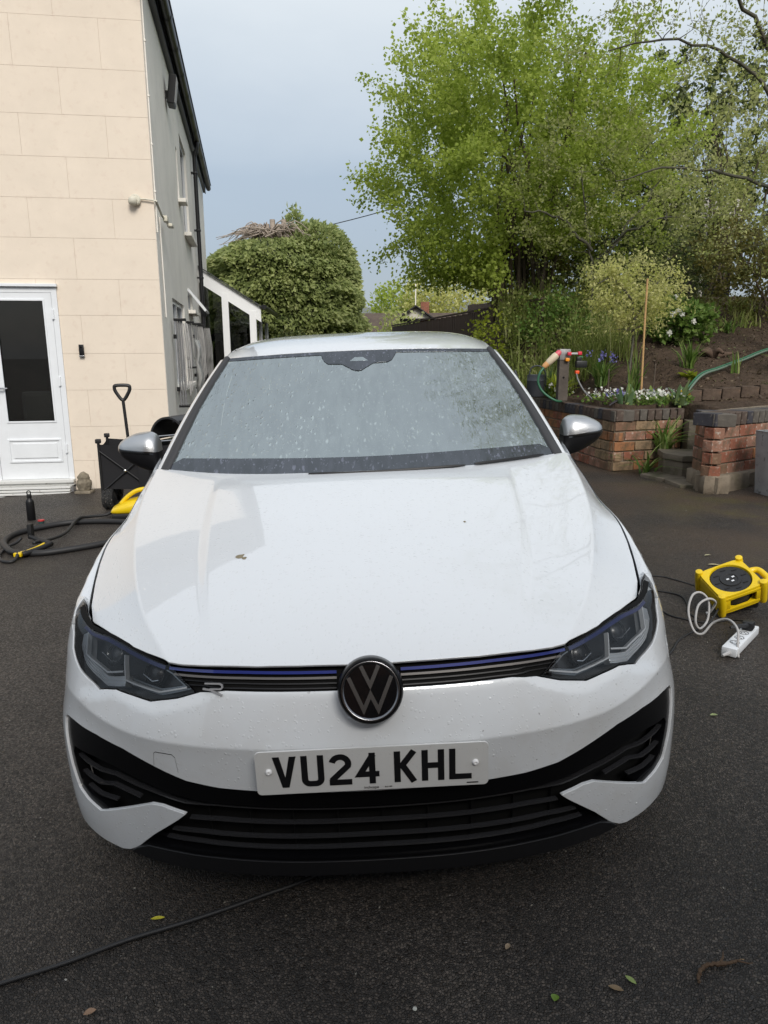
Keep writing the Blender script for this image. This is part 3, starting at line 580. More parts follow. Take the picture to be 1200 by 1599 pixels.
# ---- bonnet and wings
HOOD=[(0,.062),(.066,.0645),(.16,.069),(.256,.0765),(.38,.094),(.43,.1035),(.462,.114),(.53,.170),(.588,.222),(.66,.302),(.7315,.386),(.741,.40),(.772,.48),(.800,.595),(.819,.70),(.827,.775),(.831,.87),(.829,1.0),(.821,1.15),(.803,1.30),(.752,1.282),(.65,1.228),(.505,1.162),(.35,1.118),(.2,1.092),(0,1.083)]
panel('bonnet',HOOD,Hs,M_WHITE,CAR,sp=.018,thick=.006,mirror=True,extra=[(sg*(float(f_(y))+d),y) for sg in (-1,1) for y in np.linspace(.1,1.28,150) for f_,ds in ((_xk,(-.012,-.005,0,.005,.012,.022)),(_xk2,(-.018,-.009,0,.009,.018))) for d in ds])
def lamp_top_z(s):
    p=sorted(LAMP_TOP);return np.interp(s,[a[0] for a in p],[a[1] for a in p])
def build_wing(sg):
    t=bpy.data.objects.new('front_wing',None);COL.objects.link(t);t.parent=CAR
    ys=np.concatenate([np.linspace(.384,.60,16),np.linspace(.62,1.30,26),np.linspace(1.32,1.43,4)])
    rows=[]
    for y in ys:
        xs=float(xs_shut(min(y,1.30)))+.0045;A_=np.array([xs,y,float(Hd(xs,y))+.0005])
        # matching point on the flank: same y
        s=float(s_of_y(y))+.0;
        for _ in range(6):
            zt=lamp_top_z(s)+.003 if s<1.085 else float(_zs(s))+.004
            P=F(np.array([s]),np.array([zt]))[0];s+=y-P[1]
        B=P;mid=(A_+B)/2+np.array([.5,0,.87])*min(.10*np.linalg.norm(A_-B),.006)
        tt=np.linspace(0,1,7)[:,None];rows.append((1-tt)**2*A_+2*tt*(1-tt)*(2*mid-(A_+B)/2)+tt**2*B)
    G=np.array(rows)*[sg,1,1];mb=MB();mb.grid(G,flip=sg>0)
    # turned-down edge along the shut line
    E_=np.stack([G[:,0],G[:,0]-np.array([0,0,.02])],1);mb.grid(E_,flip=sg<0)
    mb.build('wing_top',M_WHITE,t,angle=60)
    top=[(s,float(_zs(s))+.004) for s in np.linspace(1.10,2.005,18)]
    ol=[(1.083,.7215)]+top+[(2.005,.6),(2.005,.225)]+arch(.87,.36,196,46,26)+[(1.124,.6345),(1.024,.6665),(1.03,.688)]
    panel('wing_side',ol,F,M_WHITE,t,sp=.025,thick=.02,sgn=sg)
for sg in (1,-1):build_wing(sg)
# ---- windscreen and pillars
def W(u,v,off=0.):
    u=np.asarray(u,float);v=np.asarray(v,float);a=np.abs(u)
    bx,by,bz=.742*u,1.075+.198*a**2.2,.944+.006*a
    tx,ty,tz=.583*u,1.805+.05*a**2,1.376-.014*a**2
    k=np.sin(np.pi*np.clip(v,0,1))
    P=np.stack([bx+(tx-bx)*v,by+(ty-by)*v-.016*k,bz+(tz-bz)*v+.018*k],-1)
    return P+np.array([0,-.5,.86])*off
panel('windscreen',[(0,0),(.5,0),(1,0),(1,.5),(1,1),(.5,1),(0,1)],W,M_SCREEN,CAR,sp=.06,thick=.004,mirror=True)
Wf=lambda u,v:W(u,v,.0025)
panel('frit_band',[(0,.005),(1,.005),(.995,.055),(.95,.095),(.8,.10),(.5,.105),(0,.105)],Wf,M_FRIT,CAR,sp=.04,thick=.001,mirror=True)
panel('frit_band',[(0,.965),(1,.965),(1,.998),(0,.998)],Wf,M_FRIT,CAR,sp=.04,thick=.001,mirror=True)
Wg=lambda u,v:W(u,v,.0032)
panel('frit_camera_mask',[(-.28,.966),(.28,.966),(.235,.885),(.20,.862),(.10,.856),(.05,.815),(.015,.785),(-.015,.783),(-.05,.797),(-.12,.856),(-.22,.862),(-.25,.895)],Wg,M_FRIT,CAR,sp=.04,thick=.001)
Wh=lambda u,v:W(u,v,.0042)
panel('camera_window',[(-.064,.880),(.064,.880),(.030,.918),(-.030,.918)],Wh,M_SCREEN,CAR,sp=.03,thick=.001)
RZ=pchip([1.80,1.95,2.2,2.5,2.8,3.2,3.6,4.02],[1.376,1.415,1.452,1.472,1.478,1.470,1.447,1.405])
RW=pchip([1.80,2.0,2.4,3.0,3.6,4.02],[.592,.606,.616,.612,.588,.555])
def roofS(u,w):
    u=np.asarray(u,float);a=np.abs(u);y0=1.812+.05*a**2;y=y0+(4.02-y0)*w
    z=RZ(y-.035*a**2)-.014*a**2-.034*a**7
    return np.stack([RW(y)*u,y,z],-1)
panel('roof',[(0,0),(.5,0),(.85,0),(1,.0),(1,.5),(1,1),(0,1)],roofS,M_WHITE,CAR,sp=.045,thick=.012,mirror=True)
def build_greenhouse(sg):
    v=np.linspace(0,1,24);Gc=W(np.ones(24),v)
    # black trim between glass and pillar: a raised half-round strip
    T1=Gc+np.stack([.040-.014*v,.030-.004*v,-.004+0*v],1)
    rows=[]
    for k,(t,h) in enumerate(((0,0),(.08,.010),(.3,.016),(.65,.016),(.92,.010),(1,0))):rows.append(Gc+(T1-Gc)*t+np.array([.1,-.5,.86])*h+np.array([-.006,0,0])*(1-t))
    mb=MB();mb.grid(np.stack(rows,1)*[sg,1,1],flip=sg<0);mb.build('pillar_trim',M_TRIM,CAR,angle=70)
    # painted pillar running into the roof rail
    O=T1+np.stack([.034-.006*v,.055-.01*v,-.034+.006*v],1)
    rail_y=np.linspace(1.93,4.0,26);eu=roofS(np.ones(26),(rail_y-1.862)/(4.02-1.862));
    A_=np.vstack([T1,eu+[.002,0,-.003]]);B_=np.vstack([O,eu+[.034,0,-.046]])
    rows=[]
    for t in np.linspace(0,1,7):
        mid=(A_+B_)/2+np.array([.02,0,.02]);rows.append((1-t)**2*A_+2*t*(1-t)*mid+t*t*B_)
    mb=MB();mb.grid(np.stack(rows,1)*[sg,1,1],flip=sg<0);mb.build('pillar_rail',M_WHITE,CAR,angle=70)
    # side glass between belt and rail
    yb=np.linspace(1.335,3.92,50);zb=np.full(50,.945);xb=np.array([F(np.array([s_of_y(y)]),np.array([.93]))[0][0] for y in yb])
    ub=np.stack([np.interp(np.linspace(0,1,50),np.linspace(0,1,len(B_)),B_[:,i]) for i in range(3)],1)
    # upper curve re-sampled at the same y
    ub=np.stack([np.interp(np.maximum(yb,B_[0,1]),B_[:,1],B_[:,0]),np.maximum(yb,B_[0,1]),np.interp(np.maximum(yb,B_[0,1]),B_[:,1],B_[:,2])],1)
    lb=np.stack([xb,yb,zb],1);G=np.stack([lb+(ub-lb)*t+np.array([.03,0,0])*math.sin(math.pi*t)*.6 for t in np.linspace(0,1,8)],1)
    def strip(i0,i1,name,m,o_=0):
        mb=MB();mb.grid((G[i0:i1+1]+[o_,0,0])*[sg,1,1],flip=sg>0);mb.build(name,m,CAR,angle=70)
    strip(0,3,'mirror_triangle',M_SATBLK);strip(3,20,'front_side_window',M_SIDEGLASS);strip(20,23,'door_pillar',M_GLOSSBLK,.003);strip(23,37,'rear_side_window',M_SIDEGLASS);strip(37,49,'rear_pillar',M_WHITE)
    mb=MB();P=lb+[.004,0,0];mb.tube((P*[sg,1,1]).tolist(),.008,6);mb.build('belt_trim',M_TRIM,CAR)
    # belt shoulder
    ft=np.array([F(np.array([s_of_y(y)]),np.array([.90]))[0] for y in yb]);mb=MB();mb.grid(np.stack([ft,(ft+lb)/2+[.004,0,.002],lb],1)*[sg,1,1],flip=sg>0);mb.build('shoulder',M_WHITE,CAR,angle=70)
    # doors and quarter panel
    zt=.905;S=lambda y:float(s_of_y(y))
    panel('front_door',[(S(1.436),zt-.012),(S(1.8),zt),(S(2.44),zt),(S(2.44),.225),(S(1.436),.225)],F,M_WHITE,CAR,sp=.05,thick=.02,sgn=sg)
    panel('rear_door',[(S(2.448),zt),(S(3.30),zt),(S(3.30),.70),(S(3.12),.56),(S(3.06),.40),(S(3.06),.225),(S(2.448),.225)],F,M_WHITE,CAR,sp=.05,thick=.02,sgn=sg)
    panel('rear_quarter',[(S(3.308),zt),(S(4.05),zt),(S(4.12),.7),(S(4.12),.25),(S(3.9),.25)]+arch(3.5,.36,194,-14,30)+[(S(3.068),.25),(S(3.068),.40),(S(3.128),.556),(S(3.308),.694)],F,M_WHITE,CAR,sp=.05,thick=.02,sgn=sg)
    panel('sill',[(S(1.25),.222),(S(3.12),.222),(S(3.12),.165),(S(1.25),.165)],offF(-.004),M_SATBLK,CAR,sp=.08,thick=.02,sgn=sg)
    for y in (2.30,3.18):
        c=F(np.array([S(y)]),np.array([.80]),.012)[0];mb=MB();mb.box((c[0]*sg,c[1],c[2]),(.022,.20,.028),.008);mb.build('door_handle',M_WHITE,CAR)
    # tail lamp
    panel('tail_light',[(S(4.03),.80),(S(4.03),.88),(S(4.2)+.3,.88),(S(4.2)+.34,.78)],offF(.004),M_RED,CAR,sp=.03,thick=.02,sgn=sg)
for sg in (1,-1):build_greenhouse(sg)
# ---- tail
sT=float(s_of_y(4.10));mxs=SMAX
panel('tailgate',[(s,.905) for s in np.linspace(sT,mxs,12)]+[(s,.25) for s in np.linspace(mxs,sT,12)],F,M_WHITE,CAR,sp=.06,thick=.02)
panel('tailgate',[(s,.905) for s in np.linspace(sT,mxs,12)]+[(s,.25) for s in np.linspace(mxs,sT,12)],F,M_WHITE,CAR,sp=.06,thick=.02,sgn=-1)
u=np.linspace(-1,1,21);rt=roofS(u,np.ones(21))+[0,0,-.002];lt=[]
for q in u:
    s=SMAX-abs(q)*(SMAX-float(s_of_y(3.92)));p=F(np.array([s]),np.array([.90]))[0];lt.append([p[0]*np.sign(q) if abs(q)>1e-6 else 0,p[1],p[2]])
lt=np.array(lt);mb=MB();mb.grid(np.stack([rt+(lt-rt)*t for t in np.linspace(0,1,8)],1),flip=True);mb.build('rear_window',M_SIDEGLASS,CAR)
mb=MB();mb.grid(np.stack([rt+[0,.0,.004],rt+[0,.10,-.03],rt+[0,.09,-.06]],1),flip=True);mb.build('roof_spoiler',M_WHITE,CAR)
# ---- underbody, wheel liners, wheels
mb=MB();mb.box((0,2.1,.30),(1.36,3.6,.26));mb.box((0,.75,.45),(1.0,1.1,.30));mb.build('underbody',M_MATBLK,CAR,smooth=False)
def wheel(x,y,sg):
    t=bpy.data.objects.new('wheel',None);COL.objects.link(t);t.parent=CAR;t.location=(x*sg,y,.322)
    q=Matrix.Rotation(R(90)*sg,4,'Y')
    mb=MB();mb.lathe([(.245,-.105),(.30,-.112),(.318,-.095),(.322,-.06),(.3225,0),(.322,.06),(.318,.095),(.30,.112),(.245,.105)],40,q,cap=False);mb.build('tyre',M_TYRE,t)
    mb=MB();mb.lathe([(.248,.108),(.238,.104),(.232,.08),(.225,-.09),(.245,-.105)],40,q,cap=False)
    for k in range(5):
        for d in (-.12,.12):
            a=2*math.pi*k/5;m=q@Matrix.Rotation(a+d,4,'Z');mb.box((.14,0,.075),(.19,.030,.022),.004,mtx=m@Matrix.Rotation(d*.6,4,'Z'))
    mb.lathe([(.0,.095),(.06,.09),(.075,.07),(.075,.03)],24,q);mb.build('rim',M_DKCHROME,t)
    mb=MB();mb.lathe([(.165,.02),(.165,.0)],32,q);mb.build('brake_disc',M_CHROME,t)
for sg in (1,-1):
    for y in (.87,3.50):
        wheel(.79,y,sg)
        mb=MB();A_=np.linspace(-20,200,24);G=np.array([[(xx*sg,y-.375*math.cos(R(a)),.32+.375*math.sin(R(a))) for xx in (.52,.86)] for a in A_]);mb.grid(G);mb.build('wheel_liner',M_MATBLK,CAR)
# ---- mirrors
def build_mirror(sg):
    t=bpy.data.objects.new('door_mirror',None);COL.objects.link(t);t.parent=CAR
    n=22;T=np.linspace(0,1,n)
    top=pchip([0,.06,.25,.5,.75,.92,1],[1.035,1.060,1.076,1.072,1.056,1.036,1.014])(T);bot=pchip([0,.06,.25,.5,.75,.92,1],[.915,.902,.908,.924,.950,.978,1.006])(T);dep=pchip([0,.06,.3,.8,.95,1],[.05,.066,.078,.068,.04,.006])(T)
    X=.852+.184*T;split=pchip([0,1],[.994,1.012])(T)
    for nm,m,lo,hi in (('shell',M_SILVER,1,0),('housing',M_SATBLK,0,1)):
        rows=[]
        for i in range(n):
            row=[]
            zc=(top[i]+bot[i])/2;hh=max((top[i]-bot[i])/2,.002)
            a_s=math.asin(max(-.98,min(.98,(split[i]-zc)/hh)))
            A_=np.linspace(a_s,math.pi/2,10) if lo else np.linspace(-math.pi/2,a_s,8)
            half=[]
            for a in A_:
                c_,s_=math.cos(a),math.sin(a);half.append((abs(c_)**.75*dep[i],zc+hh*s_))
            if lo:prof=[(1.60-y_,z_) for y_,z_ in half]+[(1.60+.35*y_,z_) for y_,z_ in half[::-1]]
            else:prof=[(1.60+.35*y_*.98,z_) for y_,z_ in half[::-1]]+[(1.60-y_*.975,z_) for y_,z_ in half]
            rows.append([(X[i]*sg,y_+.02*T[i],z_) for y_,z_ in prof])
        mb=MB();G=np.array(rows);mb.grid(G,flip=sg>0)
        k=len(rows[0]);mb.f+=[tuple(range(len(mb.v)-k,len(mb.v))),tuple(range(k))];mb.mi+=[0,0];mb.build(nm,m,t,angle=50)
    # indicator strip along the split
    mb=MB();P=np.array([(X[i]*sg,1.60-dep[i]*.985+.02*T[i]-.002,split[i]-.004) for i in range(2,n-1)]);mb.grid(np.stack([P+[0,0,.006],P-[0,.0015,.0],P-[0,-.001,.007]],1),flip=sg>0);mb.build('indicator_strip',M_DKCHROME,t)
    mb=MB();Pm=[(.905*sg,1.605,.958),(.872*sg,1.61,.935),(.845*sg,1.615,.905),(.815*sg,1.62,.875)]
    V=[];
    for (x,y,z),w in zip(Pm,(.052,.046,.042,.05)):V+=[[(x-.017*sg,y-w,z-.004),(x+.017*sg,y-w*.8,z+.006),(x+.017*sg,y+w*.6,z+.006),(x-.017*sg,y+w*.6,z-.004)]]
    mb.grid(np.array(V),cv=True,flip=sg<0);mb.build('stalk',M_SATBLK,t,angle=50)
for sg in (1,-1):build_mirror(sg)
# ---- wipers
def wiper(u0,u1,v0,v1):
    P=[W(np.array([u0+(u1-u0)*t]),np.array([v0+(v1-v0)*t]),.012)[0] for t in np.linspace(0,1,14)];mb=MB();mb.tube(P,[.004]+[.006]*12+[.003],6);mb.build('wiper_blade',M_SATBLK,CAR)
wiper(-.26,.50,-.006,-.003);wiper(.55,.93,.0,.008)
# ---- cabin
mb=MB();mb.prism([(1.20,.78),(1.28,.90),(1.5,.97),(1.78,.95),(1.90,.80),(1.85,.55),(1.3,.55)],1.44,Matrix(((0,0,1,-.72),(1,0,0,0),(0,1,0,0),(0,0,0,1))));mb.build('dashboard',M_INTERIOR,CAR)
for x in (-.36,.36):
    t=bpy.data.objects.new('front_seat',None);COL.objects.link(t);t.parent=CAR
    mb=MB();mb.box((x,2.15,.55),(.5,.5,.18),.06);mb.build('cushion',M_INTERIOR,t);mb=MB();mb.box((0,0,.33),(.48,.14,.66),.06,mtx=Matrix.Translation((x,2.38,.55))@Matrix.Rotation(R(-16),4,'X'));mb.build('backrest',M_INTERIOR,t)
    mb=MB();mb.box((x,2.56,1.27),(.26,.10,.18),.04);mb.build('headrest',M_INTERIOR,t)
mb=MB();mb.tube([( .36+.18*math.cos(a),1.86+.06*math.sin(a),.92+.17*math.sin(a)) for a in np.linspace(0,2*math.pi,24,endpoint=False)],.016,8,closed=True);mb.build('steering_wheel',M_INTERIOR,CAR)
# ---- badge
def build_badge():
    t=bpy.data.objects.new('badge',None);COL.objects.link(t);t.parent=CAR
    m=Matrix.Translation((.003,-.004,.647))@Matrix.Rotation(R(90-20),4,'X')
    mb=MB();mb.lathe([(.074,-.045),(.0725,-.010),(.070,.000),(.067,.003),(.0655,.002)],48,m);mb.build('badge_housing',M_GLOSSBLK,t)
    mb=MB();mb.lathe([(.0655,.002),(.0645,.0055),(.0625,.0060),(.0600,.0055),(.0575,.0025)],56,m,cap=False);mb.build('badge_ring',M_RING,t)
    mb=MB();mb.lathe([(.0665,.001),(.0580,.0022),(.0005,.0036)],48,m);mb.build('badge_disc',mat('badge_black',(.003,.003,.004),.12,coat=1),t)
    mb=MB();mm=m@Matrix.Translation((0,0,.0026))
    stroke_solid(mb,[(-.0195,.0545),(.0,.0125),(.0195,.0545)],.0085,.0026,mm)
    stroke_solid(mb,[(-.0470,.0305),(-.0160,-.0400),(.0,-.0065),(.0160,-.0400),(.0470,.0305)],.0085,.0026,mm);mb.build('badge_emblem',mat('badge_silver',(.33,.33,.34),.25,metal=1),t,smooth=False)
build_badge()
# ---- number plate
def build_plate():
    t=bpy.data.objects.new('number_plate',None);COL.objects.link(t);t.parent=CAR
    m=Matrix.Translation((.0,-.020,.4705))@Matrix.Rotation(R(90+4),4,'X')
    w,h,r_=.2575,.0550,.011;poly=[]
    for cx,cy,a0 in ((w-r_,h-r_,0),(-w+r_,h-r_,90),(-w+r_,-h+r_,180),(w-r_,-h+r_,270)):
        for k in range(6):a=R(a0+18*k);poly.append((cx+r_*math.cos(a),cy+r_*math.sin(a)))
    mb=MB();mb.prism(poly,.004,m,bev=.0006);mb.build('plate',M_PLATE,t,smooth=False)
    mb=MB();mb.box((0,0,-.008),(.40,.07,.016),mtx=m);mb.build('plate_mount',M_MATBLK,t,smooth=False)
    S=.0140;H_=.079;Wd=.050
    def arc(cx,cy,rx,ry,a0,a1,n=10):return [(cx+rx*math.cos(R(a)),cy+ry*math.sin(R(a))) for a in np.linspace(a0,a1,n)]
    x0,x1=S/2,Wd-S/2;y0,y1=S/2,H_-S/2
    G={'V':[],
       'U':[[(x0,H_)]+[(x0,.024)]+arc(x0+.0115,.0185,.0115,.0115,180,270,7)+arc(x1-.0115,.0185,.0115,.0115,270,360,7)+[(x1,H_)]],
       '2':[arc(Wd/2,y1-.0175,x1-Wd/2,.0175,168,-20,14)+[(x0+.001,y0+.008),(x0+.001,y0)],[(0,y0),(Wd,y0)]],
       '4':[[(x1-.006,0),(x1-.006,H_-.004),(x0,.0245),(Wd,.0245)][1:],[(x1-.0085,0),(x1-.0085,H_)]],
       'K':[[(x0,0),(x0,H_)],[(x1+.001,H_),(x0+.006,.036)],[(x0+.010,.046),(x1+.001,0)]],
       'H':[[(x0,0),(x0,H_)],[(x1,0),(x1,H_)],[(x0,H_/2),(x1,H_/2)]],'L':[[(x0,H_),(x0,y0),(Wd,y0)]]}
    x=-.2185+.0005
    for k,ch in enumerate('VU24 KHL'):
        if ch==' ':x+=.033-.011;continue
        mb=MB()
        for j,st in enumerate(G[ch]):stroke_solid(mb,st,S,.0010+.00012*j,m@Matrix.Translation((x,-.0395+.002,.0038)))
        if ch=='V':mb.prism([(-.001,H_),(.0175,0),(.0325,0),(.051,H_),(.0360,H_),(.025,.026),(.0140,H_)],.001,m@Matrix.Translation((x,-.0395+.002,.0038)))
        mb.build('plate_character',M_INK,t,smooth=False);x+=Wd+.011
    mb=MB();text_mesh('inchcape',.0095,m@Matrix.Translation((-.004,-.0475,.0045)),mb,.0003);text_mesh('BLD 489',.0045,m@Matrix.Translation((.034,-.0478,.0045)),mb,.0003);mb.build('plate_maker_text',M_INK,t,smooth=False)
    mb=MB();mb.box((.222,-.0475,.0043),(.026,.0026,.0008),mtx=m);mb.build('plate_maker_bar',M_INK,t,smooth=False)
    for sx in (-1,1):
        q=m@Matrix.Translation((.2285*sx,.005,.004));mb=MB();mb.lathe([(.0072,0),(.0072,.003),(.005,.0055),(.0028,.0058),(.0026,.004),(.0003,.0038)],16,q);mb.build('screw_cap',mat('screw_cap_white',(.75,.75,.75),.4),t)
build_plate()
# ---- letter emblem on the grille
mb=MB();c=F(np.array([-.366]),np.array([.631]),.006)[0];m=Matrix.Translation(c)@Matrix.Rotation(R(-9),4,'Z')@Matrix.Rotation(R(90-18),4,'X')
stroke_solid(mb,[(-.021,.0125),(.014,.0125),(.020,.010),(.021,.0045),(.017,.0005),(-.009,.0000)],.0036,.004,m)
stroke_solid(mb,[(-.025,.0005),(-.006,-.0020),(.021,-.0135)],.0042,.0045,m);mb.build('letter_emblem',mat('emblem_grey',(.34,.34,.35),.35,metal=.3),CAR,smooth=False)
# bird dropping and leaf bits on the bonnet
M_DROP=mat('bird_dropping',(.20,.17,.11),.7,bump=(200,.5,3,.003))
for (x,y,r_) in ((-.345,.475,.011),(-.332,.462,.006),(.300,.62,.0035)):
    c=np.array([x,y,float(Hd(x,y))]);mb=MB();V=[(c[0]+r_*k*math.cos(a)*(1+.35*math.sin(3*a+x*40)),c[1]+1.3*r_*k*math.sin(a)*(1+.3*math.cos(2*a)),0) for k in (1,.55) for a in np.linspace(0,2*math.pi,14,endpoint=False)]
    V=[(px,py,float(Hd(px,py))+(.0008 if i<14 else .003)) for i,(px,py,_) in enumerate(V)]+[(c[0],c[1],c[2]+.0034)]
    mb.add(V,[(i,(i+1)%14,14+(i+1)%14,14+i) for i in range(14)]+[(14+i,14+(i+1)%14,28) for i in range(14)]);mb.build('dirt_splat',M_DROP,CAR)
# ------------------------------------------------------------------ house on the left
M_CREAM=mat('cream_render',(.74,.645,.535),.85,bump=(160,.18,6,.004),var=(3,.05),var2=(14,(.68,.57,.47),.56,.80),spec=.25)
M_JOINT=mat('render_joint',(.72,.62,.515),.9,spec=.2)
M_OFFWHITE=mat('off_white_render',(.86,.82,.75),.85,bump=(90,.2,6,.006),var=(1.4,.10),var2=(5,(.64,.61,.56),.60,.85),spec=.25)
M_UPVC=mat('white_upvc',(.74,.76,.78),.35,spec=.5,var=(6,.04),coat=.2)
M_DIRTYW=mat('weathered_white',(.62,.62,.60),.55,var2=(22,(.22,.19,.15),.60,.72))
M_BLKPVC=mat('black_gutter',(.012,.012,.014),.35,bump=(30,.1,2,.003))
M_SLATE=mat('roof_slate',(.045,.047,.052),.6,var=(9,.3))
M_DARKROOM=mat('dark_room',(.02,.018,.016),.8)
M_GREYPL=mat('grey_plastic',(.16,.16,.165),.5,var=(20,.2))
M_GREYCORD=mat('grey_cord',(.42,.41,.40),.7)
def pane_mat(name,refl=.35,tint=(.35,.37,.36)):
    m=bpy.data.materials.new(name);m.use_nodes=True;nt=m.node_tree;L=nt.links.new;nt.nodes.clear();o=_n(nt,'ShaderNodeOutputMaterial')
    g=_n(nt,'ShaderNodeBsdfGlossy');g.inputs['Roughness'].default_value=.01;t=_n(nt,'ShaderNodeBsdfTransparent');t.inputs[0].default_value=(*tint,1)
    fr=_n(nt,'ShaderNodeFresnel');fr.inputs[0].default_value=1.55;mx=_n(nt,'ShaderNodeMixShader');L(fr.outputs[0],mx.inputs[0]);L(t.outputs[0],mx.inputs[1]);L(g.outputs[0],mx.inputs[2]);L(mx.outputs[0],o.inputs[0]);return m
M_PANE=pane_mat('window_pane',tint=(.62,.64,.62));M_PANE2=pane_mat('porch_pane',tint=(.42,.44,.42))
HOUSE=empty('house',(-2.372,7.899,0),R(8.0),'two-storey cream rendered house with a white glazed door and black guttering','house')
def part(name,mb,m,parent,smooth=False,angle=40):return mb.build(name,m,parent,smooth,angle)
def build_house():
    X0=-.929   # wall coordinate a -> local x = a + X0
    TOP=5.05;W0=-5.2
    # opening for the door: a from -1.04 to -.115
    dl,dr,dt=-.926+X0,-.118+X0,2.035
    mb=MB()
    mb.box(((W0+dl)/2,.20,TOP/2-.15),(dl-W0,.36,TOP+.3));mb.box(((dr-.03)/2,.20,TOP/2-.15),(-dr-.03,.36,TOP+.3));mb.box(((dl+dr)/2,.20,(TOP+dt)/2),(dr-dl,.36,TOP-dt))
    wall=part('front_wall',mb,M_JOINT,HOUSE)
    rows=[-.30,.209,.581,.974,1.358,1.752,2.116,2.521,2.905,3.293,3.683,4.106,4.556,5.05]
    for i in range(len(rows)-1):
        z0,z1=rows[i],rows[i+1];off=.10 if i%2==0 else .515
        # rows counted so that the row 0.97-1.36 has a joint at .10
        xs=[off+X0-.83*k for k in range(-1,7)];xs=sorted([x for x in xs if W0<x<-.02]+[W0,0.0])
        for xa,xb in zip(xs[:-1],xs[1:]):
            segs=[(xa,xb,z0,z1)]
            if z0<dt and xb>dl and xa<dr:      # cut round the door
                segs=[]
                if xa<dl:segs.append((xa,dl,z0,z1))
                if xb>dr:segs.append((dr,xb,z0,z1))
                if z1>dt+.03:segs.append((max(xa,dl),min(xb,dr),dt,z1))
            for a,b,c,d in segs:
                if b-a<.03:continue
                mb=MB();g=.0011;bm=bmesh.new();bmesh.ops.create_cube(bm,size=1)
                for v in bm.verts:v.co=Vector(((a+b)/2+v.co.x*(b-a-2*g),.0185+v.co.y*.009+random.uniform(-.0004,.0004),(c+d)/2+v.co.z*(d-c-2*g)))
                mb.bm(bm);part('render_block',mb,M_CREAM,wall)
    # side wall: own direction, 2.5 degrees more than square
    t=bpy.data.objects.new('side_wall',None);COL.objects.link(t);t.parent=HOUSE;t.rotation_euler=(0,0,R(2.5))
    Ls=10.4
    holes=[(1.30,3.0,.95,2.03),(4.0,5.2,3.20,4.62),(3.2,3.42,3.54,4.24),(3.85,4.75,2.02,2.34)]
    # wall as grid of boxes around the openings
    bs=sorted({0.06,Ls}|{h[0] for h in holes}|{h[1] for h in holes});zs=sorted({-.4,5.05}|{h[2] for h in holes}|{h[3] for h in holes});mb=MB()
    for b0,b1 in zip(bs[:-1],bs[1:]):
        run=None
        for z0,z1 in zip(zs[:-1],zs[1:]):
            mid=((b0+b1)/2,(z0+z1)/2);op=any(h[0]<mid[0]<h[1] and h[2]<mid[1]<h[3] for h in holes)
            if not op:
                if run is None:run=[z0,z1]
                else:run[1]=z1
            if op and run:mb.box((-.15,(b0+b1)/2,(run[0]+run[1])/2),(.30,b1-b0,run[1]-run[0]));run=None
        if run:mb.box((-.15,(b0+b1)/2,(run[0]+run[1])/2),(.30,b1-b0,run[1]-run[0]))
    part('wall_face',mb,M_OFFWHITE,t)
    mb=MB();mb.box((-.5,5.2,1.6),(.02,10,6));part('room_back',mb,M_DARKROOM,t)
    for (b0,b1,z0,z1),div in zip(holes,(2,1,1,1)):
        wn=bpy.data.objects.new('window',None);COL.objects.link(wn);wn.parent=HOUSE;wn.rotation_euler=(0,0,R(2.5));f=.05
        mb=MB();xx=-.07
        mb.box((xx,(b0+b1)/2,z0+f/2),(.07,b1-b0,f));mb.box((xx,(b0+b1)/2,z1-f/2),(.07,b1-b0,f));mb.box((xx,b0+f/2,(z0+z1)/2),(.07,f,z1-z0-2*f));mb.box((xx,b1-f/2,(z0+z1)/2),(.07,f,z1-z0-2*f))
        if div==2:mb.box((xx,(b0+b1)/2,(z0+z1)/2),(.066,.07,z1-z0-2*f))
        part('frame',mb,M_UPVC,wn)
        mb=MB();mb.box((xx,(b0+b1)/2,(z0+z1)/2),(.008,b1-b0-.06,z1-z0-.06));part('pane',mb,M_PANE,wn)
        mb=MB();mb.box((.03,(b0+b1)/2,z0-.03),(.16,b1-b0+.1,.055),.008);part('sill',mb,M_OFFWHITE,wn)
    # open top-hung vent sash
    mb=MB();m=Matrix.Rotation(R(2.5),4,'Z')@Matrix.Translation((.01,4.3,2.33))@Matrix.Rotation(R(-38),4,'Y')
    for y_ in (-.42,.42):mb.box((0,y_,-.2),(.035,.05,.42),mtx=m)
    for z_ in (-.02,-.39):mb.box((0,0,z_),(.035,.8,.05),mtx=m)
    part('open_vent_sash',mb,M_UPVC,HOUSE)
    # roof edge
    rot=Matrix.Rotation(R(2.5),4,'Z')
    mb=MB();mb.box((.03,5.1,5.09),(.06,10.9,.03),mtx=rot);part('soffit',mb,M_BLKPVC,HOUSE)
    mb=MB();mb.box((.055,5.1,5.14),(.022,10.9,.17),mtx=rot);part('fascia',mb,M_BLKPVC,HOUSE)
    A_=np.linspace(0,-180,12);G=np.array([[ (rot@Vector((.130+.058*math.cos(R(a)),y_,5.19+.062*math.sin(R(a)))))[:] for a in A_] for y_ in np.linspace(-.45,10.6,12)]);mb=MB();mb.grid(G);G2=G.copy();part('gutter',mb,M_BLKPVC,HOUSE,smooth=True)
    for k in range(13):
        y_=-.3+k*.88;mb=MB();G=np.array([[(rot@Vector((.130+.065*math.cos(R(a)),y_+d,5.188+.069*math.sin(R(a)))))[:] for a in np.linspace(5,-185,12)] for d in (-.03,.03)]);mb.grid(G);part('gutter_bracket',mb,M_BLKPVC,HOUSE,smooth=True)
    mb=MB();G=np.array([[(rot@Vector((.20-q*4.6,y_,5.24+q*3.0)))[:] for q in (0,1)] for y_ in (-.45,10.6)]);mb.grid(G,flip=True);part('roof',mb,M_SLATE,HOUSE)
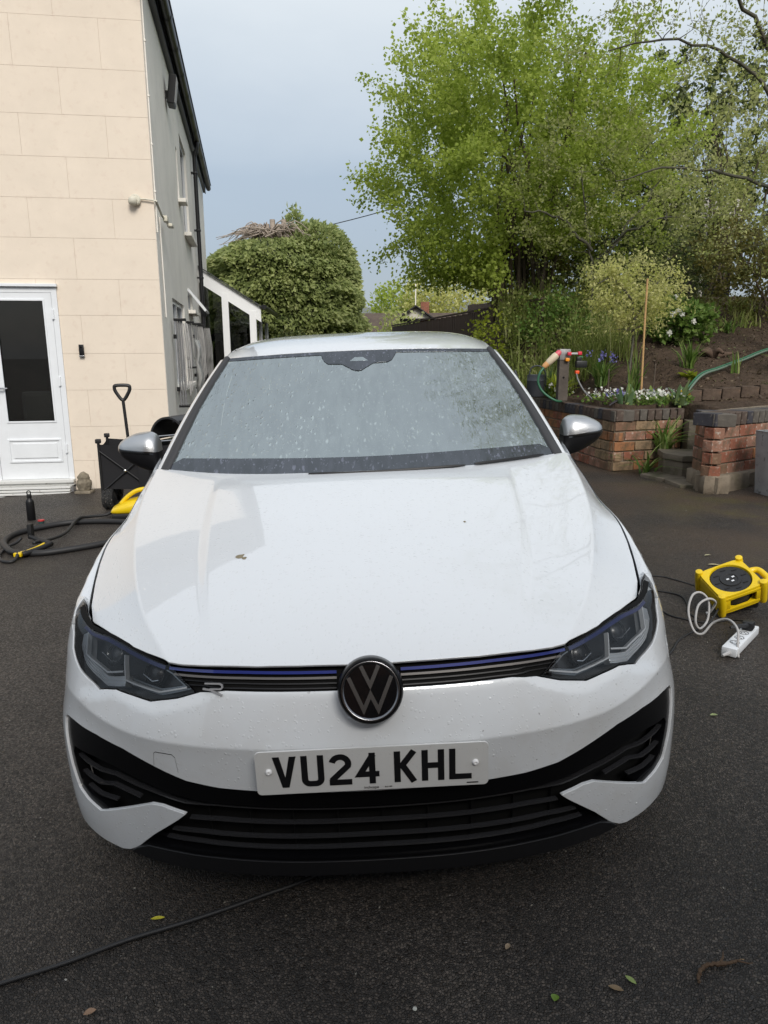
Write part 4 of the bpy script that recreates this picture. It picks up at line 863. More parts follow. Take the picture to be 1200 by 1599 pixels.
    # downpipe with swan neck and hopper
    pp=[(.130,6.45,5.13),(.130,6.45,5.05),(.085,6.45,4.90),(.075,6.45,4.78),(.075,6.45,2.6),(.075,6.45,2.25)]
    mb=MB();mb.tube([(rot@Vector(p))[:] for p in spline(pp,4)],.038,12);part('downpipe',mb,M_BLKPVC,HOUSE,smooth=True)
    mb=MB();q=rot@Matrix.Translation((.09,6.45,2.02));mb.lathe([(.042,0),(.075,.06),(.105,.15),(.11,.22),(.10,.22),(.07,.08)],4,q@Matrix.Rotation(R(45),4,'Z'));mb.tube([(rot@Vector((.075,6.45,2.04)))[:],(rot@Vector((.075,6.45,-.2)))[:]],.036,12);part('rain_hopper',mb,M_BLKPVC,HOUSE)
    for z_ in (4.6,3.6,2.75):
        mb=MB();mb.lathe([(.045,-.02),(.048,0),(.045,.02)],12,rot@Matrix.Translation((.075,6.45,z_)));mb.box((.035,6.45,z_),(.07,.12,.02),mtx=rot);part('pipe_clip',mb,M_BLKPVC,HOUSE)
    # corner bead and cable down the side
    mb=MB();mb.tube([(rot@Vector((.012,.06,z_)))[:] for z_ in np.linspace(2.6,5.0,14)],.008,6)
    mb.tube([(rot@Vector((.012,.36+.01*math.sin(z_*7),z_)))[:] for z_ in np.linspace(1.75,2.8,10)],.007,6);part('cable',mb,M_OFFWHITE,HOUSE,smooth=True)
    for z_ in (3.0,3.45,3.9,4.4):
        mb=MB();mb.box((.016,.06,z_),(.02,.022,.016),mtx=rot);part('cable_clip',mb,M_OFFWHITE,HOUSE)
    # ---- door
    dd=bpy.data.objects.new('door',None);COL.objects.link(dd);dd.parent=HOUSE
    fw=.055
    mb=MB();mb.box((dr-fw/2,.05,(dt+.0)/2),(fw,.10,dt));mb.box((dl+fw/2,.05,dt/2),(fw,.10,dt));mb.box(((dl+dr)/2,.05,dt-fw/2),(dr-dl-2*fw,.098,fw));mb.box(((dl+dr)/2,-.012,dt+.016),(dr-dl+.03,.05,.03),.004);part('door_frame',mb,M_UPVC,dd)
    a0,a1=dl+fw+.004,dr-fw-.004;yy=.028
    gl,gr,g0,g1=a0+.115,-.247+X0,.633,1.914
    mb=MB();mb.box(((a0+gl)/2,yy,1.0),(gl-a0,.045,1.96));mb.box(((gr+a1)/2,yy,1.0),(a1-gr,.045,1.96));mb.box(((gl+gr)/2,yy,(g1+1.98)/2),(gr-gl,.044,1.98-g1));mb.box(((gl+gr)/2,yy,(.02+g0)/2),(gr-gl,.044,g0-.02));part('leaf',mb,M_UPVC,dd)
    mb=MB();b=.018
    for bx in ((gl+b/2,(g0+g1)/2,b,g1-g0),(gr-b/2,(g0+g1)/2,b,g1-g0),((gl+gr)/2,g0+b/2,gr-gl-2*b,b),((gl+gr)/2,g1-b/2,gr-gl-2*b,b)):mb.box((bx[0],yy-.024,bx[1]),(bx[2],.014,bx[3]),.003)
    part('glazing_bead',mb,M_UPVC,dd)
    mb=MB();mb.box(((gl+gr)/2,yy-.004,(g0+g1)/2),(gr-gl-.004,.006,g1-g0-.004));part('pane',mb,M_PANE,dd)
    pl,pr,p0,p1=-.758+X0,-.230+X0,.213,.448
    mb=MB()
    for bx in ((pl,(p0+p1)/2,.022,p1-p0+.022),(pr,(p0+p1)/2,.022,p1-p0+.022),((pl+pr)/2,p0,pr-pl-.022,.022),((pl+pr)/2,p1,pr-pl-.022,.022)):mb.box((bx[0],yy-.028,bx[1]),(bx[2],.014,bx[3]),.005)
    mb.box(((pl+pr)/2,yy-.026,(p0+p1)/2),(pr-pl-.075,.012,p1-p0-.075),.005);part('moulded_panel',mb,M_UPVC,dd)
    mb=MB();mb.box((a0+.045,yy-.03,.96),(.034,.014,.24),.005);mb.tube([(a0+.045,yy-.035,1.0),(a0+.045,yy-.07,1.0),(a0+.10,yy-.075,1.003),(a0+.17,yy-.07,1.0)],.010,8);part('handle',mb,M_CHROME,dd,smooth=True)
    for z_ in (.35,1.07,1.76):
        mb=MB();mb.box((dr-.052,-.008,z_),(.022,.03,.10),.004);part('hinge',mb,M_UPVC,dd)
    mb=MB();mb.box(((dl+dr)/2,-.01,.0),(dr-dl+.02,.15,.035),.006);mb.box(((dl+dr)/2,.0,-.035),(dr-dl,.10,.03));part('threshold',mb,M_DIRTYW,dd)
    st=MB()
    for k in range(4):st.box(((dl+dr)/2-.03,-.06-.022*k,-.062-.028*k),(dr-dl+.02-.0*k,.14,.020),.004)
    part('ribbed_step',st,M_DIRTYW,dd)
    mb=MB();mb.box(((dl+dr)/2,-.03,-.13),(dr-dl,.12,.12));part('step_core',mb,M_GREYPL,dd)
    # hallway seen through the glass
    mb=MB();mb.box(((dl+dr)/2,1.9,1.0),(2.4,.05,2.6));part('hall_wall',mb,mat('hall_brown',(.085,.062,.045),.8,var=(3,.4)),dd);mb=MB();mb.box(((dl+dr)/2,1.0,-.05),(2.4,1.7,.05));part('hall_floor',mb,mat('hall_floor',(.22,.13,.07),.4),dd);mb=MB();mb.box(((dl+dr)/2+.1,1.2,.70),(.9,.35,.06),.01);mb.box(((dl+dr)/2-.25,1.2,.33),(.05,.3,.7));mb.box(((dl+dr)/2+.45,1.2,.33),(.05,.3,.7));part('hall_table',mb,mat('hall_wood',(.20,.11,.055),.5),dd)
    mb=MB();mb.box((gl+.10,.75,.72),(.34,.12,.42),.05);part('pale_chair_back',mb,mat('hall_grey',(.12,.11,.11),.7),dd)
    mb=MB();mb.box((gr-.02,.7,.8),(.16,.16,.42),.05);part('red_coat',mb,mat('hall_red',(.10,.02,.025),.8),dd)
    # ---- video doorbell
    db=bpy.data.objects.new('doorbell',None);COL.objects.link(db);db.parent=HOUSE;db.location=(.082+X0,-.0,1.393)
    mb=MB();mb.box((0,-.012,0),(.050,.026,.118),.008);part('body',mb,M_SATBLK,db,smooth=True);mb=MB();mb.box((0,-.012,-.062),(.052,.027,.014),.004);part('base',mb,M_CHROME,db);mb=MB();mb.lathe([(.011,0),(.010,.004),(.0,.005)],14,Matrix.Translation((0,-.025,.03))@Matrix.Rotation(R(90),4,'X'));part('lens',mb,M_GLOSSBLK,db)
    # ---- motion sensor with conduit round the corner
    ms=bpy.data.objects.new('motion_sensor',None);COL.objects.link(ms);ms.parent=HOUSE;ms.location=(.750+X0,0,2.90)
    IV=mat('ivory_plastic',(.60,.57,.47),.5,var=(20,.12))
    q=Matrix.Rotation(R(90),4,'X');mb=MB();mb.lathe([(.055,0),(.055,.03),(.045,.04),(.0,.04)],18,q);mb.lathe([(.045,-.02),(.042,.03),(.02,.05),(0,.052)],16,Matrix.Translation((-.02,-.05,-.015))@Matrix.Rotation(R(115),4,'X'));part('sensor_head',mb,IV,ms,smooth=True)
    mb=MB();mb.tube([(.05,-.012,.01),(.10,-.014,.008),(.172,-.016,.0),(.195,-.012,-.005),(.20,.05,-.02)],.008,6);part('conduit',mb,IV,ms,smooth=True)
    mb=MB();mb.tube([(.2,.02,.0),(.215,.25,-.10),(.22,.62,-.12)],.012,6);mb.box((.232,.42,-.11),(.05,.12,.06),.01);mb.box((.236,.72,-.13),(.06,.16,.035),.008);part('bracket',mb,IV,ms)
    # ---- flood light under the eaves
    fl=bpy.data.objects.new('flood_light',None);COL.objects.link(fl);fl.parent=HOUSE;fl.matrix_local=rot@Matrix.Translation((.0,2.16,4.62))
    mb=MB();mb.box((.09,0,0),(.09,.24,.34),.012,mtx=Matrix.Rotation(R(8),4,'Y'));part('lamp_body',mb,M_SATBLK,fl);mb=MB();mb.box((.138,0,0),(.006,.20,.29),.002,mtx=Matrix.Rotation(R(8),4,'Y'));part('lamp_glass',mb,M_GREYCORD,fl);mb=MB();mb.box((.025,0,-.05),(.06,.06,.08));part('bracket',mb,M_SATBLK,fl)
build_house()
# ---- things hung on the side wall: folded clothes airers
SW=Matrix.Translation((-2.372,7.899,0))@Matrix.Rotation(R(10.5),4,'Z')
def airer(b,z0,z1,n,label,w=.16,cords=6):
    t=empty('clothes_airer',(0,0,0),0,label,'clothes airer','folded airers on the side wall');t.matrix_world=SW@Matrix.Translation((.03,b,z0))
    h=z1-z0;mb=MB()
    for k in range(n):mb.box((.03+.028*k,.018*k,h/2),(.020,.034,h),.004)
    part('rails',mb,M_GREYPL,t)
    mb=MB();mb.box((.03+.014*n,.01*n,h-.01),(.05+.03*n,.12,.03),.006);part('end_cap',mb,M_SATBLK,t);mb=MB();mb.box((.03+.014*n,.01*n,.0),(.05+.03*n,.10,.03),.006);part('end_cap',mb,M_SATBLK,t)
    for k in range(cords):
        P=[(.05+.02*k,.05+.012*k,h-.06),(.06+.024*k,.07+.02*math.sin(k*2.1),h*.6),(.055+.022*k,.085+.03*math.sin(k*1.3),h*.25+.03*(k%3)),(.065+.02*k,.07+.03*math.cos(k),h*.12+.04*(k%4)),(.06+.024*k,.03,h*.35),(.05+.02*k,.02,h-.05)]
        mb=MB();mb.tube(spline(P,5),.0045,5);part('cord',mb,M_GREYCORD,t,smooth=True)
    mb=MB();mb.box((.01,.0,h*.8),(.04,.05,.05));mb.box((.01,.0,h*.2),(.04,.05,.05));part('wall_bracket',mb,M_SATBLK,t)
airer(.95,.72,1.76,3,'tallest grey folded clothes airer hung nearest the house corner')
airer(2.75,1.15,1.80,2,'short grey folded clothes airer with black caps beside the window',cords=2)
airer(3.95,.80,1.82,3,'grey folded clothes airer hung between window and black downpipe')
airer(5.35,.75,1.84,2,'last grey folded clothes airer next to the black downpipe',cords=8)
# white plastic sheet hanging under the window
def plastic():
    m=SW@Matrix.Translation((.10,3.25,.0));G=[]
    for i in range(14):
        row=[]
        for j in range(10):
            y=-.28+.56*i/13;z=.55+1.0*j/9;row.append((m@Vector((.05+.035*math.sin(i*1.7+j*.4)+.02*math.sin(j*1.9),y*(.5+.5*(1-abs(j-4)/8)),z)))[:])
        G.append(row)
    mb=MB();mb.grid(np.array(G));o=mb.build('plastic_sheet',mat('clear_plastic_sheet',(.55,.55,.54),.3,coat=.5,alpha=.8),angle=179);tag(o,'crumpled white plastic sheet hanging among the airers below the window','plastic sheet')
plastic()
# ---- lean-to porch at the far end of the side wall
def build_porch():
    t=empty('lean_to_porch',(-3.75,14.75,0),R(4),'white framed glazed lean-to porch with sloping slate roof beyond the downpipe','porch')
    M_UPVC=mat('porch_white',(.86,.87,.88),.4,spec=.4)
    xl,xr=.10,1.22;zl,zr=2.98,2.27;zof=lambda x:zl+(zr-zl)*(x-xl)/(xr-xl)
    mb=MB();mb.prism([(xl,zof(xl)+.02),(xr+.08,zof(xr+.08)+.02),(xr+.08,zof(xr+.08)-.27),(xl,zof(xl)-.27)],.04,Matrix(((1,0,0,0),(0,0,1,-.05),(0,1,0,0),(0,0,0,1))));part('barge_board',mb,M_UPVC,t)
    mb=MB();G=np.array([[(x,y,zof(x)+.03) for x in (xl-.1,xr+.14)] for y in (-.12,3.0)]+[[(x,y,zof(x)+.055) for x in (xl-.1,xr+.14)] for y in (3.0,-.12)]);mb.grid(G,cu=True);part('roof',mb,M_SLATE,t)
    mb=MB();mb.tube([(xr+.15,-.12,zr-.03),(xr+.15,3.0,zr-.03)],.05,10);part('gutter',mb,M_BLKPVC,t,smooth=True)
    for x in (.60,1.135):
        mb=MB();mb.box((x,.0,(zof(x)-.15)/2),(.13,.11,zof(x)-.15),.006);part('post',mb,M_UPVC,t)
    for y_ in (1.4,2.9):
        mb=MB();mb.box((1.135,y_,1.0),(.085,.09,2.1),.006);part('post',mb,M_UPVC,t)
    for a,b in ((xl,.557),(.643,1.092)):
        mb=MB();mb.prism([(a,.35),(b,.35),(b,zof(b)-.27),(a,zof(a)-.27)],.012,Matrix(((1,0,0,0),(0,0,1,-.006),(0,1,0,0),(0,0,0,1))));part('pane',mb,M_PANE2,t)
    for y0,y1 in ((.05,1.35),(1.45,2.85)):
        mb=MB();mb.box((1.135,(y0+y1)/2,1.2),(.012,y1-y0,1.7));part('pane',mb,M_PANE2,t)
    mb=MB();mb.box((.66,0,.1),(1.12,.12,.5));mb.box((1.14,1.45,.1),(.12,2.9,.5));part('dwarf_wall',mb,M_OFFWHITE,t)
    # clutter behind the glass: hat stand with coats
    mb=MB();mb.lathe([(.02,.3),(.13,.9),(.16,1.35),(.10,1.62),(.02,1.66)],12,Matrix.Translation((.38,.55,0)));part('hanging_coat',mb,mat('brown_coat',(.10,.055,.03),.9),t,smooth=True)
    mb=MB();mb.lathe([(.02,1.58),(.19,1.6),(.16,1.72),(.05,1.76)],12,Matrix.Translation((.36,.5,0)));part('dark_hat',mb,M_TRIM,t,smooth=True)
build_porch()
# ------------------------------------------------------------------ vegetation helpers
def leaf_mat(name,stops,trans=.45,rough=.55,spec=.3):
    m=bpy.data.materials.new(name);m.use_nodes=True;nt=m.node_tree;L=nt.links.new;b=nt.nodes['Principled BSDF'];o=nt.nodes['Material Output']
    at=_n(nt,'ShaderNodeAttribute');at.attribute_name='rnd';cr=_n(nt,'ShaderNodeValToRGB');L(at.outputs['Fac'],cr.inputs[0]);e=cr.color_ramp.elements
    e[0].position,e[0].color=0,(*stops[0],1);e[1].position,e[1].color=1,(*stops[-1],1)
    for i,c in enumerate(stops[1:-1]):k=e.new((i+1)/(len(stops)-1));k.color=(*c,1)
    L(cr.outputs[0],b.inputs['Base Color']);b.inputs['Roughness'].default_value=rough;b.inputs['Specular IOR Level'].default_value=spec
    tr=_n(nt,'ShaderNodeBsdfTranslucent');hs=_n(nt,'ShaderNodeHueSaturation');hs.inputs['Value'].default_value=1.25;L(cr.outputs[0],hs.inputs['Color']);L(hs.outputs[0],tr.inputs[0])
    mx=_n(nt,'ShaderNodeMixShader');mx.inputs[0].default_value=trans;L(b.outputs[0],mx.inputs[1]);L(tr.outputs[0],mx.inputs[2]);L(mx.outputs[0],o.inputs[0]);return m
def fast_mesh(name,V,Fq,m,rnd=None,smooth=False):
    """V (n,3), Fq (k,3|4) index array"""
    me=bpy.data.meshes.new(name);V=np.asarray(V,np.float32);Fq=np.asarray(Fq,np.int32);k,c=Fq.shape
    me.vertices.add(len(V));me.vertices.foreach_set('co',V.ravel());me.loops.add(k*c);me.loops.foreach_set('vertex_index',Fq.ravel())
    me.polygons.add(k);me.polygons.foreach_set('loop_start',np.arange(0,k*c,c,dtype=np.int32));me.polygons.foreach_set('loop_total',np.full(k,c,np.int32))
    if smooth:me.polygons.foreach_set('use_smooth',np.ones(k,bool))
    me.materials.append(m);me.update(calc_edges=True)
    if rnd is not None:a=me.attributes.new('rnd','FLOAT','POINT');a.data.foreach_set('value',np.asarray(rnd,np.float32))
    return me
def unit(v):return v/np.maximum(np.linalg.norm(v,axis=-1,keepdims=True),1e-9)
def leaves(C,A,size,aspect=.7,fold=.25,rng=RNG,jit=.35):
    """kite leaves at C pointing along A; returns V,F(quads as two tris folded),rnd"""
    n=len(C);A=unit(A+rng.normal(0,jit,(n,3)));s=(size*rng.uniform(.6,1.25,n))[:,None]
    w=unit(np.cross(A,rng.normal(0,1,(n,3))));nn=np.cross(A,w)
    b=C;tip=C+A*s;l=C+A*s*.42+w*s*aspect*.5+nn*s*fold*.3;r_=C+A*s*.42-w*s*aspect*.5+nn*s*fold*.3;tip=tip-nn*s*.08
    V=np.stack([b,l,tip,r_],1).reshape(-1,3);i=np.arange(n)[:,None]*4
    Fq=np.concatenate([i+[0,1,2],i+[0,2,3]],0);rnd=np.repeat(rng.uniform(0,1,n),4)
    return V,Fq,rnd
def tubes_mesh(name,polys,m,n=5):
    """many tapered tubes in one mesh; polys: list of (pts(k,3), radii(k))"""
    Vs,Fs=[],[];b=0
    for P,r_ in polys:
        P=np.asarray(P,float);k=len(P);T=unit(np.gradient(P,axis=0));u=unit(np.cross(T,np.array([.31,.87,.38])));v=np.cross(T,u)
        a=np.linspace(0,2*np.pi,n,endpoint=False);ring=P[:,None]+(u[:,None]*np.cos(a)[None,:,None]+v[:,None]*np.sin(a)[None,:,None])*np.asarray(r_)[:,None,None]
        Vs.append(ring.reshape(-1,3));i=np.arange(k-1)[:,None]*n;j=np.arange(n)[None,:];j2=(j+1)%n
        q=np.stack([i+j,i+j2,i+n+j2,i+n+j],-1).reshape(-1,4)+b;Fs.append(q);b+=k*n
    return fast_mesh(name,np.vstack(Vs),np.vstack(Fs),m,smooth=True)
def grow(stems,targets,rng,r_tw=.0045,r_end=.0022,sag=.12,penal=1.2,kpts=6):
    """stems: list of (pts,radii). connects every target to the nearest wood; returns all polylines and the twig list"""
    nodes=np.vstack([np.asarray(s[0]) for s in stems]);rad=np.concatenate([np.asarray(s[1]) for s in stems]);polys=list(stems);tw=[]
    base=nodes.mean(0);order=np.argsort(np.linalg.norm(targets-nodes[0],axis=1))
    for t in targets[order]:
        d=t-nodes;dist=np.linalg.norm(d,axis=1)+penal*np.maximum(0,-d[:,2]);i=int(np.argmin(dist));p=nodes[i];L_=np.linalg.norm(t-p)
        if L_<.03:continue
        u=np.linspace(0,1,kpts)[:,None];mid=(p+t)/2+np.array([0,0,sag*L_])+rng.normal(0,.07*L_,3);P=(1-u)**2*p+2*u*(1-u)*mid+u*u*t
        P[1:-1]+=rng.normal(0,.02*L_,(kpts-2,3))
        r0=min(rad[i]*.8,r_tw+.006*L_);rr=np.linspace(r0,max(r_end,r0*.35),kpts);polys.append((P,rr));tw.append(P)
        nodes=np.vstack([nodes,P[1:]]);rad=np.concatenate([rad,rr[1:]])
    return polys,tw
def in_ellipsoid(n,c,r_,rng,inner=.25,lump=.0,seed=0):
    d=unit(rng.normal(0,1,(n,3)));k=(inner**3+(1-inner**3)*rng.uniform(0,1,n))**(1/3)
    if lump>0:
        f=np.array([mnoise.noise(Vector((x*1.9+seed,y*1.9,z*1.9))) for x,y,z in d]);k=k*(1+lump*f)
    return np.asarray(c)+d*k[:,None]*np.asarray(r_)
def leaf_cloud(tw,per,size,rng,spread=.06,droop=.5,t0=.25,**kw):
    C,A,RN=[],[],[]
    for P in tw:
        k=rng.poisson(per);u=rng.uniform(t0,1,k)*(len(P)-1);i=np.minimum(u.astype(int),len(P)-2);f=(u-i)[:,None];c=P[i]*(1-f)+P[i+1]*f;d=unit(P[i+1]-P[i]);C.append(c+rng.normal(0,spread,(k,3)));A.append(d+rng.normal(0,.8,(k,3))+np.array([0,0,-droop]));RN.append(np.clip(rng.uniform()*.62+rng.uniform(0,.38,k),0,1))
    C=np.vstack(C);A=np.vstack(A);V,Fq,_=leaves(C,A,size,rng=rng,**kw);return V,Fq,np.repeat(np.concatenate(RN),4)
def tree_thing(name,label,cat,base,polys,leafdat,wood,leafm,group=None,n=5,crown='crown',trunk='trunk'):
    t=empty(name,tuple(base),0,label,cat,group);b=np.asarray(base)
    link(trunk,tubes_mesh(trunk,[(np.asarray(P)-b,r_) for P,r_ in polys],wood,n),t)
    if leafdat is not None:V,Fq,rn=leafdat;link(crown,fast_mesh(crown,V-b,Fq,leafm,rn),t)
    return t
M_BARK=mat('bark_brown',(.085,.065,.048),.9,bump=(40,.5,5,.01),var=(12,.35))
M_BARKG=mat('bark_grey_green',(.10,.095,.07),.9,bump=(40,.5,5,.01),var=(12,.3))
M_DEAD=mat('bare_dead_wood',(.36,.30,.25),.85,bump=(30,.4,5,.01),var=(10,.25))
L_HAZEL=leaf_mat('hazel_leaf',[(.21,.28,.04),(.30,.38,.055),(.38,.46,.085),(.47,.53,.15)],.5)
L_SPARSE=leaf_mat('young_leaf',[(.24,.29,.07),(.33,.37,.11),(.41,.43,.16),(.50,.50,.27)],.45)
L_DARK=leaf_mat('dark_leaf',[(.05,.075,.022),(.075,.105,.03),(.11,.13,.04),(.14,.145,.05)],.35)
L_OLIVE=leaf_mat('olive_leaf',[(.08,.08,.02),(.13,.12,.03),(.17,.16,.04),(.21,.17,.05)],.4)
L_VARIEG=leaf_mat('variegated_leaf',[(.36,.40,.09),(.50,.51,.17),(.60,.58,.27),(.40,.42,.11)],.5)
L_CONIF=leaf_mat('conifer_spray',[(.17,.22,.08),(.28,.33,.12),(.38,.43,.17),(.46,.49,.22)],.45)
L_BLADE=leaf_mat('strap_leaf',[(.06,.12,.02),(.10,.18,.03),(.16,.24,.05),(.26,.30,.10)],.35)
L_BROAD=leaf_mat('broad_leaf',[(.10,.17,.08),(.15,.22,.10),(.20,.26,.11),(.17,.24,.05)],.35)
L_LIME=leaf_mat('lime_leaf',[(.17,.22,.02),(.25,.30,.03),(.33,.36,.04)],.45)
L_WEED=leaf_mat('wild_grass',[(.14,.18,.04),(.21,.26,.06),(.28,.32,.09),(.34,.33,.15)],.4)
L_WHITE=leaf_mat('white_petal',[(.62,.62,.56),(.75,.75,.70),(.82,.81,.76)],.35)
L_VIOLET=leaf_mat('violet_petal',[(.16,.15,.42),(.24,.23,.55),(.33,.31,.62)],.35)
L_YEL=leaf_mat('yellow_petal',[(.55,.30,.01),(.7,.42,.02)],.35)
# ------------------------------------------------------------------ bank
def hb(x,y):
    x=np.asarray(x,float);y=np.asarray(y,float)
    d1=y-(8.0+.10*np.maximum(0,x-3.3));h1=.79+.295*np.maximum(0,d1-.30)+.12*np.clip((x-3.35)/.3,0,1)*np.clip((d1-.2)/.15,0,1)
    dl=(x-2.48)*.985+(y-7.645)*.175;h2=.79+.8*np.maximum(0,dl-.35)+np.maximum(0,y-10.3)*1.0
    h=np.minimum(h1,h2);return np.where(h>2.3,2.3+.18*(h-2.3),h)
M_SOIL=mat('bank_soil',(.060,.042,.030),.95,bump=(16,.9,9,.05),var=(5,.35),var2=[(9,(.10,.075,.05),.58,.72),(2.3,(.045,.05,.018),.60,.75)],spec=.15)
def build_bank():
    bd=spline([(3.4,30),(2.7,18),(2.10,13.2),(2.17,10.1),(2.36,9.0),(2.63,7.85),(3.35,8.08),(3.55,7.45),(4.6,7.75),(7,8.4),(13,9.5)],9)
    dirs=spline([(1,.15),(1,.2),(1,.25),(1,.3),(.95,.35),(.6,.8),(.15,1),(.25,1),(.1,1),(0,1),(0,1)],9);dirs=unit(dirs)
    D=np.concatenate([[0,.02],np.linspace(.08,4,44),np.linspace(4.3,30,24)]);G=[]
    for p,d in zip(bd,dirs):
        row=[]
        for k,q in enumerate(D):
            x,y=p+d*q;z=float(hb(x,y))+.05*mnoise.noise(Vector((x*2.3,y*2.3,0)))+.022*mnoise.noise(Vector((x*9,y*9,3)))+.012*mnoise.noise(Vector((x*22,y*22,7)))
            if k==0:z=float(gz(x))-.1
            row.append((x,y,z))
        G.append(row)
    mb=MB();mb.grid(np.array(G),flip=False);o=mb.build('bank',M_SOIL,angle=179);tag(o,kind='structure')
build_bank()
def hz(x,y):return float(hb(x,y))
# ------------------------------------------------------------------ brick retaining wall, pillar wall, steps
BR=[mat('brick_%s'%n,c,.9,bump=(70,.6,6,.006),var=(18,.22),var2=[(30,c2,.56,.68),(7,(.085,.068,.045),.52,.70),(3.1,(.07,.075,.035),.60,.75)],spec=.2) for n,c,c2 in (('orange',(.29,.135,.065),(.17,.10,.06)),('red',(.24,.095,.06),(.36,.28,.23)),('brown',(.18,.105,.068),(.25,.17,.11)),('buff',(.26,.18,.11),(.15,.11,.065)),('pink',(.28,.15,.105),(.46,.40,.34)))]
BC=[mat('coping_%s'%n,c,.75,bump=(60,.5,5,.005),var=(16,.25),var2=[(25,(.17,.15,.12),.60,.74)],spec=.3) for n,c in (('blue',(.050,.048,.055)),('brown',(.085,.062,.050)),('grey',(.10,.088,.075)))]
M_MORTAR=mat('old_mortar',(.20,.165,.125),.95,bump=(60,.6,6,.008),var=(8,.3),var2=[(3,(.07,.065,.03),.55,.75)],spec=.1)
_bc={}
M_EDGE=mat('soil_stained_brick',(.085,.062,.047),.95,bump=(40,.8,6,.01),var=(9,.4),var2=[(14,(.15,.10,.07),.58,.70)],spec=.15)
def brick_mesh(l,h,d,m,v):
    key=(round(l,3),round(h,3),round(d,3),m.name,v)
    if key not in _bc:
        rn=random.Random(hash(key)&0xffff);bm=bmesh.new();bmesh.ops.create_cube(bm,size=1)
        for q in bm.verts:q.co=Vector((q.co.x*l+rn.uniform(-.004,.004),q.co.y*d+rn.uniform(-.002,.002),q.co.z*h+rn.uniform(-.003,.003)))
        bmesh.ops.bevel(bm,geom=bm.edges[:],offset=.005,segments=1,affect='EDGES');me=bpy.data.meshes.new('brick');bm.to_mesh(me);bm.free();me.materials.append(m);_bc[key]=me
    return _bc[key]
def brick_face(parent,p0,p1,z0,z1,zc,mats,wts,seed,lastcop=True,cop_d=.23,skip=0):
    """courses of stretchers from p0 to p1 (outer face line), coping headers on top"""
    rn=random.Random(seed);p0=np.array(p0,float);p1=np.array(p1,float);L_=np.hypot(*(p1-p0));d=(p1-p0)/L_;nrm=np.array([d[1],-d[0]]);ang=math.atan2(d[1],d[0])
    ch=(zc-z0)/round((zc-z0)/.107);nc=round((zc-z0)/ch)
    for c in range(nc):
        x=-.135 if c%2 else 0.
        while x<L_-.02:
            a=max(x,0);b=min(x+.27,L_)
            if b-a>.04 and not(skip and a>L_-skip):
                l=b-a-.015;cx=(a+b)/2;h=ch-.015;P=p0+d*cx-nrm*(.048-rn.uniform(-.004,.004))
                o=link('brick',brick_mesh(round(l/.02)*.02 if l>.2 else l,h,.10,rn.choices(mats,wts)[0],rn.randrange(4)),parent);o.location=(*P,z0+ch*(c+.5));o.rotation_euler=(rn.uniform(-.02,.02),rn.uniform(-.012,.012),ang+rn.uniform(-.015,.015))
            x+=.27
    n=max(1,round(L_/.098));w=L_/n
    for k in range(n):
        P=p0+d*(w*(k+.5))-nrm*(cop_d/2-.012)
        o=link('coping_brick',brick_mesh(w-.012,z1-zc-.004,cop_d,rn.choices(BC,(4,3,3))[0],rn.randrange(3)),parent);o.location=(*P,(z1+zc)/2+.002);o.rotation_euler=(rn.uniform(-.015,.015),rn.uniform(-.02,.02),ang+rn.uniform(-.02,.02))
def core(parent,poly,z0,z1,name='mortar_core'):
    mb=MB();mb.prism(poly,z1-z0,Matrix.Translation((0,0,z0)));return mb.build(name,M_MORTAR,parent,smooth=False)
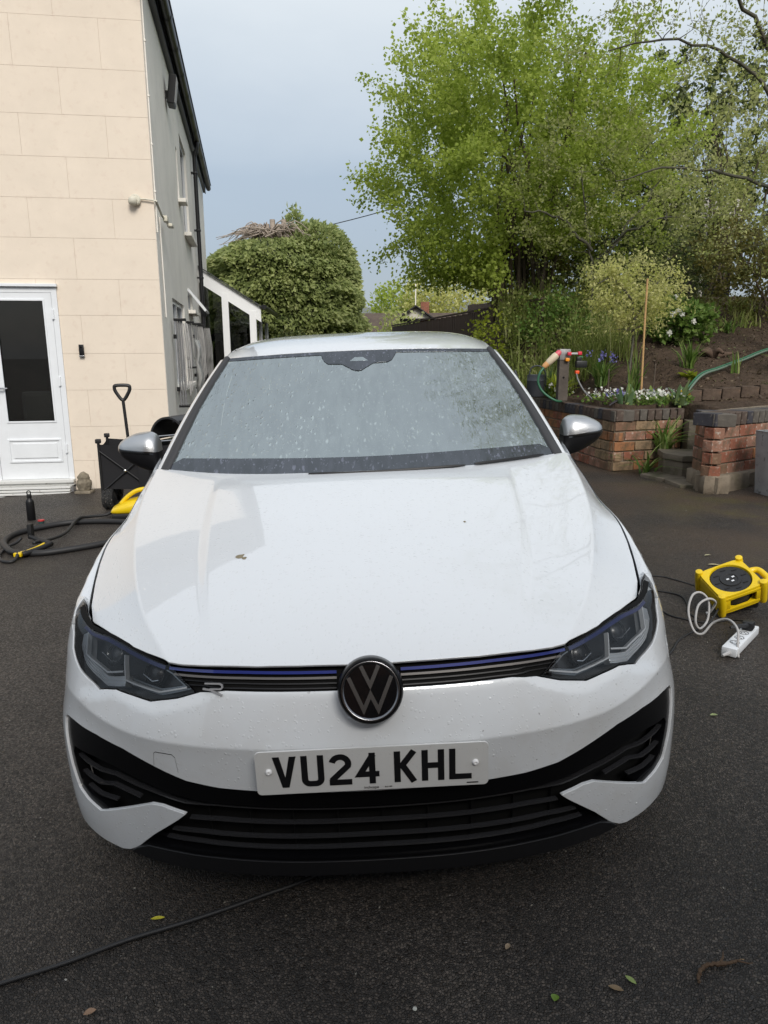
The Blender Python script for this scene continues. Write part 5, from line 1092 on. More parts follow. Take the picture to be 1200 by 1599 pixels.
def build_walls():
    t=empty('retaining_wall',(2.48,7.645,0),0,'weathered orange brick retaining wall with dark coping round the flower bed','brick wall');t.location=(0,0,0)
    A_,C_,B_=np.array((2.047,10.07)),np.array((2.48,7.645)),np.array((3.33,7.945))
    # mortar body 12 mm behind the brick faces
    def off(p,q,k):
        d=(q-p)/np.hypot(*(q-p));n=np.array([d[1],-d[0]]);return -n*k
    i=.016
    o1,o2=off(A_,C_,i),off(C_,B_,i)
    w1,w2=off(A_,C_,.22),off(C_,B_,.22)
    core(t,[tuple(A_+o1),tuple(C_+o1+np.array((-.003,.02))),tuple(C_+w1+np.array((-.02,.12))),tuple(A_+w1)],-.1,.735);core(t,[tuple(C_+o2+(.004,0)),tuple(B_+o2),tuple(B_+w2),tuple(C_+w2+(.1,0))],-.1,.733)
    brick_face(t,A_,C_,.075,.74,.622,BR,(5,2,2,3,2),3);brick_face(t,C_,B_,.085,.745,.626,BR,(4,2,2,4,3),5)
    # pillar wall
    t2=empty('pillar_wall',(0,0,0),0,'short red brick pillar wall with blue coping and a rubble footing','brick wall')
    N,Lc,Rr=np.array((2.93,6.33)),np.array((2.99,6.85)),np.array((5.0,7.67))
    core(t2,[tuple(N+(.016,.02)),tuple(Rr+(0,.02)),tuple(Rr+(-.2,.5)),tuple(Lc+(.016,-.01))],-.05,.80)
    brick_face(t2,Lc,N,.245,.817,.70,BR,(1,5,2,0,4),11,cop_d=.20);brick_face(t2,N,Rr,.245,.82,.702,BR,(1,5,2,0,4),12,cop_d=.23)
    # rubble footing
    for k,(p,q) in enumerate(((Lc,N),(N,Rr))):
        n=3 if k==0 else 5
        for j in range(n):
            a=p+(q-p)*(j+.5)/n;l=np.hypot(*(q-p))/n;bm=bmesh.new();bmesh.ops.create_icosphere(bm,subdivisions=2,radius=.5)
            for v in bm.verts:
                w=v.co.normalized();c=Vector([max(-.5,min(.5,x*.92)) for x in w]);c+=w*.10*mnoise.noise(w*2.3+Vector((j*3.1,k,0)));v.co=Vector((c.x*l*1.08,c.y*.22,c.z*.19))
            mb=MB();mb.bm(bm,Matrix.Translation((a[0]+(.07 if k==0 else .03),a[1]+(.0 if k==0 else .07),.17))@Matrix.Rotation(math.atan2(*(q-p)[::-1]),4,'Z'));mb.build('footing_stone',M_MORTAR,t2,angle=60)
    # steps in the gap
    t3=empty('garden_steps',(0,0,0),0,'worn stone garden steps between retaining wall and pillar','steps')
    ST=mat('york_stone',(.15,.125,.095),.85,bump=(24,.6,7,.012),var=(6,.25),var2=[(4,(.07,.07,.035),.52,.68)],spec=.3)
    def slab(name,poly,z0,z1):
        mb=MB();mb.prism(poly,z1-z0,Matrix.Translation((0,0,z0)),bev=.008);mb.build(name,ST,t3,angle=30)
    slab('paving_slab',[(2.66,7.30),(2.77,6.98),(3.02,7.02),(3.10,7.35),(2.95,7.50)],.06,.125);slab('paving_slab',[(2.78,6.96),(2.80,6.62),(2.95,6.62),(3.05,6.98)],.06,.128)
    slab('tread',[(2.90,7.34),(3.0,7.10),(3.85,7.14),(3.85,7.64),(2.95,7.64)],.275,.335);slab('riser',[(2.915,7.35),(3.015,7.12),(3.84,7.16),(3.84,7.63),(2.965,7.63)],.05,.272)
    slab('soil_riser',[(3.30,7.72),(3.42,7.62),(4.0,7.66),(4.0,8.1),(3.35,8.0)],.10,.62)
    # low edging behind the bed, against the bank
    t4=empty('bed_edging',(0,0,0),0,'low soil-stained brick edging at the foot of the bank','edging')
    p,q=np.array((3.38,8.22)),np.array((5.6,8.75));n=9
    for k in range(n):
        c=p+(q-p)*(k+.5)/n;o=link('brick',brick_mesh(.235,.13,.12,M_EDGE,k%4),t4);o.location=(*c,.86+.012*k);o.rotation_euler=(random.uniform(-.06,.06),random.uniform(-.04,.04),.236+random.uniform(-.06,.06))
build_walls()
# ------------------------------------------------------------------ trees
def stems_from(base,tips,r0,rng,k=7,spread=.25):
    out=[]
    for tp in tips:
        b=np.asarray(base)+np.append(rng.normal(0,spread,2),0);tp=np.asarray(tp);u=np.linspace(0,1,k)[:,None];mid=b+(tp-b)*[.25,.25,.62];P=(1-u)**2*b+2*u*(1-u)*mid+u*u*tp;P[1:-1]+=rng.normal(0,.05,(k-2,3));r=r0*rng.uniform(.6,1.2);out.append((P,np.linspace(r,r*.3,k)))
    return out
def build_hazel():
    rng=np.random.default_rng(21);base=(2.35,12.5,1.85);c=np.array((2.25,12.7,4.30));r_=np.array((2.2,2.0,2.2))
    tips=[c+np.array((math.cos(a)*x,math.sin(a)*x,zz)) for a,x,zz in zip(rng.uniform(0,6.28,16),rng.uniform(.3,1.5,16),rng.uniform(-.2,1.7,16))]
    st=stems_from(base,tips,.055,rng);T=in_ellipsoid(950,c,r_,rng,inner=.35,lump=.30,seed=4);T=T[T[:,2]>2.15]
    # hanging skirt on the left
    S=np.stack([rng.uniform(.45,2.0,80),rng.uniform(11.4,13.2,80),rng.uniform(2.45,3.3,80)],1);T=np.vstack([T,S]);T=T[~((T[:,2]<3.0)&(abs(T[:,0]-2.55)<.75)&(T[:,1]<12.9))]
    # leader shoots that break the outline
    d=unit(rng.normal(0,1,(70,3))*[1,1,.7]+[-.25,-.1,.75]);e=c+d*r_*1.0
    T=np.vstack([T]+[e+d*q*rng.uniform(.5,1.1,(70,1)) for q in (.15,.40,.65)])
    polys,tw=grow(st,T,rng);lf=leaf_cloud(tw,70,.060,rng,spread=.10,aspect=.85)
    tree_thing('hazel_tree','big many-stemmed tree in bright green spring leaf behind the fence end','tree',base,polys,lf,M_BARK,L_HAZEL)
build_hazel()
def build_sparse():
    # leaning tree at the right edge
    rng=np.random.default_rng(5);base=np.array((5.75,9.6,1.35))
    main=spline([(5.75,9.6,1.3),(5.45,9.5,2.2),(5.0,9.25,3.2),(4.72,9.1,3.95),(4.45,9.0,4.7),(4.25,8.9,5.6),(4.15,8.8,6.8)],4);st=[(main,np.linspace(.10,.028,len(main)))]
    for p in ([(4.75,9.1,3.9),(4.1,9.0,4.55),(3.3,8.9,4.75),(2.5,8.8,4.6)],[(4.5,9.0,4.6),(3.8,8.7,5.1),(2.9,8.4,5.35),(2.1,8.2,5.15)],[(5.0,9.25,3.2),(4.4,9.6,3.5),(3.7,9.8,3.65),(3.0,9.9,3.5)],[(4.45,9.0,4.8),(5.0,8.7,5.6),(5.6,8.5,6.2)],[(5.2,9.4,2.8),(5.9,9.2,3.6),(6.6,9.0,4.5)],[(4.2,8.9,5.8),(3.5,8.2,6.3),(2.7,7.6,6.6),(1.9,7.0,6.9)],[(4.15,8.8,6.6),(3.2,7.6,7.2),(2.2,6.6,7.4),(1.5,6.0,7.3)],[(4.15,8.8,6.5),(4.3,7.4,7.2),(3.8,6.0,7.1),(2.7,4.9,6.7)],[(4.2,8.0,6.9),(4.9,6.6,7.2),(4.6,5.4,7.0)]):
        P=spline(p,5);P[1:-1]+=rng.normal(0,.022,(len(P)-2,3));st.append((P,np.linspace(.026,.008,len(P))))
    T=np.vstack([in_ellipsoid(430,(4.3,9.1,4.6),(2.3,1.5,1.9),rng,inner=.1,lump=.4,seed=2),in_ellipsoid(110,(4.9,9.4,3.2),(1.6,1.2,.9),rng,inner=.1),in_ellipsoid(60,(2.9,8.3,6.0),(1.4,1.2,1.0),rng),in_ellipsoid(240,(2.2,6.9,7.1),(1.5,1.6,.8),rng,inner=.05),in_ellipsoid(420,(3.3,5.3,6.8),(1.6,1.2,.7),rng,inner=.05,lump=.4)])
    T=T[~((T[:,0]<3.4)&(T[:,2]<4.2)&(T[:,1]<9.5))]
    polys,tw=grow(st,T,rng,r_tw=.005,r_end=.0024,sag=.02,penal=.3);lf=leaf_cloud(tw,15,.045,rng,spread=.05,aspect=.6,droop=.1)
    tree_thing('leaning_tree','thin leaning tree with bare dark branches and sparse young leaves','tree',base,polys,lf,M_BARKG,L_SPARSE)
    # small orchard tree in the middle of the bank
    rng=np.random.default_rng(9);base=np.array((3.15,11.2,1.75));st=[]
    for p in ([(3.15,11.2,1.7),(3.1,11.1,2.5),(2.95,11.0,3.2),(2.8,10.9,3.9)],[(3.12,11.1,2.4),(3.5,10.9,3.1),(3.9,10.8,3.7)],[(3.05,11.0,2.8),(2.5,10.7,3.2),(1.95,10.5,3.25)],[(3.1,11.1,2.6),(3.4,10.5,3.0),(3.9,10.1,3.1)]):
        P=spline(p,5);P[1:-1]+=rng.normal(0,.02,(len(P)-2,3));st.append((P,np.linspace(.026,.009,len(P))))
    T=in_ellipsoid(340,(3.3,10.9,3.55),(1.75,1.3,1.25),rng,inner=.1,lump=.35,seed=8)
    polys,tw=grow(st,T,rng,r_tw=.005,r_end=.0022,sag=.05,penal=.4);lf=leaf_cloud(tw,22,.048,rng,spread=.05,aspect=.6,droop=.1)
    tree_thing('orchard_tree','slender small tree with fine twigs and pale green leaves on the bank','tree',base,polys,lf,M_BARKG,L_SPARSE)
build_sparse()
def bush(name,label,cat,base,c,r_,nt,per,size,lm,seed,wood=M_BARK,group=None,stems=6,aspect=.7,inner=.3,spread=.06,lump=.3,droop=.3):
    rng=np.random.default_rng(seed);tips=[np.asarray(c)+np.asarray(r_)*np.array((math.cos(a)*.5,math.sin(a)*.5,.4)) for a in rng.uniform(0,6.28,stems)]
    st=stems_from(base,tips,max(.012,.014*max(r_)),rng,spread=.06*max(r_));T=in_ellipsoid(nt,c,r_,rng,inner=inner,lump=lump,seed=seed);T=T[T[:,2]>base[2]+.02]
    polys,tw=grow(st,T,rng,r_tw=.003,r_end=.0015);lf=leaf_cloud(tw,per,size,rng,spread=spread,aspect=aspect,droop=droop)
    return tree_thing(name,label,cat,base,polys,lf,wood,lm,group)
# backdrop of denser trees up the bank
bush('dense_tree','dark dense tree filling the gap behind the orchard tree','tree',(4.6,16.5,2.6),(4.6,16.5,4.4),(2.4,1.8,2.3),420,30,.11,L_DARK,31,lump=.4)
bush('dense_tree','tall dark tree at the top of the bank behind the leaning tree','tree',(8.2,17,2.9),(8.3,17,5.2),(3.0,2,2.9),460,30,.12,L_DARK,32,lump=.4)
bush('olive_tree','olive green tree rising behind the dark shrubs on the bank','tree',(6.4,14.2,2.5),(6.6,14.2,4.8),(1.9,1.4,2.2),380,22,.075,L_SPARSE,33,lump=.4)
bush('dark_shrub','bronze green shrub with a few orange leaves near the right of the bank','shrub',(5.9,11.6,1.9),(5.9,11.6,2.75),(1.15,.9,.9),260,24,.055,L_OLIVE,34)
bush('dark_shrub','dark evergreen shrub behind the white flowering bush','shrub',(4.4,12.6,2.1),(4.4,12.6,2.7),(1.3,.9,.8),240,24,.06,L_DARK,35)
bush('dark_shrub','brownish shrub beneath the big bright green tree','shrub',(3.1,13.2,2.0),(3.1,13.2,2.6),(1.3,.8,.8),200,22,.06,L_OLIVE,36)
bush('dark_shrub','dark shrub on the bank beyond the right edge of the flower clump','shrub',(7.6,11.2,1.8),(7.6,11.2,2.7),(1.3,1.0,1.0),240,20,.06,L_OLIVE,38)
bush('dark_shrub','leafy evergreen at the far right end of the bank','shrub',(9.8,11.8,1.9),(9.8,11.8,3.0),(1.7,1.2,1.4),240,20,.08,L_DARK,39)
# variegated standard shrub tied to the stake
def build_variegated():
    rng=np.random.default_rng(41);base=np.array((3.02,8.95,hz(3.02,8.95)));st=[]
    for p in ([tuple(base),(3.05,8.95,1.6),(2.98,8.9,2.05)],[(3.03,8.95,1.7),(3.2,8.95,2.0),(3.32,8.95,2.2)],[(3.0,8.9,1.95),(2.75,8.9,2.2),(2.55,8.85,2.15)]):
        P=spline(p,5);st.append((P,np.linspace(.016,.008,len(P))))
    T=in_ellipsoid(230,(2.98,8.95,2.12),(.70,.5,.40),rng,inner=.2,lump=.3,seed=3)
    S=np.stack([rng.uniform(2.45,3.5,40),rng.uniform(8.7,9.3,40),rng.uniform(1.6,2.0,40)],1)
    polys,tw=grow(st,np.vstack([T,S]),rng,r_tw=.003,r_end=.0013);lf=leaf_cloud(tw,20,.046,rng,spread=.045,aspect=.5,droop=.9)
    tree_thing('variegated_shrub','pale yellow variegated shrub on a thin stem beside the bamboo cane','shrub',base,polys,lf,M_BARKG,L_VARIEG)
build_variegated()
# white flowering bush
def build_white_bush():
    b=(4.15,10.3,hz(4.15,10.3));t=bush('flowering_bush','leafy green bush with a few round white flower heads on the bank','bush',b,(4.15,10.3,b[2]+.26),(.52,.42,.36),150,15,.075,L_LIME if False else L_BLADE,44,aspect=.8,spread=.04,droop=.1)
    rng=np.random.default_rng(3)
    for (x,z) in ((-.20,.42),(-.27,.37),(-.13,.36),(.02,.28),(-.30,.12),(-.24,.60)):
        C=np.array((x,-.40,z))+rng.normal(0,.012,(26,3));V,Fq,rn=leaves(C,unit(rng.normal(0,1,(26,3))),.035,.9,rng=rng);link('flower_head',fast_mesh('flower_head',V,Fq,L_WHITE,rn),t)
build_white_bush()
# ------------------------------------------------------------------ strap-leaved clumps, flowers
def blades(n,h,rng,spread=.10,w=.012,lean=.5,seg=5):
    """arching strap leaves from the origin; one mesh data tuple"""
    V,Fq,rn=[],[],[];b=0
    for k in range(n):
        a=rng.uniform(0,6.283);L_=h*rng.uniform(.6,1.1);ln=lean*rng.uniform(.2,1.2);o=np.append(rng.normal(0,spread*.35,2),0);u=np.linspace(0,1,seg);x=L_*ln*u**1.7;z=L_*(u-.42*ln*u**2.3)
        P=o+np.stack([np.cos(a)*x,np.sin(a)*x,z],1);wv=np.array((-math.sin(a),math.cos(a),0));tw_=rng.normal(0,.4);wv=wv*math.cos(tw_)+np.array((math.cos(a),math.sin(a),0))*math.sin(tw_);ww=w*(1-.85*u**2.5)[:,None]*rng.uniform(.7,1.2)
        V.append(np.stack([P-wv*ww,P+np.array((0,0,-.25))*ww+0*P,P+wv*ww],1).reshape(-1,3));i=np.arange(seg-1)[:,None]*3
        Fq.append(np.concatenate([np.stack([i[:,0],i[:,0]+1,i[:,0]+4,i[:,0]+3],1),np.stack([i[:,0]+1,i[:,0]+2,i[:,0]+5,i[:,0]+4],1)])+b);b+=seg*3;rn+=[rng.uniform()]*(seg*3)
    return np.vstack(V),np.vstack(Fq),np.array(rn)
def clump(name,label,cat,x,y,n,h,lm=L_BLADE,group=None,w=.012,lean=.5,seed=0,z=None,flowers=None,part_name='leaves'):
    rng=np.random.default_rng(seed);zz=hz(x,y) if z is None else z;t=empty(name,(x,y,zz-.01),0,label,cat,group);V,Fq,rn=blades(n,h,rng,w=w,lean=lean);link(part_name,fast_mesh(part_name,V,Fq,lm,rn,smooth=True),t)
    if flowers:
        fm,nf,fh,fs=flowers
        for k in range(nf):
            a=rng.uniform(0,6.28);r_=rng.uniform(.02,.13);P=np.array((math.cos(a)*r_,math.sin(a)*r_,0));tip=P*1.5+np.array((0,0,fh*rng.uniform(.8,1.1)));mb=MB();mb.tube([P*.3,P*.8+[0,0,tip[2]*.6],tip],.0025,4);mb.build('stem',L_BLADE,t)
            C=tip+rng.normal(0,fs*.45,(12,3))*[1,1,1.6];Vv,Ff,rr=leaves(C,unit(rng.normal(0,1,(12,3))),fs,.8,rng=rng);link('flower_head',fast_mesh('flower_head',Vv,Ff,fm,rr),t)
    return t
DG='strappy leaf clumps along the bank'
clump('bluebell_plant','lush strappy clump with blue-violet bell flowers beside the grey post','plant',2.75,9.15,90,.42,seed=1,flowers=(L_VIOLET,7,.40,.035),lean=.75)
clump('daffodil_plant','strappy green clump in the bank between bamboo cane and white-flowered bush','plant',3.85,9.15,46,.44,seed=2,lean=.6)
clump('daffodil_plant','large bright strappy clump at the far right of the bank','plant',5.05,9.05,60,.50,seed=3,lean=.7,w=.016)
clump('daffodil_plant','drooping strappy clump growing in the step recess','plant',3.05,7.72,54,.46,seed=4,z=.30,lean=1.0)
clump('daffodil_plant','fallen strappy leaves spilling over the lowest step','plant',2.78,7.42,16,.40,seed=5,z=.10,lean=1.6)
clump('daffodil_plant','strappy clump standing close behind the watering can','plant',2.25,9.75,50,.42,seed=6,lean=.6,w=.018,lm=L_BROAD)
clump('daffodil_plant','narrow upright strappy clump just left of the bamboo cane','plant',2.95,8.55,26,.50,seed=7,lean=.35)
clump('iris_plant','small yellowish strappy tuft under the bronze shrub','plant',5.1,10.9,26,.30,seed=8,lean=1.0)
clump('iris_plant','single upright strappy tuft beside the green hose on the soil','plant',4.32,8.95,10,.34,seed=9,lean=.3)
for k,(x,y,n,h,lb) in enumerate(((2.72,7.98,9,.30,'broad grey-green tulip leaves just right of the grey post'),(3.28,8.02,10,.32,'broad grey-green tulip leaves next to the yellow flower'),(3.02,8.15,7,.26,'broad tulip leaves close to the bamboo cane foot'))):
    clump('tulip_plant',lb,'plant',x,y,n,h,lm=L_BROAD,w=.032,lean=.5,seed=20+k)
WG='white bedding flowers along the wall top'
def white_plant(x,y,seed,fm=L_WHITE,label=None,grp=WG,n=26,r_=.10):
    rng=np.random.default_rng(seed);z=hz(x,y);t=empty('bedding_plant',(x,y,z-.01),0,label,'plant',grp)
    C=np.stack([rng.normal(0,r_*.8,70),rng.normal(0,r_*.6,70),rng.uniform(.0,.09,70)],1);V,Fq,rn=leaves(C,unit(rng.normal(0,1,(70,3))+[0,0,1]),.045,.7,rng=rng);link('leaves',fast_mesh('leaves',V,Fq,L_BLADE,rn),t)
    C=np.stack([rng.normal(0,r_*.75,n),rng.normal(0,r_*.55,n),rng.uniform(.08,.16,n)],1);V,Fq,rn=leaves(C,unit(rng.normal(0,1,(n,3))+[0,-.3,.6]),.032,1.0,rng=rng);o=link('petals',fast_mesh('petals',V,Fq,fm,rn),t);o['kind']='stuff'
for k,(x,y,lb) in enumerate(((2.27,9.35,'white bedding flowers between watering can and grey post'),(2.47,8.42,'white bedding flowers just right of the grey post'),(2.62,8.12,'second white bedding clump right of the grey post'),(2.82,8.02,'white bedding flowers halfway between post and bamboo cane'),(2.95,7.97,'white bedding flowers at the foot of the bamboo cane'),(3.10,8.02,'thickest white bedding clump right of the bamboo cane'),(3.22,8.12,'white bedding clump behind the broad tulip leaves'),(3.40,8.10,'lone white flower at the open end of the bed'))):white_plant(x,y,60+k,label=lb,n=34 if k!=7 else 10,r_=.115 if k!=7 else .05)
white_plant(2.67,8.12,80,L_VIOLET,'violet bedding plant between the white flowers near the post',None,45);white_plant(3.13,8.25,81,L_VIOLET,'violet bedding plant behind the white flowers by the cane',None,30);white_plant(3.34,8.02,82,L_YEL,'single yellow flower at the end of the brick wall',None,14,.03)
clump('lime_plant','bright lime green leafy plant under the yellow hose filter','plant',2.30,9.45,60,.34,lm=L_LIME,w=.035,lean=.8,seed=90)
clump('lime_plant','small lime green rosette below the strappy bank clump','plant',3.72,8.75,16,.16,lm=L_LIME,w=.045,lean=1.2,seed=91)
# wild undergrowth on the bank behind the bed: grass and weeds nobody could count
def undergrowth():
    rng=np.random.default_rng(50);V,Fq,rn=[],[],[];b=0
    for k in range(420):
        x=rng.uniform(1.9,4.3);y=rng.uniform(10.2,12.6) if rng.uniform()<.75 else rng.uniform(9.7,10.5)
        if x>3.4 and y<11.2:continue
        v,f,r_=blades(rng.integers(6,14),rng.uniform(.25,.75),rng,w=.007,lean=.55,spread=.15);z=hz(x,y);V.append(v+[x,y,z]);Fq.append(f+b);rn.append(r_);b+=len(v)
    for k in range(150):
        x=rng.uniform(4.2,7.5);y=rng.uniform(10.9,12.5);v,f,r_=blades(rng.integers(5,11),rng.uniform(.2,.45),rng,w=.009,lean=.9);V.append(v+[x,y,hz(x,y)]);Fq.append(f+b);rn.append(r_);b+=len(v)
    o=link('undergrowth',fast_mesh('undergrowth',np.vstack(V),np.vstack(Fq),L_WEED,np.concatenate(rn),smooth=True));tag(o,'tangled wild grass and weeds on the bank','undergrowth',kind='stuff')
    # leafy weeds
    C=np.stack([rng.uniform(1.8,4.6,7000),rng.uniform(9.9,12.8,7000)],1);C=C[~((C[:,0]>3.2)&(C[:,1]<11.0))];z=hb(C[:,0],C[:,1])+rng.gamma(2,.11,len(C));C=np.c_[C,z];V,Fq,rn=leaves(C,unit(rng.normal(0,1,(len(C),3))+[0,-.2,.5]),.055,.65,rng=rng)
    o=link('weeds',fast_mesh('weeds',V,Fq,L_WEED,rn));tag(o,'low leafy weeds covering the bank behind the bed','weeds',kind='stuff')
    # soil crumbs, twigs
    n=2600;x=rng.uniform(2.5,6.5,n);y=rng.uniform(8.1,11.5,n);C=np.c_[x,y,hb(x,y)+rng.uniform(.01,.05,n)];V,Fq,rn=leaves(C,unit(rng.normal(0,1,(n,3))*[1,1,.3]),.04,.5,rng=rng)
    o=link('leaf_litter',fast_mesh('leaf_litter',V,Fq,leaf_mat('litter',[(.05,.035,.022),(.09,.065,.04),(.15,.11,.07),(.06,.08,.02)],.1),rn));tag(o,'crumbs, dead leaves and twigs scattered over the soil bank','leaf litter',kind='stuff')
undergrowth()
bush('yellow_shrub','small yellow-green shrub poking up beside the car roof','shrub',(1.55,10.9,.9),(1.55,10.9,1.5),(.28,.3,.5),70,10,.06,L_LIME,71)
bush('leafy_shrub','tall leafy shrub at the left end of the bank below the fence','shrub',(2.25,11.5,1.2),(2.25,11.5,1.65),(.45,.45,.6),150,14,.06,L_WEED,72)
bush('leafy_shrub','green shrub on the bank between post and big tree','shrub',(2.5,10.9,1.2),(2.55,10.9,1.75),(.55,.5,.5),150,14,.055,L_BLADE,73)
# ------------------------------------------------------------------ far left: clipped conifer
def build_conifer():
    rng=np.random.default_rng(12);base=np.array((-2.75,20.5,-.1));t=empty('clipped_conifer',tuple(base),0,'dense clipped dark green conifer with bare dead branches on top','conifer')
    def rad(z,a):
        return (2.12+.10*mnoise.noise(Vector((math.cos(a)*2,math.sin(a)*2,z*1.3)))*2)*np.interp(z,[0,.6,2.0,3.1,3.7,4.1,4.3,4.42],[.93,.98,1.0,.98,.92,.80,.58,.1])*(1+.16*math.sin(z*9+3*mnoise.noise(Vector((a*1.5,z*.6,5))))*.25)
    # dark inner hull
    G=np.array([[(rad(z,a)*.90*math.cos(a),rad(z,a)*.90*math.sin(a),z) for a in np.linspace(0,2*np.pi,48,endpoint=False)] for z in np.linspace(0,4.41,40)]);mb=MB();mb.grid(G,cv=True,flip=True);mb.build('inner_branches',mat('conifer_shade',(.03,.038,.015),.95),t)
    n=26000;z=rng.uniform(.1,4.40,n);a=rng.uniform(math.pi*.95,math.pi*2.05,n);rr=np.array([rad(zz,aa) for zz,aa in zip(z,a)])*rng.uniform(.93,1.02,n)
    rr=rr*(1+.085*np.array([mnoise.noise(Vector((aa*5.5,zz*3.6,1.7))) for zz,aa in zip(z,a)])+.06*np.array([mnoise.noise(Vector((aa*13,zz*9,4.1))) for zz,aa in zip(z,a)]))
    C=np.stack([rr*np.cos(a),rr*np.sin(a),z],1);A=np.stack([np.cos(a),np.sin(a),-.55+0*a],1);V,Fq,rn=leaves(C,A,.135,.6,fold=.4,rng=rng,jit=.45);rn=np.clip(.3*rn+.35+.65*np.repeat(np.array([mnoise.noise(Vector((aa*13,zz*9,4.1)))+.6*mnoise.noise(Vector((aa*5.5,zz*3.6,1.7))) for zz,aa in zip(z,a)]),4),0,1);link('crown',fast_mesh('crown',V,Fq,L_CONIF,rn),t)
    # right shoulder is a second leader, taller and rounder
    n=9000;c=np.array((1.0,-.3,3.65));d=unit(rng.normal(0,1,(n,3)));C=c+d*np.array((1.0,1.2,1.12))*(rng.uniform(.88,1.02,n)*(1+.09*np.array([mnoise.noise(Vector((x*5,y*5,z*6))) for x,y,z in d])))[:,None];V,Fq,rn=leaves(C,d+[0,0,-.5],.135,.6,fold=.4,rng=rng,jit=.45);link('crown',fast_mesh('crown',V,Fq,L_CONIF,rn),t)
    polys=[]
    for k in range(4):
        x=-.30+.15*k;P=np.array([(x,-.7,4.0),(x+.02,-.7,4.5),(x+.01,-.7,4.72+.11*(k%2))]);polys.append((P,np.array((.085,.08,.075))))
    for k in range(110):
        a=rng.uniform(-.4,3.6);L_=rng.uniform(.5,1.5);sx=math.cos(a);P=spline([(rng.normal(-.2,.42),-.5+rng.normal(0,.25),4.32+rng.uniform(-.1,.2)),(sx*L_*.5-.15,-.7+rng.normal(0,.3),4.58+.2*rng.uniform(-.5,.8)),(sx*L_*1.0-.15,-.8+rng.normal(0,.35),4.42+.22*rng.uniform(-1,.6))],4);polys.append((P,np.linspace(.020,.007,len(P))))
    link('bare_branches',tubes_mesh('bare_branches',polys,M_DEAD),t)
    C=np.array((.42,-.6,4.85))+rng.normal(0,.13,(170,3));V,Fq,rn=leaves(C,unit(rng.normal(0,1,(170,3))+[0,0,.4]),.16,.5,rng=rng);link('top_sprig',fast_mesh('top_sprig',V,Fq,L_CONIF,rn),t)
build_conifer()
bush('garden_shrub','dark garden shrub at the foot of the clipped conifer by the porch','shrub',(-2.05,16.8,-.1),(-2.05,16.8,1.05),(.7,.6,.85),150,18,.08,L_DARK,74)
# ------------------------------------------------------------------ fence, far houses, far trees
def build_fence():
    t=empty('board_fence',(1.87,13,0),0,'dark brown close-board fence running back past the car roof','fence');t.location=(0,0,0)
    M_FENCE=mat('fence_brown',(.075,.048,.037),.8,bump=(25,.3,5,.005),var=(4,.3))
    p,q=np.array((2.35,10.9)),np.array((.27,22.));L_=np.hypot(*(q-p));d=(q-p)/L_;n=int(L_/.135);ang=math.atan2(d[1],d[0]);me=None
    for k in range(n):
        c=p+d*(k+.5)*L_/n;mb=MB()
        if me is None:
            mb.box((0,0,0),(.129,.02,1.9),.003);me=mesh_of('board',mb.v,mb.f,M_FENCE,False)
        o=link('board',me,t);o.location=(c[0],c[1],1.13+.02*(k%3)/3);o.rotation_euler=(0,random.uniform(-.006,.006),ang+random.uniform(-.07,.07))
    mb=MB();m=Matrix.Translation((*(p+q)/2,2.12))@Matrix.Rotation(ang,4,'Z');mb.box((0,0,0),(L_,.06,.03),mtx=m);mb.build('capping_rail',M_FENCE,t,smooth=False)
build_fence()
def bush_far(label,base,c,r_,lm,seed,n=150,size=.3):bush('background_tree',label,'tree',base,c,r_,n,16,size,lm,seed,spread=.3,lump=.5)
bush_far('rounded green tree beyond the far bungalow roof',(1.4,62,0),(1.2,62,4.6),(2.6,2.5,2.3),L_HAZEL,101);bush_far('taller yellow-green tree beside the far brick chimney',(4.2,60,0),(4.2,60,5.2),(3.0,2.5,2.5),L_VARIEG,102,220);bush_far('pale golden tree seen over the fence right of the chimney',(8,58,0),(8.2,58,4.2),(3.4,2.5,2.6),L_VARIEG,103,220);bush_far('light green bush in front of the far bungalow roof',(.6,30,0),(.7,30,1.9),(.85,.8,.75),L_SPARSE,104,90,.16)
def build_bungalow():
    t=empty('bungalow',(0,45,0),0,'distant bungalow with mossy tiled roof, small gable and brick chimney','bungalow')
    TL=mat('old_roof_tile',(.085,.062,.048),.9,bump=(6,.5,6,.05),var=(1.5,.3),var2=(3,(.10,.10,.05),.55,.7));CW=mat('bungalow_cream',(.55,.52,.44),.85)
    mb=MB();mb.box((1.6,1.5,1.0),(8,6,2.4));mb.build('wall',CW,t,smooth=False)
    mb=MB();mb.add([(-3,-2,1.95),(6,-2,1.95),(6,1.5,3.72),(-3,1.5,3.72),(-3,5,1.95),(6,5,1.95)],[(0,1,2,3),(3,2,5,4)]);mb.build('roof',TL,t,smooth=False)
    def gable(x,w,zt,yf):
        mb=MB();z0=zt-w*.62;mb.add([(x-w,yf,z0),(x+w,yf,z0),(x,yf,zt)],[(0,1,2)]);mb.build('gable_wall',CW,t,smooth=False)
        mb=MB();mb.add([(x-w-.15,yf-.25,z0-.12),(x,yf-.25,zt+.08),(x,yf+3,zt+.08),(x-w-.15,yf+3,z0-.12),(x+w+.15,yf-.25,z0-.12),(x+w+.15,yf+3,z0-.12)],[(0,1,2,3),(1,4,5,2)]);mb.build('gable_roof',TL,t,smooth=False)
        mb=MB();mb.tube([(x-w-.15,yf-.27,z0-.12),(x,yf-.27,zt+.05),(x+w+.15,yf-.27,z0-.12)],.07,4);mb.build('bargeboard',M_DARKROOM,t,smooth=False)
    gable(1.87,1.0,3.85,-2.2);gable(-2.1,.9,3.0,-2.6)
    mb=MB();mb.box((2.5,-.5,3.6),(.5,.45,1.3),.02);mb.build('chimney',BR[1],t,smooth=False)
    mb=MB();mb.tube([(2.05,2,3.2),(2.05,2,5.8)],.035,6);mb.build('aerial_pole',M_OFFWHITE,t)
build_bungalow()
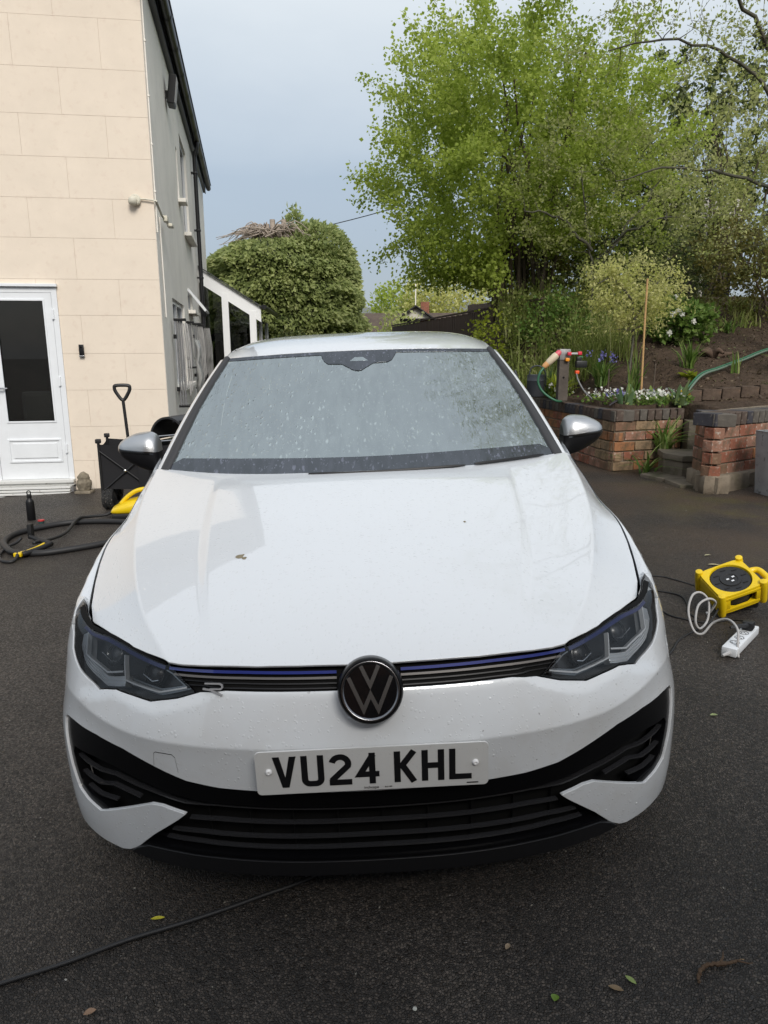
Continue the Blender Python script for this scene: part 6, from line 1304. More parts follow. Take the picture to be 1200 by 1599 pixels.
def build_shed():
    t=empty('garden_building',(7.2,17.6,2.6),0,'pale garden building glimpsed through the trees at the top of the bank','building')
    mb=MB();mb.box((0,.6,.9),(2.0,1.2,1.8));mb.build('wall',M_DARKROOM,t,smooth=False);mb=MB();mb.box((0,-.08,1.55),(2.1,.08,.12));mb.box((0,-.08,1.95),(2.1,.06,.45));mb.build('fascia',M_OFFWHITE,t,smooth=False)
    for x in (-.55,.25):
        mb=MB();mb.tube([(x,-.1,0),(x,-.1,1.5)],.05,8);mb.build('post',M_OFFWHITE,t)
build_shed()
mb=MB();P=[(-2.6,21.0,4.55),(-.39,20,4.86),(3,18.5,5.5)];mb.tube(spline(P,6),.012,5);o=mb.build('overhead_wire',M_TRIM);tag(o,'thin overhead wire crossing the sky to the big tree','wire')
def build_hills():
    G=[];xs=np.linspace(-900,900,60)
    for y,h in ((1500,0),(1600,1),(2100,0)):G.append([(x,y,-5+h*(100+22*mnoise.noise(Vector((x*.004,1,0))))) for x in xs])
    mb=MB();mb.grid(np.array(G),flip=True);o=mb.build('hills',mat('far_hill',(.16,.17,.16),1),angle=179);tag(o,kind='structure')
build_hills()
# ------------------------------------------------------------------ things standing about on the drive
M_YEL=mat('yellow_plastic',(.72,.50,.006),.38,coat=.3,var=(25,.06))
M_BLKPL=mat('black_plastic',(.011,.011,.012),.5)
M_RUB=mat('black_rubber_hose',(.016,.016,.017),.55,bump=(120,.2,2,.002))
M_FAB=mat('black_fabric',(.010,.010,.012),.85,bump=(260,.4,3,.003))
M_STEEL=mat('steel_rod',(.5,.5,.5),.3,metal=1)
M_WPL=mat('white_plastic',(.70,.72,.74),.4)
M_STONE=mat('carved_stone',(.20,.17,.125),.9,bump=(38,.9,7,.012),var=(16,.4))
def tube_obj(name,pts,r_,m,parent=None,n=8,sub=8):
    mb=MB();mb.tube(spline(pts,sub),r_,n);return mb.build(name,m,parent,angle=179)
def build_wagon():
    t=empty('folding_wagon',(-2.66,6.62,float(gz(-2.6))),R(12),'black fabric folding wagon with upright pull handle beside the house','wagon');L_,Wd,z0,z1=.92,.50,.20,.62
    # fabric tub, sides bowed a little
    def side(P,Q,n=8):
        G=[]
        for i in range(n+1):
            u=i/n;row=[]
            for j in range(6):
                v=j/5;p=np.array(P)*(1-u)+np.array(Q)*u;nrm=np.array((Q[1]-P[1],-(Q[0]-P[0])));nrm=nrm/np.hypot(*nrm);bow=-.018*math.sin(math.pi*u)*math.sin(math.pi*v);row.append((p[0]+nrm[0]*bow,p[1]+nrm[1]*bow,z0+(z1-z0)*v-.03*math.sin(math.pi*u)*(v>.9)-.02*(v<.1)*math.sin(math.pi*u)))
            G.append(row)
        return np.array(G)
    mb=MB();c=[(0,0),(L_,0),(L_,Wd),(0,Wd)]
    for a,b in zip(c,c[1:]+c[:1]):mb.grid(side(a,b))
    mb.add([(0,0,z0),(L_,0,z0),(L_,Wd,z0),(0,Wd,z0)],[(0,1,2,3)]);mb.build('fabric_tub',M_FAB,t,angle=60)
    for k,(x,y) in enumerate(c):
        mb=MB();mb.tube([(x,y,.13),(x,y,z1+.02)],.013,8);mb.box((x,y,z1+.03),(.05,.045,.04),.008);mb.build('corner_post',M_BLKPL,t)
    for y in (-.012,Wd+.012):
        for x0,x1 in ((0,L_/2),(L_/2,L_)):
            for a,b in (((x0,y,.17),(x1,y,.56)),((x0,y,.56),(x1,y,.17))):
                mb=MB();mb.tube([a,b],.007,6);mb.build('scissor_rod',M_STEEL if (a[2]>b[2] and x0>0) else M_BLKPL,t)
        for x in (.22,.46,.70):
            mb=MB();mb.lathe([(.014,-.006),(.014,.004),(.008,.008)],10,Matrix.Translation((x,y-.006,.365))@Matrix.Rotation(R(90),4,'X'));mb.build('rivet',M_STEEL,t)
    for (x,y) in ((.05,.02),(L_-.06,.02),(.05,Wd-.02),(L_-.06,Wd-.02)):
        w=bpy.data.objects.new('wheel',None);COL.objects.link(w);w.parent=t;w.location=(x,y,.10);w.rotation_euler=(0,0,R(-6));q=Matrix.Rotation(R(90),4,'Y')
        mb=MB();mb.lathe([(.05,-.045),(.088,-.048),(.098,-.035),(.10,0),(.098,.035),(.088,.048),(.05,.045)],22,q)
        for k in range(16):
            for d in (-.02,.02):mb.box((.098,d,.0),(.012,.028,.018),mtx=Matrix.Rotation(2*math.pi*(k+(.5 if d>0 else 0))/16,4,'X')@Matrix.Rotation(R(-90),4,'Y')@Matrix.Rotation(R(90),4,'X')@Matrix.Rotation(R(90),4,'Z') if False else Matrix.Rotation(2*math.pi*(k+(.5 if d>0 else 0))/16,4,'X')@Matrix.Translation((d,0,.098))@Matrix.Translation((-.098,-d,0)))
        mb.build('tyre',mat('wagon_tyre',(.014,.014,.014),.8,var2=(70,(.22,.20,.18),.60,.66)),w,smooth=False);mb=MB();mb.lathe([(.045,-.051),(.05,-.047),(.02,-.046),(.02,.046),(.05,.047),(.045,.051)],16,q);mb.build('hub',M_BLKPL,w)
        mb=MB();mb.box((x,y,.17),(.07,.07,.06),.01);mb.build('fork',M_BLKPL,t)
    mb=MB();mb.box((L_*.42,-.016,.36),(.10,.012,.40),.004);mb.build('strap',M_FAB,t)
    # handle standing up at the left end
    h=bpy.data.objects.new('pull_handle',None);COL.objects.link(h);h.parent=t;h.location=(.24,.08,0)
    mb=MB();mb.tube([(.03,.0,.18),(.02,0,.62)],.019,10);mb.tube([(.02,0,.60),(.0,0,1.02)],.0145,10);mb.build('shaft',M_BLKPL,h)
    mb=MB();mb.tube(spline([(0,0,1.02),(-.055,0,1.09),(-.068,0,1.135),(-.05,0,1.155),(.05,0,1.155),(.068,0,1.135),(.055,0,1.09)],5,closed=True),.016,8,closed=True);mb.build('grip',M_BLKPL,h)
build_wagon()
def build_bbq():
    t=empty('barrel_barbecue',(-2.06,7.12,float(gz(-2.06))),R(-18),'black barrel barbecue with curved lid behind the silver wing mirror','barbecue')
    A_=np.linspace(180,-5,20);mb=MB();G=np.array([[(.215*math.cos(R(a)),y,.59+.235*math.sin(R(a))) for a in A_] for y in (-.16,.34)]);mb.grid(G);G2=np.array([[(.195*math.cos(R(a)),y,.59+.215*math.sin(R(a))) for a in A_] for y in (.34,-.16)]);mb.grid(G2);mb.grid(np.stack([G[0],G2[1]],0),flip=True);mb.build('lid',mat('powder_black',(.022,.022,.024),.45,bump=(200,.2,2,.002)),t,angle=50)
    mb=MB();mb.box((0,.10,.40),(.43,.46,.34),.03);mb.build('firebox',M_MATBLK,t)
    for z in (.60,.65):
        mb=MB();mb.tube([(-.22,-.17,z-.03),(.24,-.17,z+.02)],.008,6);mb.build('rail',M_STEEL,t)
    for k in range(7):
        mb=MB();mb.tube([(-.14+.05*k,-.15,.585),(-.14+.05*k,.3,.585)],.005,5);mb.build('grate_bar',M_STEEL,t)
    for x in (-.18,.18):
        for y in (-.08,.28):
            mb=MB();mb.tube([(x,y,0),(x,y,.3)],.014,6);mb.build('leg',M_BLKPL,t)
    mb=MB();mb.tube([(.05,-.14,.775),(.28,-.12,.80),(.30,.1,.80)],.008,6);mb.build('side_handle',M_BLKPL,t)
build_bbq()
def build_bag():
    t=empty('charcoal_bag',(-2.04,6.84,float(gz(-2.0))),R(4),'white sack with red lettering standing in front of the barbecue','bag')
    bm=bmesh.new();bmesh.ops.create_cube(bm,size=1);bmesh.ops.subdivide_edges(bm,edges=bm.edges[:],cuts=4,use_grid_fill=True)
    for v in bm.verts:
        x,y,z=v.co;b=(1-(2*z)**6*.35);v.co=Vector((x*.30*b,y*.16*b*(1-.3*(2*x)**4),.27+z*.50+.006*mnoise.noise(Vector((x*9,y*9,z*9)))))
    mb=MB();mb.bm(bm);mb.build('sack',mat('paper_white',(.62,.61,.59),.8),t,angle=70)
    mb=MB();text_mesh('BAR',.13,Matrix.Translation((-.04,-.088,.40))@Matrix.Rotation(R(90),4,'X'),mb,.003);mb.build('lettering',mat('red_print',(.42,.02,.03),.6),t,smooth=False)
build_bag()
def build_washer():
    t=empty('pressure_washer',(-2.24,6.30,float(gz(-2.27))),R(14),'yellow pressure washer lying on the drive behind the car wing','pressure washer')
    # shell: sections along x (nose at -x)
    X=[-.215,-.20,-.15,-.05,.08,.20,.26];H_=[.06,.085,.115,.155,.175,.16,.12];B=[.045,.04,.035,.03,.03,.03,.035];Wd=[.05,.085,.115,.135,.14,.13,.10];rows=[]
    for x,h,b,w in zip(X,H_,B,Wd):
        rows.append([(x,w*math.copysign(abs(math.cos(a))**.6,math.cos(a)),(h+b)/2+(h-b)/2*math.copysign(abs(math.sin(a))**.7,math.sin(a))) for a in np.linspace(0,2*math.pi,24,endpoint=False)])
    G=np.array(rows);G=np.stack([np.array([np.interp(np.linspace(0,1,22),np.linspace(0,1,len(X)),G[:,j,k]) for k in range(3)]).T for j in range(24)],1)
    mb=MB();mb.grid(G,cv=True,flip=True);k=24;mb.f+=[tuple(range(k)),tuple(range(len(mb.v)-k,len(mb.v)))[::-1]];mb.mi+=[0,0];mb.build('shell',M_YEL,t,angle=50)
    mb=MB();P=spline([(-.13,0,.115),(-.06,0,.185),(.02,0,.232),(.12,0,.245),(.155,0,.235),(.16,0,.17)],6);mb.tube(P,[.020]*len(P),10);mb.build('carry_handle',M_YEL,t,angle=179)
    mb=MB();mb.box((.03,0,.025),(.46,.25,.05),.015);mb.build('base',M_BLKPL,t);mb=MB();mb.lathe([(.035,.14),(.04,.19),(.036,.235),(.02,.24)],16,Matrix.Translation((.215,0,0)));mb.build('cap',M_BLKPL,t)
    for y in (-.13,.13):
        mb=MB();mb.lathe([(.05,-.015),(.055,0),(.05,.015)],18,Matrix.Translation((.2,y,.055))@Matrix.Rotation(R(90),4,'X'));mb.build('wheel',M_BLKPL,t)
    mb=MB();text_mesh('K2',.035,Matrix.Translation((-.17,-.098,.075))@Matrix.Rotation(R(-22),4,'Z')@Matrix.Rotation(R(75),4,'X'),mb,.002) if False else None
build_washer()
def build_hoses():
    o=tube_obj('thick_hose',[(-1.6,5.55,-.030),(-1.832,5.72,-.038),(-2.256,5.968,-.053),(-2.667,6.027,-.067),(-2.883,5.897,-.074),(-3.021,5.676,-.079),(-2.984,5.409,-.078),(-2.826,5.165,-.073),(-2.697,5.053,-.068),(-2.51,5.028,-.062),(-2.339,5.101,-.056),(-2.175,5.213,-.051),(-1.951,5.40,-.043),(-1.6,5.5,-.03)],.024,M_RUB,n=12);tag(o,'thick black hose laid in a wide loop on the drive left of the car','hose')
    t=empty('spray_gun',(-2.635,5.27,float(gz(-2.75))),0,'black pressure washer spray gun with yellow trigger lying on the hose','spray gun')
    z=.052;P=[(-.125,.115,z+.01),(-.05,.07,z),(.03,.0,z),(.125,-.075,z)]
    mb=MB();mb.tube(spline(P,5),[.016]*4+[.020]*4+[.024]*4+[.020]*3+[.018],10);mb.build('barrel',M_BLKPL,t,angle=179)
    mb=MB();mb.tube(spline([(.115,-.075,z),(.09,-.17,z-.005),(.045,-.26,z-.012),(.015,-.295,z-.015)],5),.021,8);mb.build('grip',M_BLKPL,t,angle=179)
    mb=MB();mb.tube(spline([(.065,-.06,z),(.05,-.14,z-.006),(.015,-.235,z-.012),(-.015,-.265,z-.014)],5),.011,6);mb.build('trigger',M_YEL,t,angle=179);mb=MB();mb.box((-.02,-.285,z-.02),(.06,.045,.03),.008);mb.build('safety_catch',M_YEL,t)
    mb=MB();mb.box((-.135,.15,z+.045),(.035,.05,.12),.01);mb.build('fore_grip',M_BLKPL,t)
    o=tube_obj('thin_hose',[(-2.44,6.24,-.03),(-2.50,6.22,-.05),(-2.609,6.13,-.045),(-2.64,5.98,-.03),(-2.585,5.624,-.056),(-2.609,5.424,-.057),(-2.64,5.24,-.035),(-2.64,5.19,-.03)],.013,M_RUB,n=10);tag(o,'thin black pressure hose running from yellow washer to spray gun','hose')
    o=tube_obj('lance_hose',[(-2.84,5.40,-.045),(-2.86,5.36,-.07),(-2.885,5.262,-.082),(-2.822,5.026,-.080),(-2.712,4.874,-.077),(-2.635,4.865,-.074),(-2.66,4.98,-.055),(-2.72,5.0,-.045)],.012,M_RUB,n=10);tag(o,'small black hose loop curling from the spray gun towards the camera','hose')
build_hoses()
def build_small_left():
    t=empty('drink_bottle',(-3.185,6.274,float(gz(-3.185))),0,'slim matt black drink bottle standing on the drive','bottle')
    mb=MB();mb.lathe([(.033,0),(.036,.004),(.036,.165),(.033,.182),(.020,.197),(.0175,.203)],24);mb.build('body',M_SATBLK,t);mb=MB();mb.lathe([(.019,.203),(.0205,.206),(.0205,.232),(.017,.236)],20);mb.tube(spline([(-.014,0,.234),(-.016,0,.258),(0,0,.268),(.016,0,.258),(.014,0,.234)],4),.005,6);mb.build('cap',M_BLKPL,t)
    t=empty('small_red_tub',(-3.03,6.13,float(gz(-3.03))),0,'tiny red-lidded tub on the drive next to the black bottle','tub');mb=MB();mb.lathe([(.024,0),(.026,.02)],16);mb.build('tub',mat('teal_tub',(.02,.06,.06),.5),t);mb=MB();mb.lathe([(.028,.020),(.028,.030),(.024,.032)],16);mb.build('lid',mat('red_lid',(.40,.03,.03),.4),t)
    # weathered stone ornament: squat seated figure
    t=empty('stone_ornament',(-3.225,7.55,float(gz(-3.2))),0,'small weathered carved stone figure by the door step','ornament')
    bm=bmesh.new();bmesh.ops.create_icosphere(bm,subdivisions=4,radius=1)
    for v in bm.verts:
        d=v.co.normalized();z=d.z;w=.078 if z<0 else .078-.022*z;prof=1+.18*math.exp(-((z-.62)/.16)**2)-.16*math.exp(-((z-.30)/.10)**2)+.12*math.exp(-((z+.75)/.2)**2)
        r_=1+.14*mnoise.noise(d*2.6)+.09*mnoise.noise(d*7);v.co=Vector((d.x*w*prof*r_,d.y*w*prof*r_*.9,.112+d.z*.118*(1+.05*mnoise.noise(d*3))))
    mb=MB();mb.bm(bm);mb.build('figure',M_STONE,t,angle=179);mb=MB();mb.box((0,0,.012),(.17,.14,.03),.008);mb.build('plinth',M_STONE,t)
    t=empty('wall_tap',(-3.0,7.72,float(gz(-3))),R(8),'thin grey pipe with a tap at the foot of the cream wall','tap');mb=MB();mb.tube([(0,0,0),(0,0,.26)],.009,8);mb.build('pipe',M_GREYPL,t);mb=MB();mb.tube([(0,0,.26),(0,-.05,.265)],.012,8);mb.box((0,-.02,.285),(.05,.012,.012));mb.build('tap_head',M_CHROME,t)
build_small_left()
# ------------------------------------------------------------------ cable reel and power strip on the right
def build_reel():
    t=empty('cable_reel',(1.765,3.46,float(gz(1.76))),0,'yellow cassette cable reel with black drum tipped on its side','cable reel')
    B=Matrix.Translation((0,0,.135))@Matrix.Scale(.86,4)@Matrix.Rotation(R(12),4,'Z')@Matrix.Rotation(R(20),4,'X')@Matrix.Rotation(R(-20),4,'Y')
    def prt(name,mb,m,ang=40):return mb.build(name,m,t,angle=ang)
    # frame: two rounded square cheeks joined by corner pillars and side walls
    w,h,d=.135,.125,.055
    def cheek(zc,th):
        poly=[]
        for k in range(48):
            a=2*math.pi*k/48;r_=(abs(math.cos(a)/w)**7+abs(math.sin(a)/h)**7)**(-1/7);poly.append((r_*math.cos(a),r_*math.sin(a)))
        mb=MB();n=len(poly);m_=36;ring=[(.108*math.cos(2*math.pi*k/n),.108*math.sin(2*math.pi*k/n)) for k in range(n)]
        # start the ring at the same bearing as the polygon
        a0=math.atan2(poly[0][1],poly[0][0]);ring=[]
        for (px,py) in poly:a=math.atan2(py,px);ring.append((.113*math.cos(a),.113*math.sin(a)))
        G=np.array([[(x,y,zc+th/2) for x,y in poly],[(x*.985,y*.985,zc+th/2+.004) for x,y in poly],[(x*1.02,y*1.02,zc+th/2+.004) for x,y in ring],[(x,y,zc+th/2) for x,y in ring],[(x,y,zc-th/2) for x,y in ring],[(x,y,zc-th/2) for x,y in poly]])
        mb.grid(np.array([[(B@Vector(p))[:] for p in r_] for r_ in G]),cu=True,cv=True);return mb
    prt('front_cheek',cheek(d,.022),M_YEL);prt('rear_cheek',cheek(-d,.022),M_YEL)
    for sx in (-1,1):
        for sy in (-1,1):
            mb=MB();mb.lathe([(.022,-d-.016),(.024,-d),(.024,d),(.020,d+.03),(.008,d+.034)],12,B@Matrix.Translation((sx*(w-.008),sy*(h-.008),0)));prt('corner_foot',mb,M_YEL)
    for sy in (-1,1):
        for sz in (-1,1):
            mb=MB();mb.box((0,sy*(h-.004),sz*(d-.012)),(2*w-.06,.014,.020),.003,mtx=B);prt('side_rail',mb,M_YEL)
        for sx in (-1,1):
            mb=MB();mb.box((sx*(w-.040),sy*(h-.004),0),(.030,.013,2*d-.05),.002,mtx=B);prt('side_post',mb,M_YEL)
    for sx in (-1,1):
        mb=MB();mb.box((sx*(w-.004),0,0),(.014,2*h-.06,2*d),.003,mtx=B);prt('end_wall',mb,M_YEL)
    mb=MB();mb.lathe([(.110,-d),(.110,d-.004),(.107,d+.006),(.060,d+.006),(.058,d+.012),(.040,d+.012),(.037,d+.008),(.0,d+.008)],36,B);prt('drum',M_MATBLK,mb) if False else mb.build('drum',mat('reel_black',(.018,.018,.019),.5),t)
    for k in range(8):
        a=2*math.pi*k/8;mb=MB();mb.box((.08*math.cos(a),.08*math.sin(a),d+.008),(.030,.008,.004),.001,mtx=B@Matrix.Translation((0,0,0)));mb.build('drum_rib',M_BLKPL,t)
    for (x,y) in ((-.018,.0),(.018,.006),(.0,-.022)):
        mb=MB();mb.box((x,y,d+.013),(.016,.010,.003),.001,mtx=B);mb.build('socket_mark',M_WPL,t)
    # carry handle on the +x end
    mb=MB();P=spline([(w-.005,.062,0),(w+.045,.060,0),(w+.072,.045,0),(w+.078,0,0),(w+.072,-.045,0),(w+.045,-.060,0),(w-.005,-.062,0)],4);mb.tube([(B@Vector(p))[:] for p in P],.017,8);prt('carry_handle',mb,M_YEL,179)
    # stand underneath
    mb=MB();mb.box((.07,.05,.045),(.20,.05,.07),.015,mtx=Matrix.Rotation(R(20),4,'Z'));mb.box((.11,.02,.08),(.08,.08,.12),.02);mb.build('stand',M_BLKPL,t)
build_reel()
def build_strip():
    P0=np.array((1.524,2.93));P1=np.array((1.735,3.17));a=math.atan2(*(P1-P0)[::-1]);L_=.36
    t=empty('power_strip',(*((P0+P1)/2),float(gz(1.63))),a,'white four-way power strip with a black plug lying below the cable reel','power strip')
    mb=MB();mb.box((0,0,.022),(L_,.064,.040),.007);mb.build('body',M_WPL,t)
    for k in range(4):
        x=-.10+.072*k;mb=MB();mb.tube([(x+.022*math.cos(q),.019*math.sin(q),.0423) for q in np.linspace(0,2*math.pi,16,endpoint=False)],.0018,5,closed=True);mb.build('socket_rim',M_GREYPL,t)
        for dx,dy in ((.008,0),(-.007,.009),(-.007,-.009)):
            mb=MB();mb.box((x+dx,dy,.0424),(.007,.004,.0016));mb.build('socket_slot',M_BLKPL,t)
    mb=MB();mb.box((.105,0,.062),(.055,.05,.042),.012);mb.tube([(.08,.0,.068),(.03,.02,.075),(-.0,.05,.07)],[.012,.010,.007],8);mb.build('black_plug',M_BLKPL,t)
    mb=MB();mb.tube([(-L_/2,0,.02),(-L_/2-.02,.0,.022),(-L_/2-.05,.012,.02)],[.010,.009,.006],8);mb.build('cable_gland',M_GREYCORD,t)
build_strip()
GC='black cables around the reel'
def cab(label,pts,r_=.0042,m=None,n=6):
    o=tube_obj('power_cable',pts,r_,m or M_RUB,n=n);tag(o,label,'cable');return o
cab('topmost thin black cable running from car to the reel',[(1.30,4.15,.05),(1.604,4.065,.058),(1.69,3.994,.061),(1.79,3.80,.066),(1.76,3.62,.10)])
cab('black cable bending sharply beside the upper loop of grey flex',[(1.15,3.95,.045),(1.40,3.87,.052),(1.53,3.80,.055),(1.62,3.71,.059),(1.60,3.56,.058),(1.56,3.46,.057),(1.57,3.36,.058)])
cab('black cable passing under the grey flex to the power strip plug',[(1.15,3.75,.043),(1.40,3.58,.051),(1.453,3.433,.053),(1.495,3.376,.055),(1.581,3.315,.058),(1.70,3.30,.075),(1.73,3.20,.11)])
cab('black cable rising from the drive into the reel window',[(1.05,2.72,.040),(1.269,2.96,.047),(1.372,3.11,.050),(1.491,3.216,.055),(1.60,3.29,.075),(1.70,3.40,.135),(1.755,3.46,.165)],.0048)
cab('grey braided flex standing in two springy loops before the reel',[(1.545,2.895,.060),(1.555,2.93,.10),(1.575,2.985,.155),(1.575,3.08,.165),(1.535,3.13,.13),(1.49,3.13,.075),(1.455,3.15,.085),(1.445,3.20,.16),(1.475,3.24,.225),(1.52,3.25,.235),(1.56,3.25,.19),(1.55,3.22,.11),(1.50,3.18,.08),(1.47,3.17,.12),(1.49,3.2,.19),(1.545,3.22,.215),(1.60,3.26,.18),(1.59,3.30,.11),(1.60,3.34,.10)],.0055,M_GREYCORD,8)
cab('long black cable crossing the dark drive at the lower left',[(-1.25,1.17,-.035),(-1.05,1.265,-.029),(-.872,1.338,-.022),(-.749,1.389,-.018),(-.622,1.452,-.014),(-.482,1.508,-.010),(-.334,1.576,-.005),(-.15,1.68,.001),(.1,1.95,.01)],.0058,n=8)
# ------------------------------------------------------------------ garden things on the wall
def build_garden_things():
    t=empty('watering_can',(1.945,9.25,.80),R(-8),'dark grey metal watering can standing on the brick wall','watering can');CAN=mat('zinc_grey',(.055,.060,.068),.5,metal=.3,bump=(30,.15,3,.003))
    mb=MB();mb.lathe([(.105,0),(.112,.01),(.112,.19),(.116,.20),(.112,.205),(.11,.27),(.104,.275),(.10,.27),(.10,.19)],26);mb.build('body',CAN,t);mb=MB();mb.tube(spline([(-.10,0,.05),(-.20,0,.17),(-.27,-.0,.33)],4),[.026]+[.022]*4+[.013]*4,8);mb.build('spout',CAN,t,angle=179)
    mb=MB();mb.tube(spline([(-.085,0,.27),(-.06,0,.36),(.02,0,.385),(.09,0,.345),(.12,0,.27),(.125,0,.12)],5),.009,8);mb.build('handle',CAN,t,angle=179)
    t=empty('tap_post',(2.205,8.93,.77),R(6),'grey timber post carrying hose taps and a black water timer','post');PW=mat('weathered_oak',(.085,.070,.058),.85,bump=(18,.6,6,.01),var=(6,.35))
    mb=MB();mb.prism([(-.062,-.05),(.058,-.05),(.055,.05),(-.058,.05)],.50);mb.build('timber',PW,t,smooth=False)
    mb=MB();mb.box((0,-.002,.555),(.135,.115,.13),.006);mb.build('metal_cap',mat('galvanised',(.28,.28,.28),.5,metal=.6,var=(30,.3)),t)
    mb=MB();mb.lathe([(.012,0),(.012,.004)],12,Matrix.Translation((-.005,-.0505,.28))@Matrix.Rotation(R(90),4,'X'));mb.build('bolt_hole',M_MATBLK,t)
    RD=mat('tap_red',(.62,.03,.06),.4);OR=mat('tap_orange',(.75,.28,.02),.4);TL=mat('tap_black',(.012,.013,.013),.4)
    mb=MB();mb.tube([(.02,-.06,.565),(.02,-.11,.565),(.16,-.12,.565)],.014,8);mb.build('tap_pipe',M_GREYCORD,t)
    for x,y,z,m_ in ((.035,-.10,.565,RD),(.155,-.12,.57,RD),(.02,-.075,.495,OR),(.135,-.12,.345,mat('tap_orange_red',(.75,.09,.02),.4))):
        mb=MB();mb.box((x,y,z),(.05,.05,.042),.012);mb.build('connector',m_,t,smooth=True)
    mb=MB();mb.box((.18,-.12,.44),(.14,.07,.085),.016);mb.box((.15,-.12,.50),(.06,.05,.06),.01);mb.build('water_timer',TL,t);mb=MB();mb.box((.17,-.12,.525),(.05,.03,.02),.004);mb.build('timer_dial',mat('dial_green',(.05,.22,.08),.4),t)
    t=empty('hose_filter',(2.0,8.87,1.22),0,'cream and orange hose filter slanting off the left of the post','hose filter');q=Matrix.Rotation(R(46),4,'Y');mb=MB();mb.lathe([(.035,0),(.042,.02),(.046,.12),(.04,.15)],14,q);mb.build('canister',mat('cream_plastic',(.60,.50,.36),.45),t);mb=MB();mb.lathe([(.024,-.07),(.036,-.05),(.036,.0)],12,q);mb.build('lower_connector',mat('peach',(.62,.33,.14),.45),t);mb=MB();mb.lathe([(.036,.15),(.034,.19),(.018,.21)],12,q);mb.build('upper_connector',mat('rose',(.60,.10,.13),.45),t)
    HG=mat('green_hose',(.03,.12,.065),.45)
    o=tube_obj('green_hose',[(1.95,8.85,1.17),(1.90,8.83,1.10),(1.885,8.83,1.0),(1.93,8.82,.90),(2.02,8.80,.82),(2.12,8.80,.77),(2.2,8.9,.76)],.015,HG);tag(o,'bright green hose drooping from the hose filter to the wall','hose')
    o=tube_obj('grey_hose',[(2.34,8.80,1.10),(2.36,8.78,1.02),(2.42,8.72,.90),(2.50,8.6,.80)],.010,M_GREYPL);tag(o,'thin grey hose hanging from the black water timer','hose')
    HD=mat('dull_green_hose',(.11,.16,.12),.45)
    for k,(dy,dz,lb) in enumerate(((0,0,'upper green hose lying up the soil bank to the right'),(-.05,-.012,'lower green hose lying beside the other up the bank'))):
        P=[(x,y+dy,hz(x,y)+.03+dz+e) for x,y,e in ((3.30,8.25,.02),(3.42,8.28,.03),(3.7,8.5,.10),(4.1,8.9,.07),(4.6,9.35,.05),(5.2,9.85,.05),(6.0,10.3,.05),(7.0,10.7,.05))];o=tube_obj('garden_hose',P,.013,HD if k else HG);tag(o,lb,'hose')
    t=empty('bamboo_cane',(3.01,8.42,.78),0,'tall tan bamboo cane standing in the flower bed','cane');mb=MB();P=[(0,0,0),(-.012,.0,.45),(-.022,0,.9),(-.028,0,1.38)];mb.tube(spline(P,5),.0115,8);mb.build('cane',mat('bamboo_tan',(.46,.28,.12),.5,var=(9,.2)),t)
    for z in (.3,.62,.95):
        mb=MB();mb.lathe([(.0125,-.006),(.0145,0),(.0125,.006)],10,Matrix.Translation((-.012-.016*(z>.5),0,z)));mb.build('node_ring',mat('bamboo_node',(.30,.18,.08),.6),t)
    o=tube_obj('metal_stake',[(2.66,8.55,.78),(2.66,8.56,1.02),(2.655,8.55,1.16)],.008,M_BARK);tag(o,'short dark iron stake near the bluebells in the bed','stake');o=tube_obj('metal_stake',[(3.17,8.5,.78),(3.175,8.5,1.0),(3.18,8.5,1.22)],.008,M_BARK);tag(o,'short dark iron stake just right of the bamboo cane','stake')
    # slate on the coping
    mb=MB();mb.prism([(0,0),(.11,.02),(.09,.07)],.012,Matrix.Translation((2.50,7.95,.775))@Matrix.Rotation(R(-28),4,'Y'));o=mb.build('slate_chip',BC[0],smooth=False);tag(o,'pointed slate chip lying on the coping near the wall corner','slate')
    # planter at the right edge
    t=empty('metal_planter',(3.66,6.10,float(gz(3.4))),R(10),'pale galvanised metal planter cut by the right edge of the photo','planter');PM=mat('galvanised_planter',(.33,.34,.35),.55,metal=.35,var=(7,.2),var2=[(16,(.10,.10,.10),.60,.70)],bump=(9,.2,4,.01))
    mb=MB();b,tp,h=.27,.30,.56;V=[];
    for z,w in ((0,b),(h,tp),(h,tp-.02),(.05,b-.02)):V.append([(-w,-w,z),(w,-w,z),(w,w,z),(-w,w,z)])
    mb.grid(np.array(V),cv=True,flip=True);mb.build('box',PM,t,smooth=False);mb=MB();mb.tube([(-tp,-tp,h),(tp,-tp,h),(tp,tp,h),(-tp,tp,h)],.012,6,closed=True);mb.build('rim',PM,t);mb=MB();mb.add([(-.27,-.27,.5),(.27,-.27,.5),(.27,.27,.5),(-.27,.27,.5)],[(0,1,2,3)]);mb.build('soil',M_SOIL,t)
    clump('planter_plant','broad green leaves growing out of the metal planter','plant',3.62,6.05,22,.36,lm=L_BLADE,w=.045,lean=1.0,seed=95,z=.62)
    # dug-out root on the bank
    t=empty('tree_root',(4.35,9.65,hz(4.35,9.65)),0,'lump of dug-out brown tree root on the soil bank','root');rng=np.random.default_rng(8);polys=[]
    for k in range(9):
        a=rng.uniform(0,6.28);P=spline([(0,0,.02),(.12*math.cos(a),.10*math.sin(a),.10*rng.uniform(.2,1)),(.27*math.cos(a),.18*math.sin(a),.02+.08*rng.uniform(0,1))],4);polys.append((P,np.linspace(.06,.018,len(P))))
    link('roots',tubes_mesh('roots',polys,mat('root_brown',(.085,.055,.038),.95,bump=(30,.6,5,.01),var=(14,.3)),n=7),t)
build_garden_things()
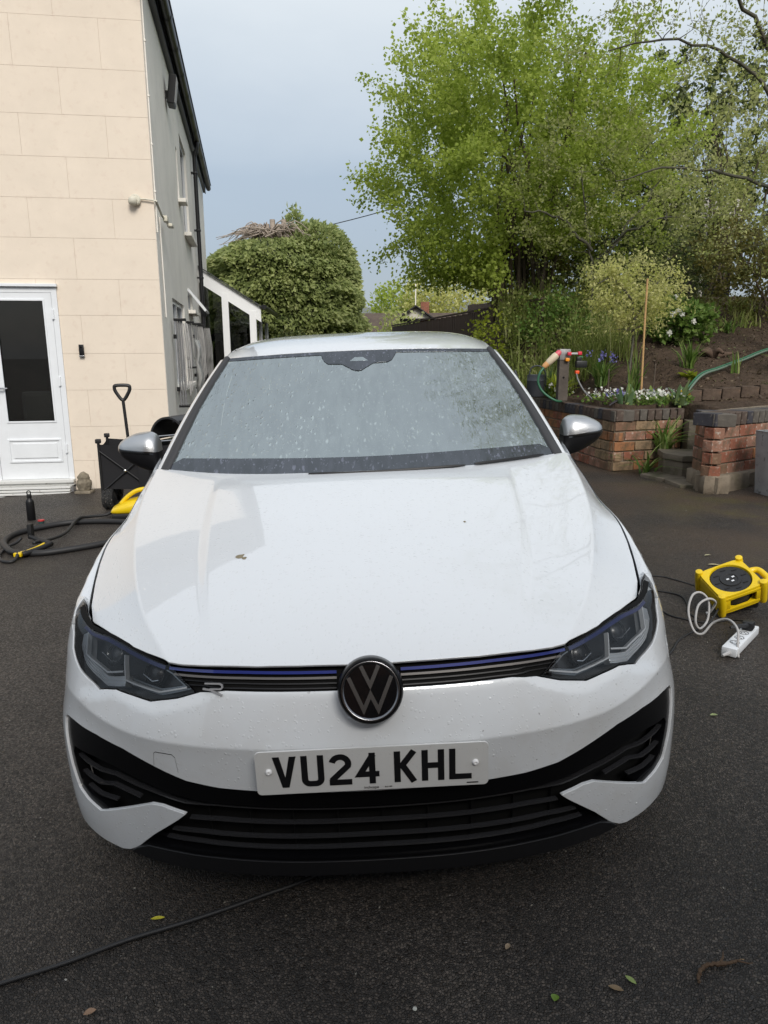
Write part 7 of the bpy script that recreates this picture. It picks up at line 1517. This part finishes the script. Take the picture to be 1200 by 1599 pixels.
# ------------------------------------------------------------------ litter on the drive
def ground_leaf(x,y,L_,w,rot,col,name,label,cat,curl=.3):
    z=float(gz(x));G=[]
    for i in range(7):
        u=i/6;ww=w*math.sin(math.pi*min(max(u*.96+.02,0),1))**.8;G.append([((u-.5)*L_,s_*ww,.003+curl*L_*.25*(u-.5)**2*2+abs(s_)*ww*.5) for s_ in (-1,0,1)])
    m=Matrix.Translation((x,y,z))@Matrix.Rotation(rot,4,'Z');mb=MB();mb.grid(np.array([[(m@Vector(p))[:] for p in r_] for r_ in G]));o=mb.build(name,mat(name+'_m',col,.6,var=(60,.2)),angle=179);tag(o,label,cat)
ground_leaf(-.571,1.52,.034,.006,.15,(.42,.38,.03),'fallen_leaf','bright yellow narrow leaf lying beside the long black cable','leaf')
ground_leaf(-.638,1.262,.026,.008,.5,(.26,.16,.10),'fallen_leaf','small tan leaf at the bottom left corner of the drive','leaf')
ground_leaf(.363,1.262,.018,.009,1.2,(.10,.17,.02),'fallen_leaf','tiny green leaf near the bottom edge of the drive','leaf')
ground_leaf(.538,1.30,.028,.006,-.9,(.20,.26,.08),'fallen_leaf','pale green curled leaf left of the forked twig','leaf')
ground_leaf(.499,1.28,.032,.007,-.4,(.16,.11,.06),'fallen_leaf','brown shrivelled leaf beside the pale green leaf','leaf')
ground_leaf(2.042,4.233,.07,.012,-.2,(.34,.30,.18),'fallen_leaf','pale dry leaf on the drive behind the cable reel','leaf')
ground_leaf(2.094,4.44,.05,.010,.3,(.30,.28,.17),'fallen_leaf','farther pale dry leaf up the drive behind the reel','leaf')
ground_leaf(1.225,2.421,.03,.008,.1,(.24,.28,.12),'fallen_leaf','pale green leaf on the drive right of the bumper','leaf')
ground_leaf(.285,1.40,.02,.006,1.0,(.24,.18,.12),'fallen_leaf','small brown husk in the dark foreground','leaf')
mb=MB();P=spline([(.681,1.285,.030),(.690,1.308,.031),(.712,1.325,.034),(.745,1.330,.034),(.775,1.333,.034),(.806,1.342,.034)],5);P=P+np.random.default_rng(4).normal(0,.0011,P.shape);mb.tube(P,[.0030]*3+[.0042]*5+[.0046]*6+[.0052]*4+[.0034]*5+[.0012]*3,7);mb.tube([(.748,1.331,.036),(.760,1.345,.037),(.768,1.362,.036)],[.003,.0022,.0008],5);mb.tube([(.79,1.336,.035),(.812,1.33,.034),(.822,1.332,.034)],[.0022,.0014,.0006],5);o=mb.build('twig',mat('broken_twig',(.075,.045,.025),.85,bump=(90,.6,4,.004),var2=(55,(.42,.30,.17),.60,.66)),angle=50);tag(o,'bent broken brown twig lying at the lower right of the drive','twig')
mb=MB();mb.lathe([(.001,0),(.005,.002),(.004,.004),(.0,.005)],10,Matrix.Translation((.062,1.248,.002)));o=mb.build('white_petal',L_WHITE);tag(o,'single white petal lying on the drive at the bottom edge','petal')
def grit():
    rng=np.random.default_rng(77);n=1500;x=np.concatenate([rng.uniform(-1.6,2.2,1100),rng.uniform(1.2,3.2,400)]);y=np.concatenate([rng.uniform(1.15,3.5,1100),rng.uniform(3,7.6,400)]);C=np.c_[x,y,gz(x)+.0022];V,Fq,rn=leaves(C,unit(rng.normal(0,1,(n,3))*[1,1,.08]),.008,.5,rng=rng,fold=.1,jit=.05)
    o=link('drive_grit',fast_mesh('drive_grit',V,Fq,leaf_mat('grit',[(.05,.04,.03),(.10,.085,.06),(.16,.14,.11),(.30,.29,.26)],.0),rn));tag(o,'fine grit, bud scales and husks scattered over the drive','grit',kind='stuff')
grit()
# ------------------------------------------------------------------ unseen building added behind the camera to shade foreground and bumper
def build_added_garage():
    t=empty('added_garage',(1.1,-2.5,0),R(2),'unseen brick building with a dark boarded door, added behind the camera to shade the foreground','added_garage');h=3.55
    mb=MB();mb.box((0,-2.6,h/2-.2),(9.4,5.2,h+.4));mb.build('wall',BR[2],t,smooth=False)
    mb=MB();mb.add([(-5,.30,h-.1),(5,.30,h-.1),(5,-2.6,h+1.5),(-5,-2.6,h+1.5),(-5,-5.5,h-.1),(5,-5.5,h-.1)],[(0,1,2,3),(3,2,5,4)]);mb.build('roof',M_SLATE,t,smooth=False)
    for k in range(22):
        mb=MB();mb.box((-1.2+.115*k+.05,.02,1.05),(.11,.03,2.2),.004);mb.build('door_board',M_BARK,t,smooth=False)
build_added_garage()
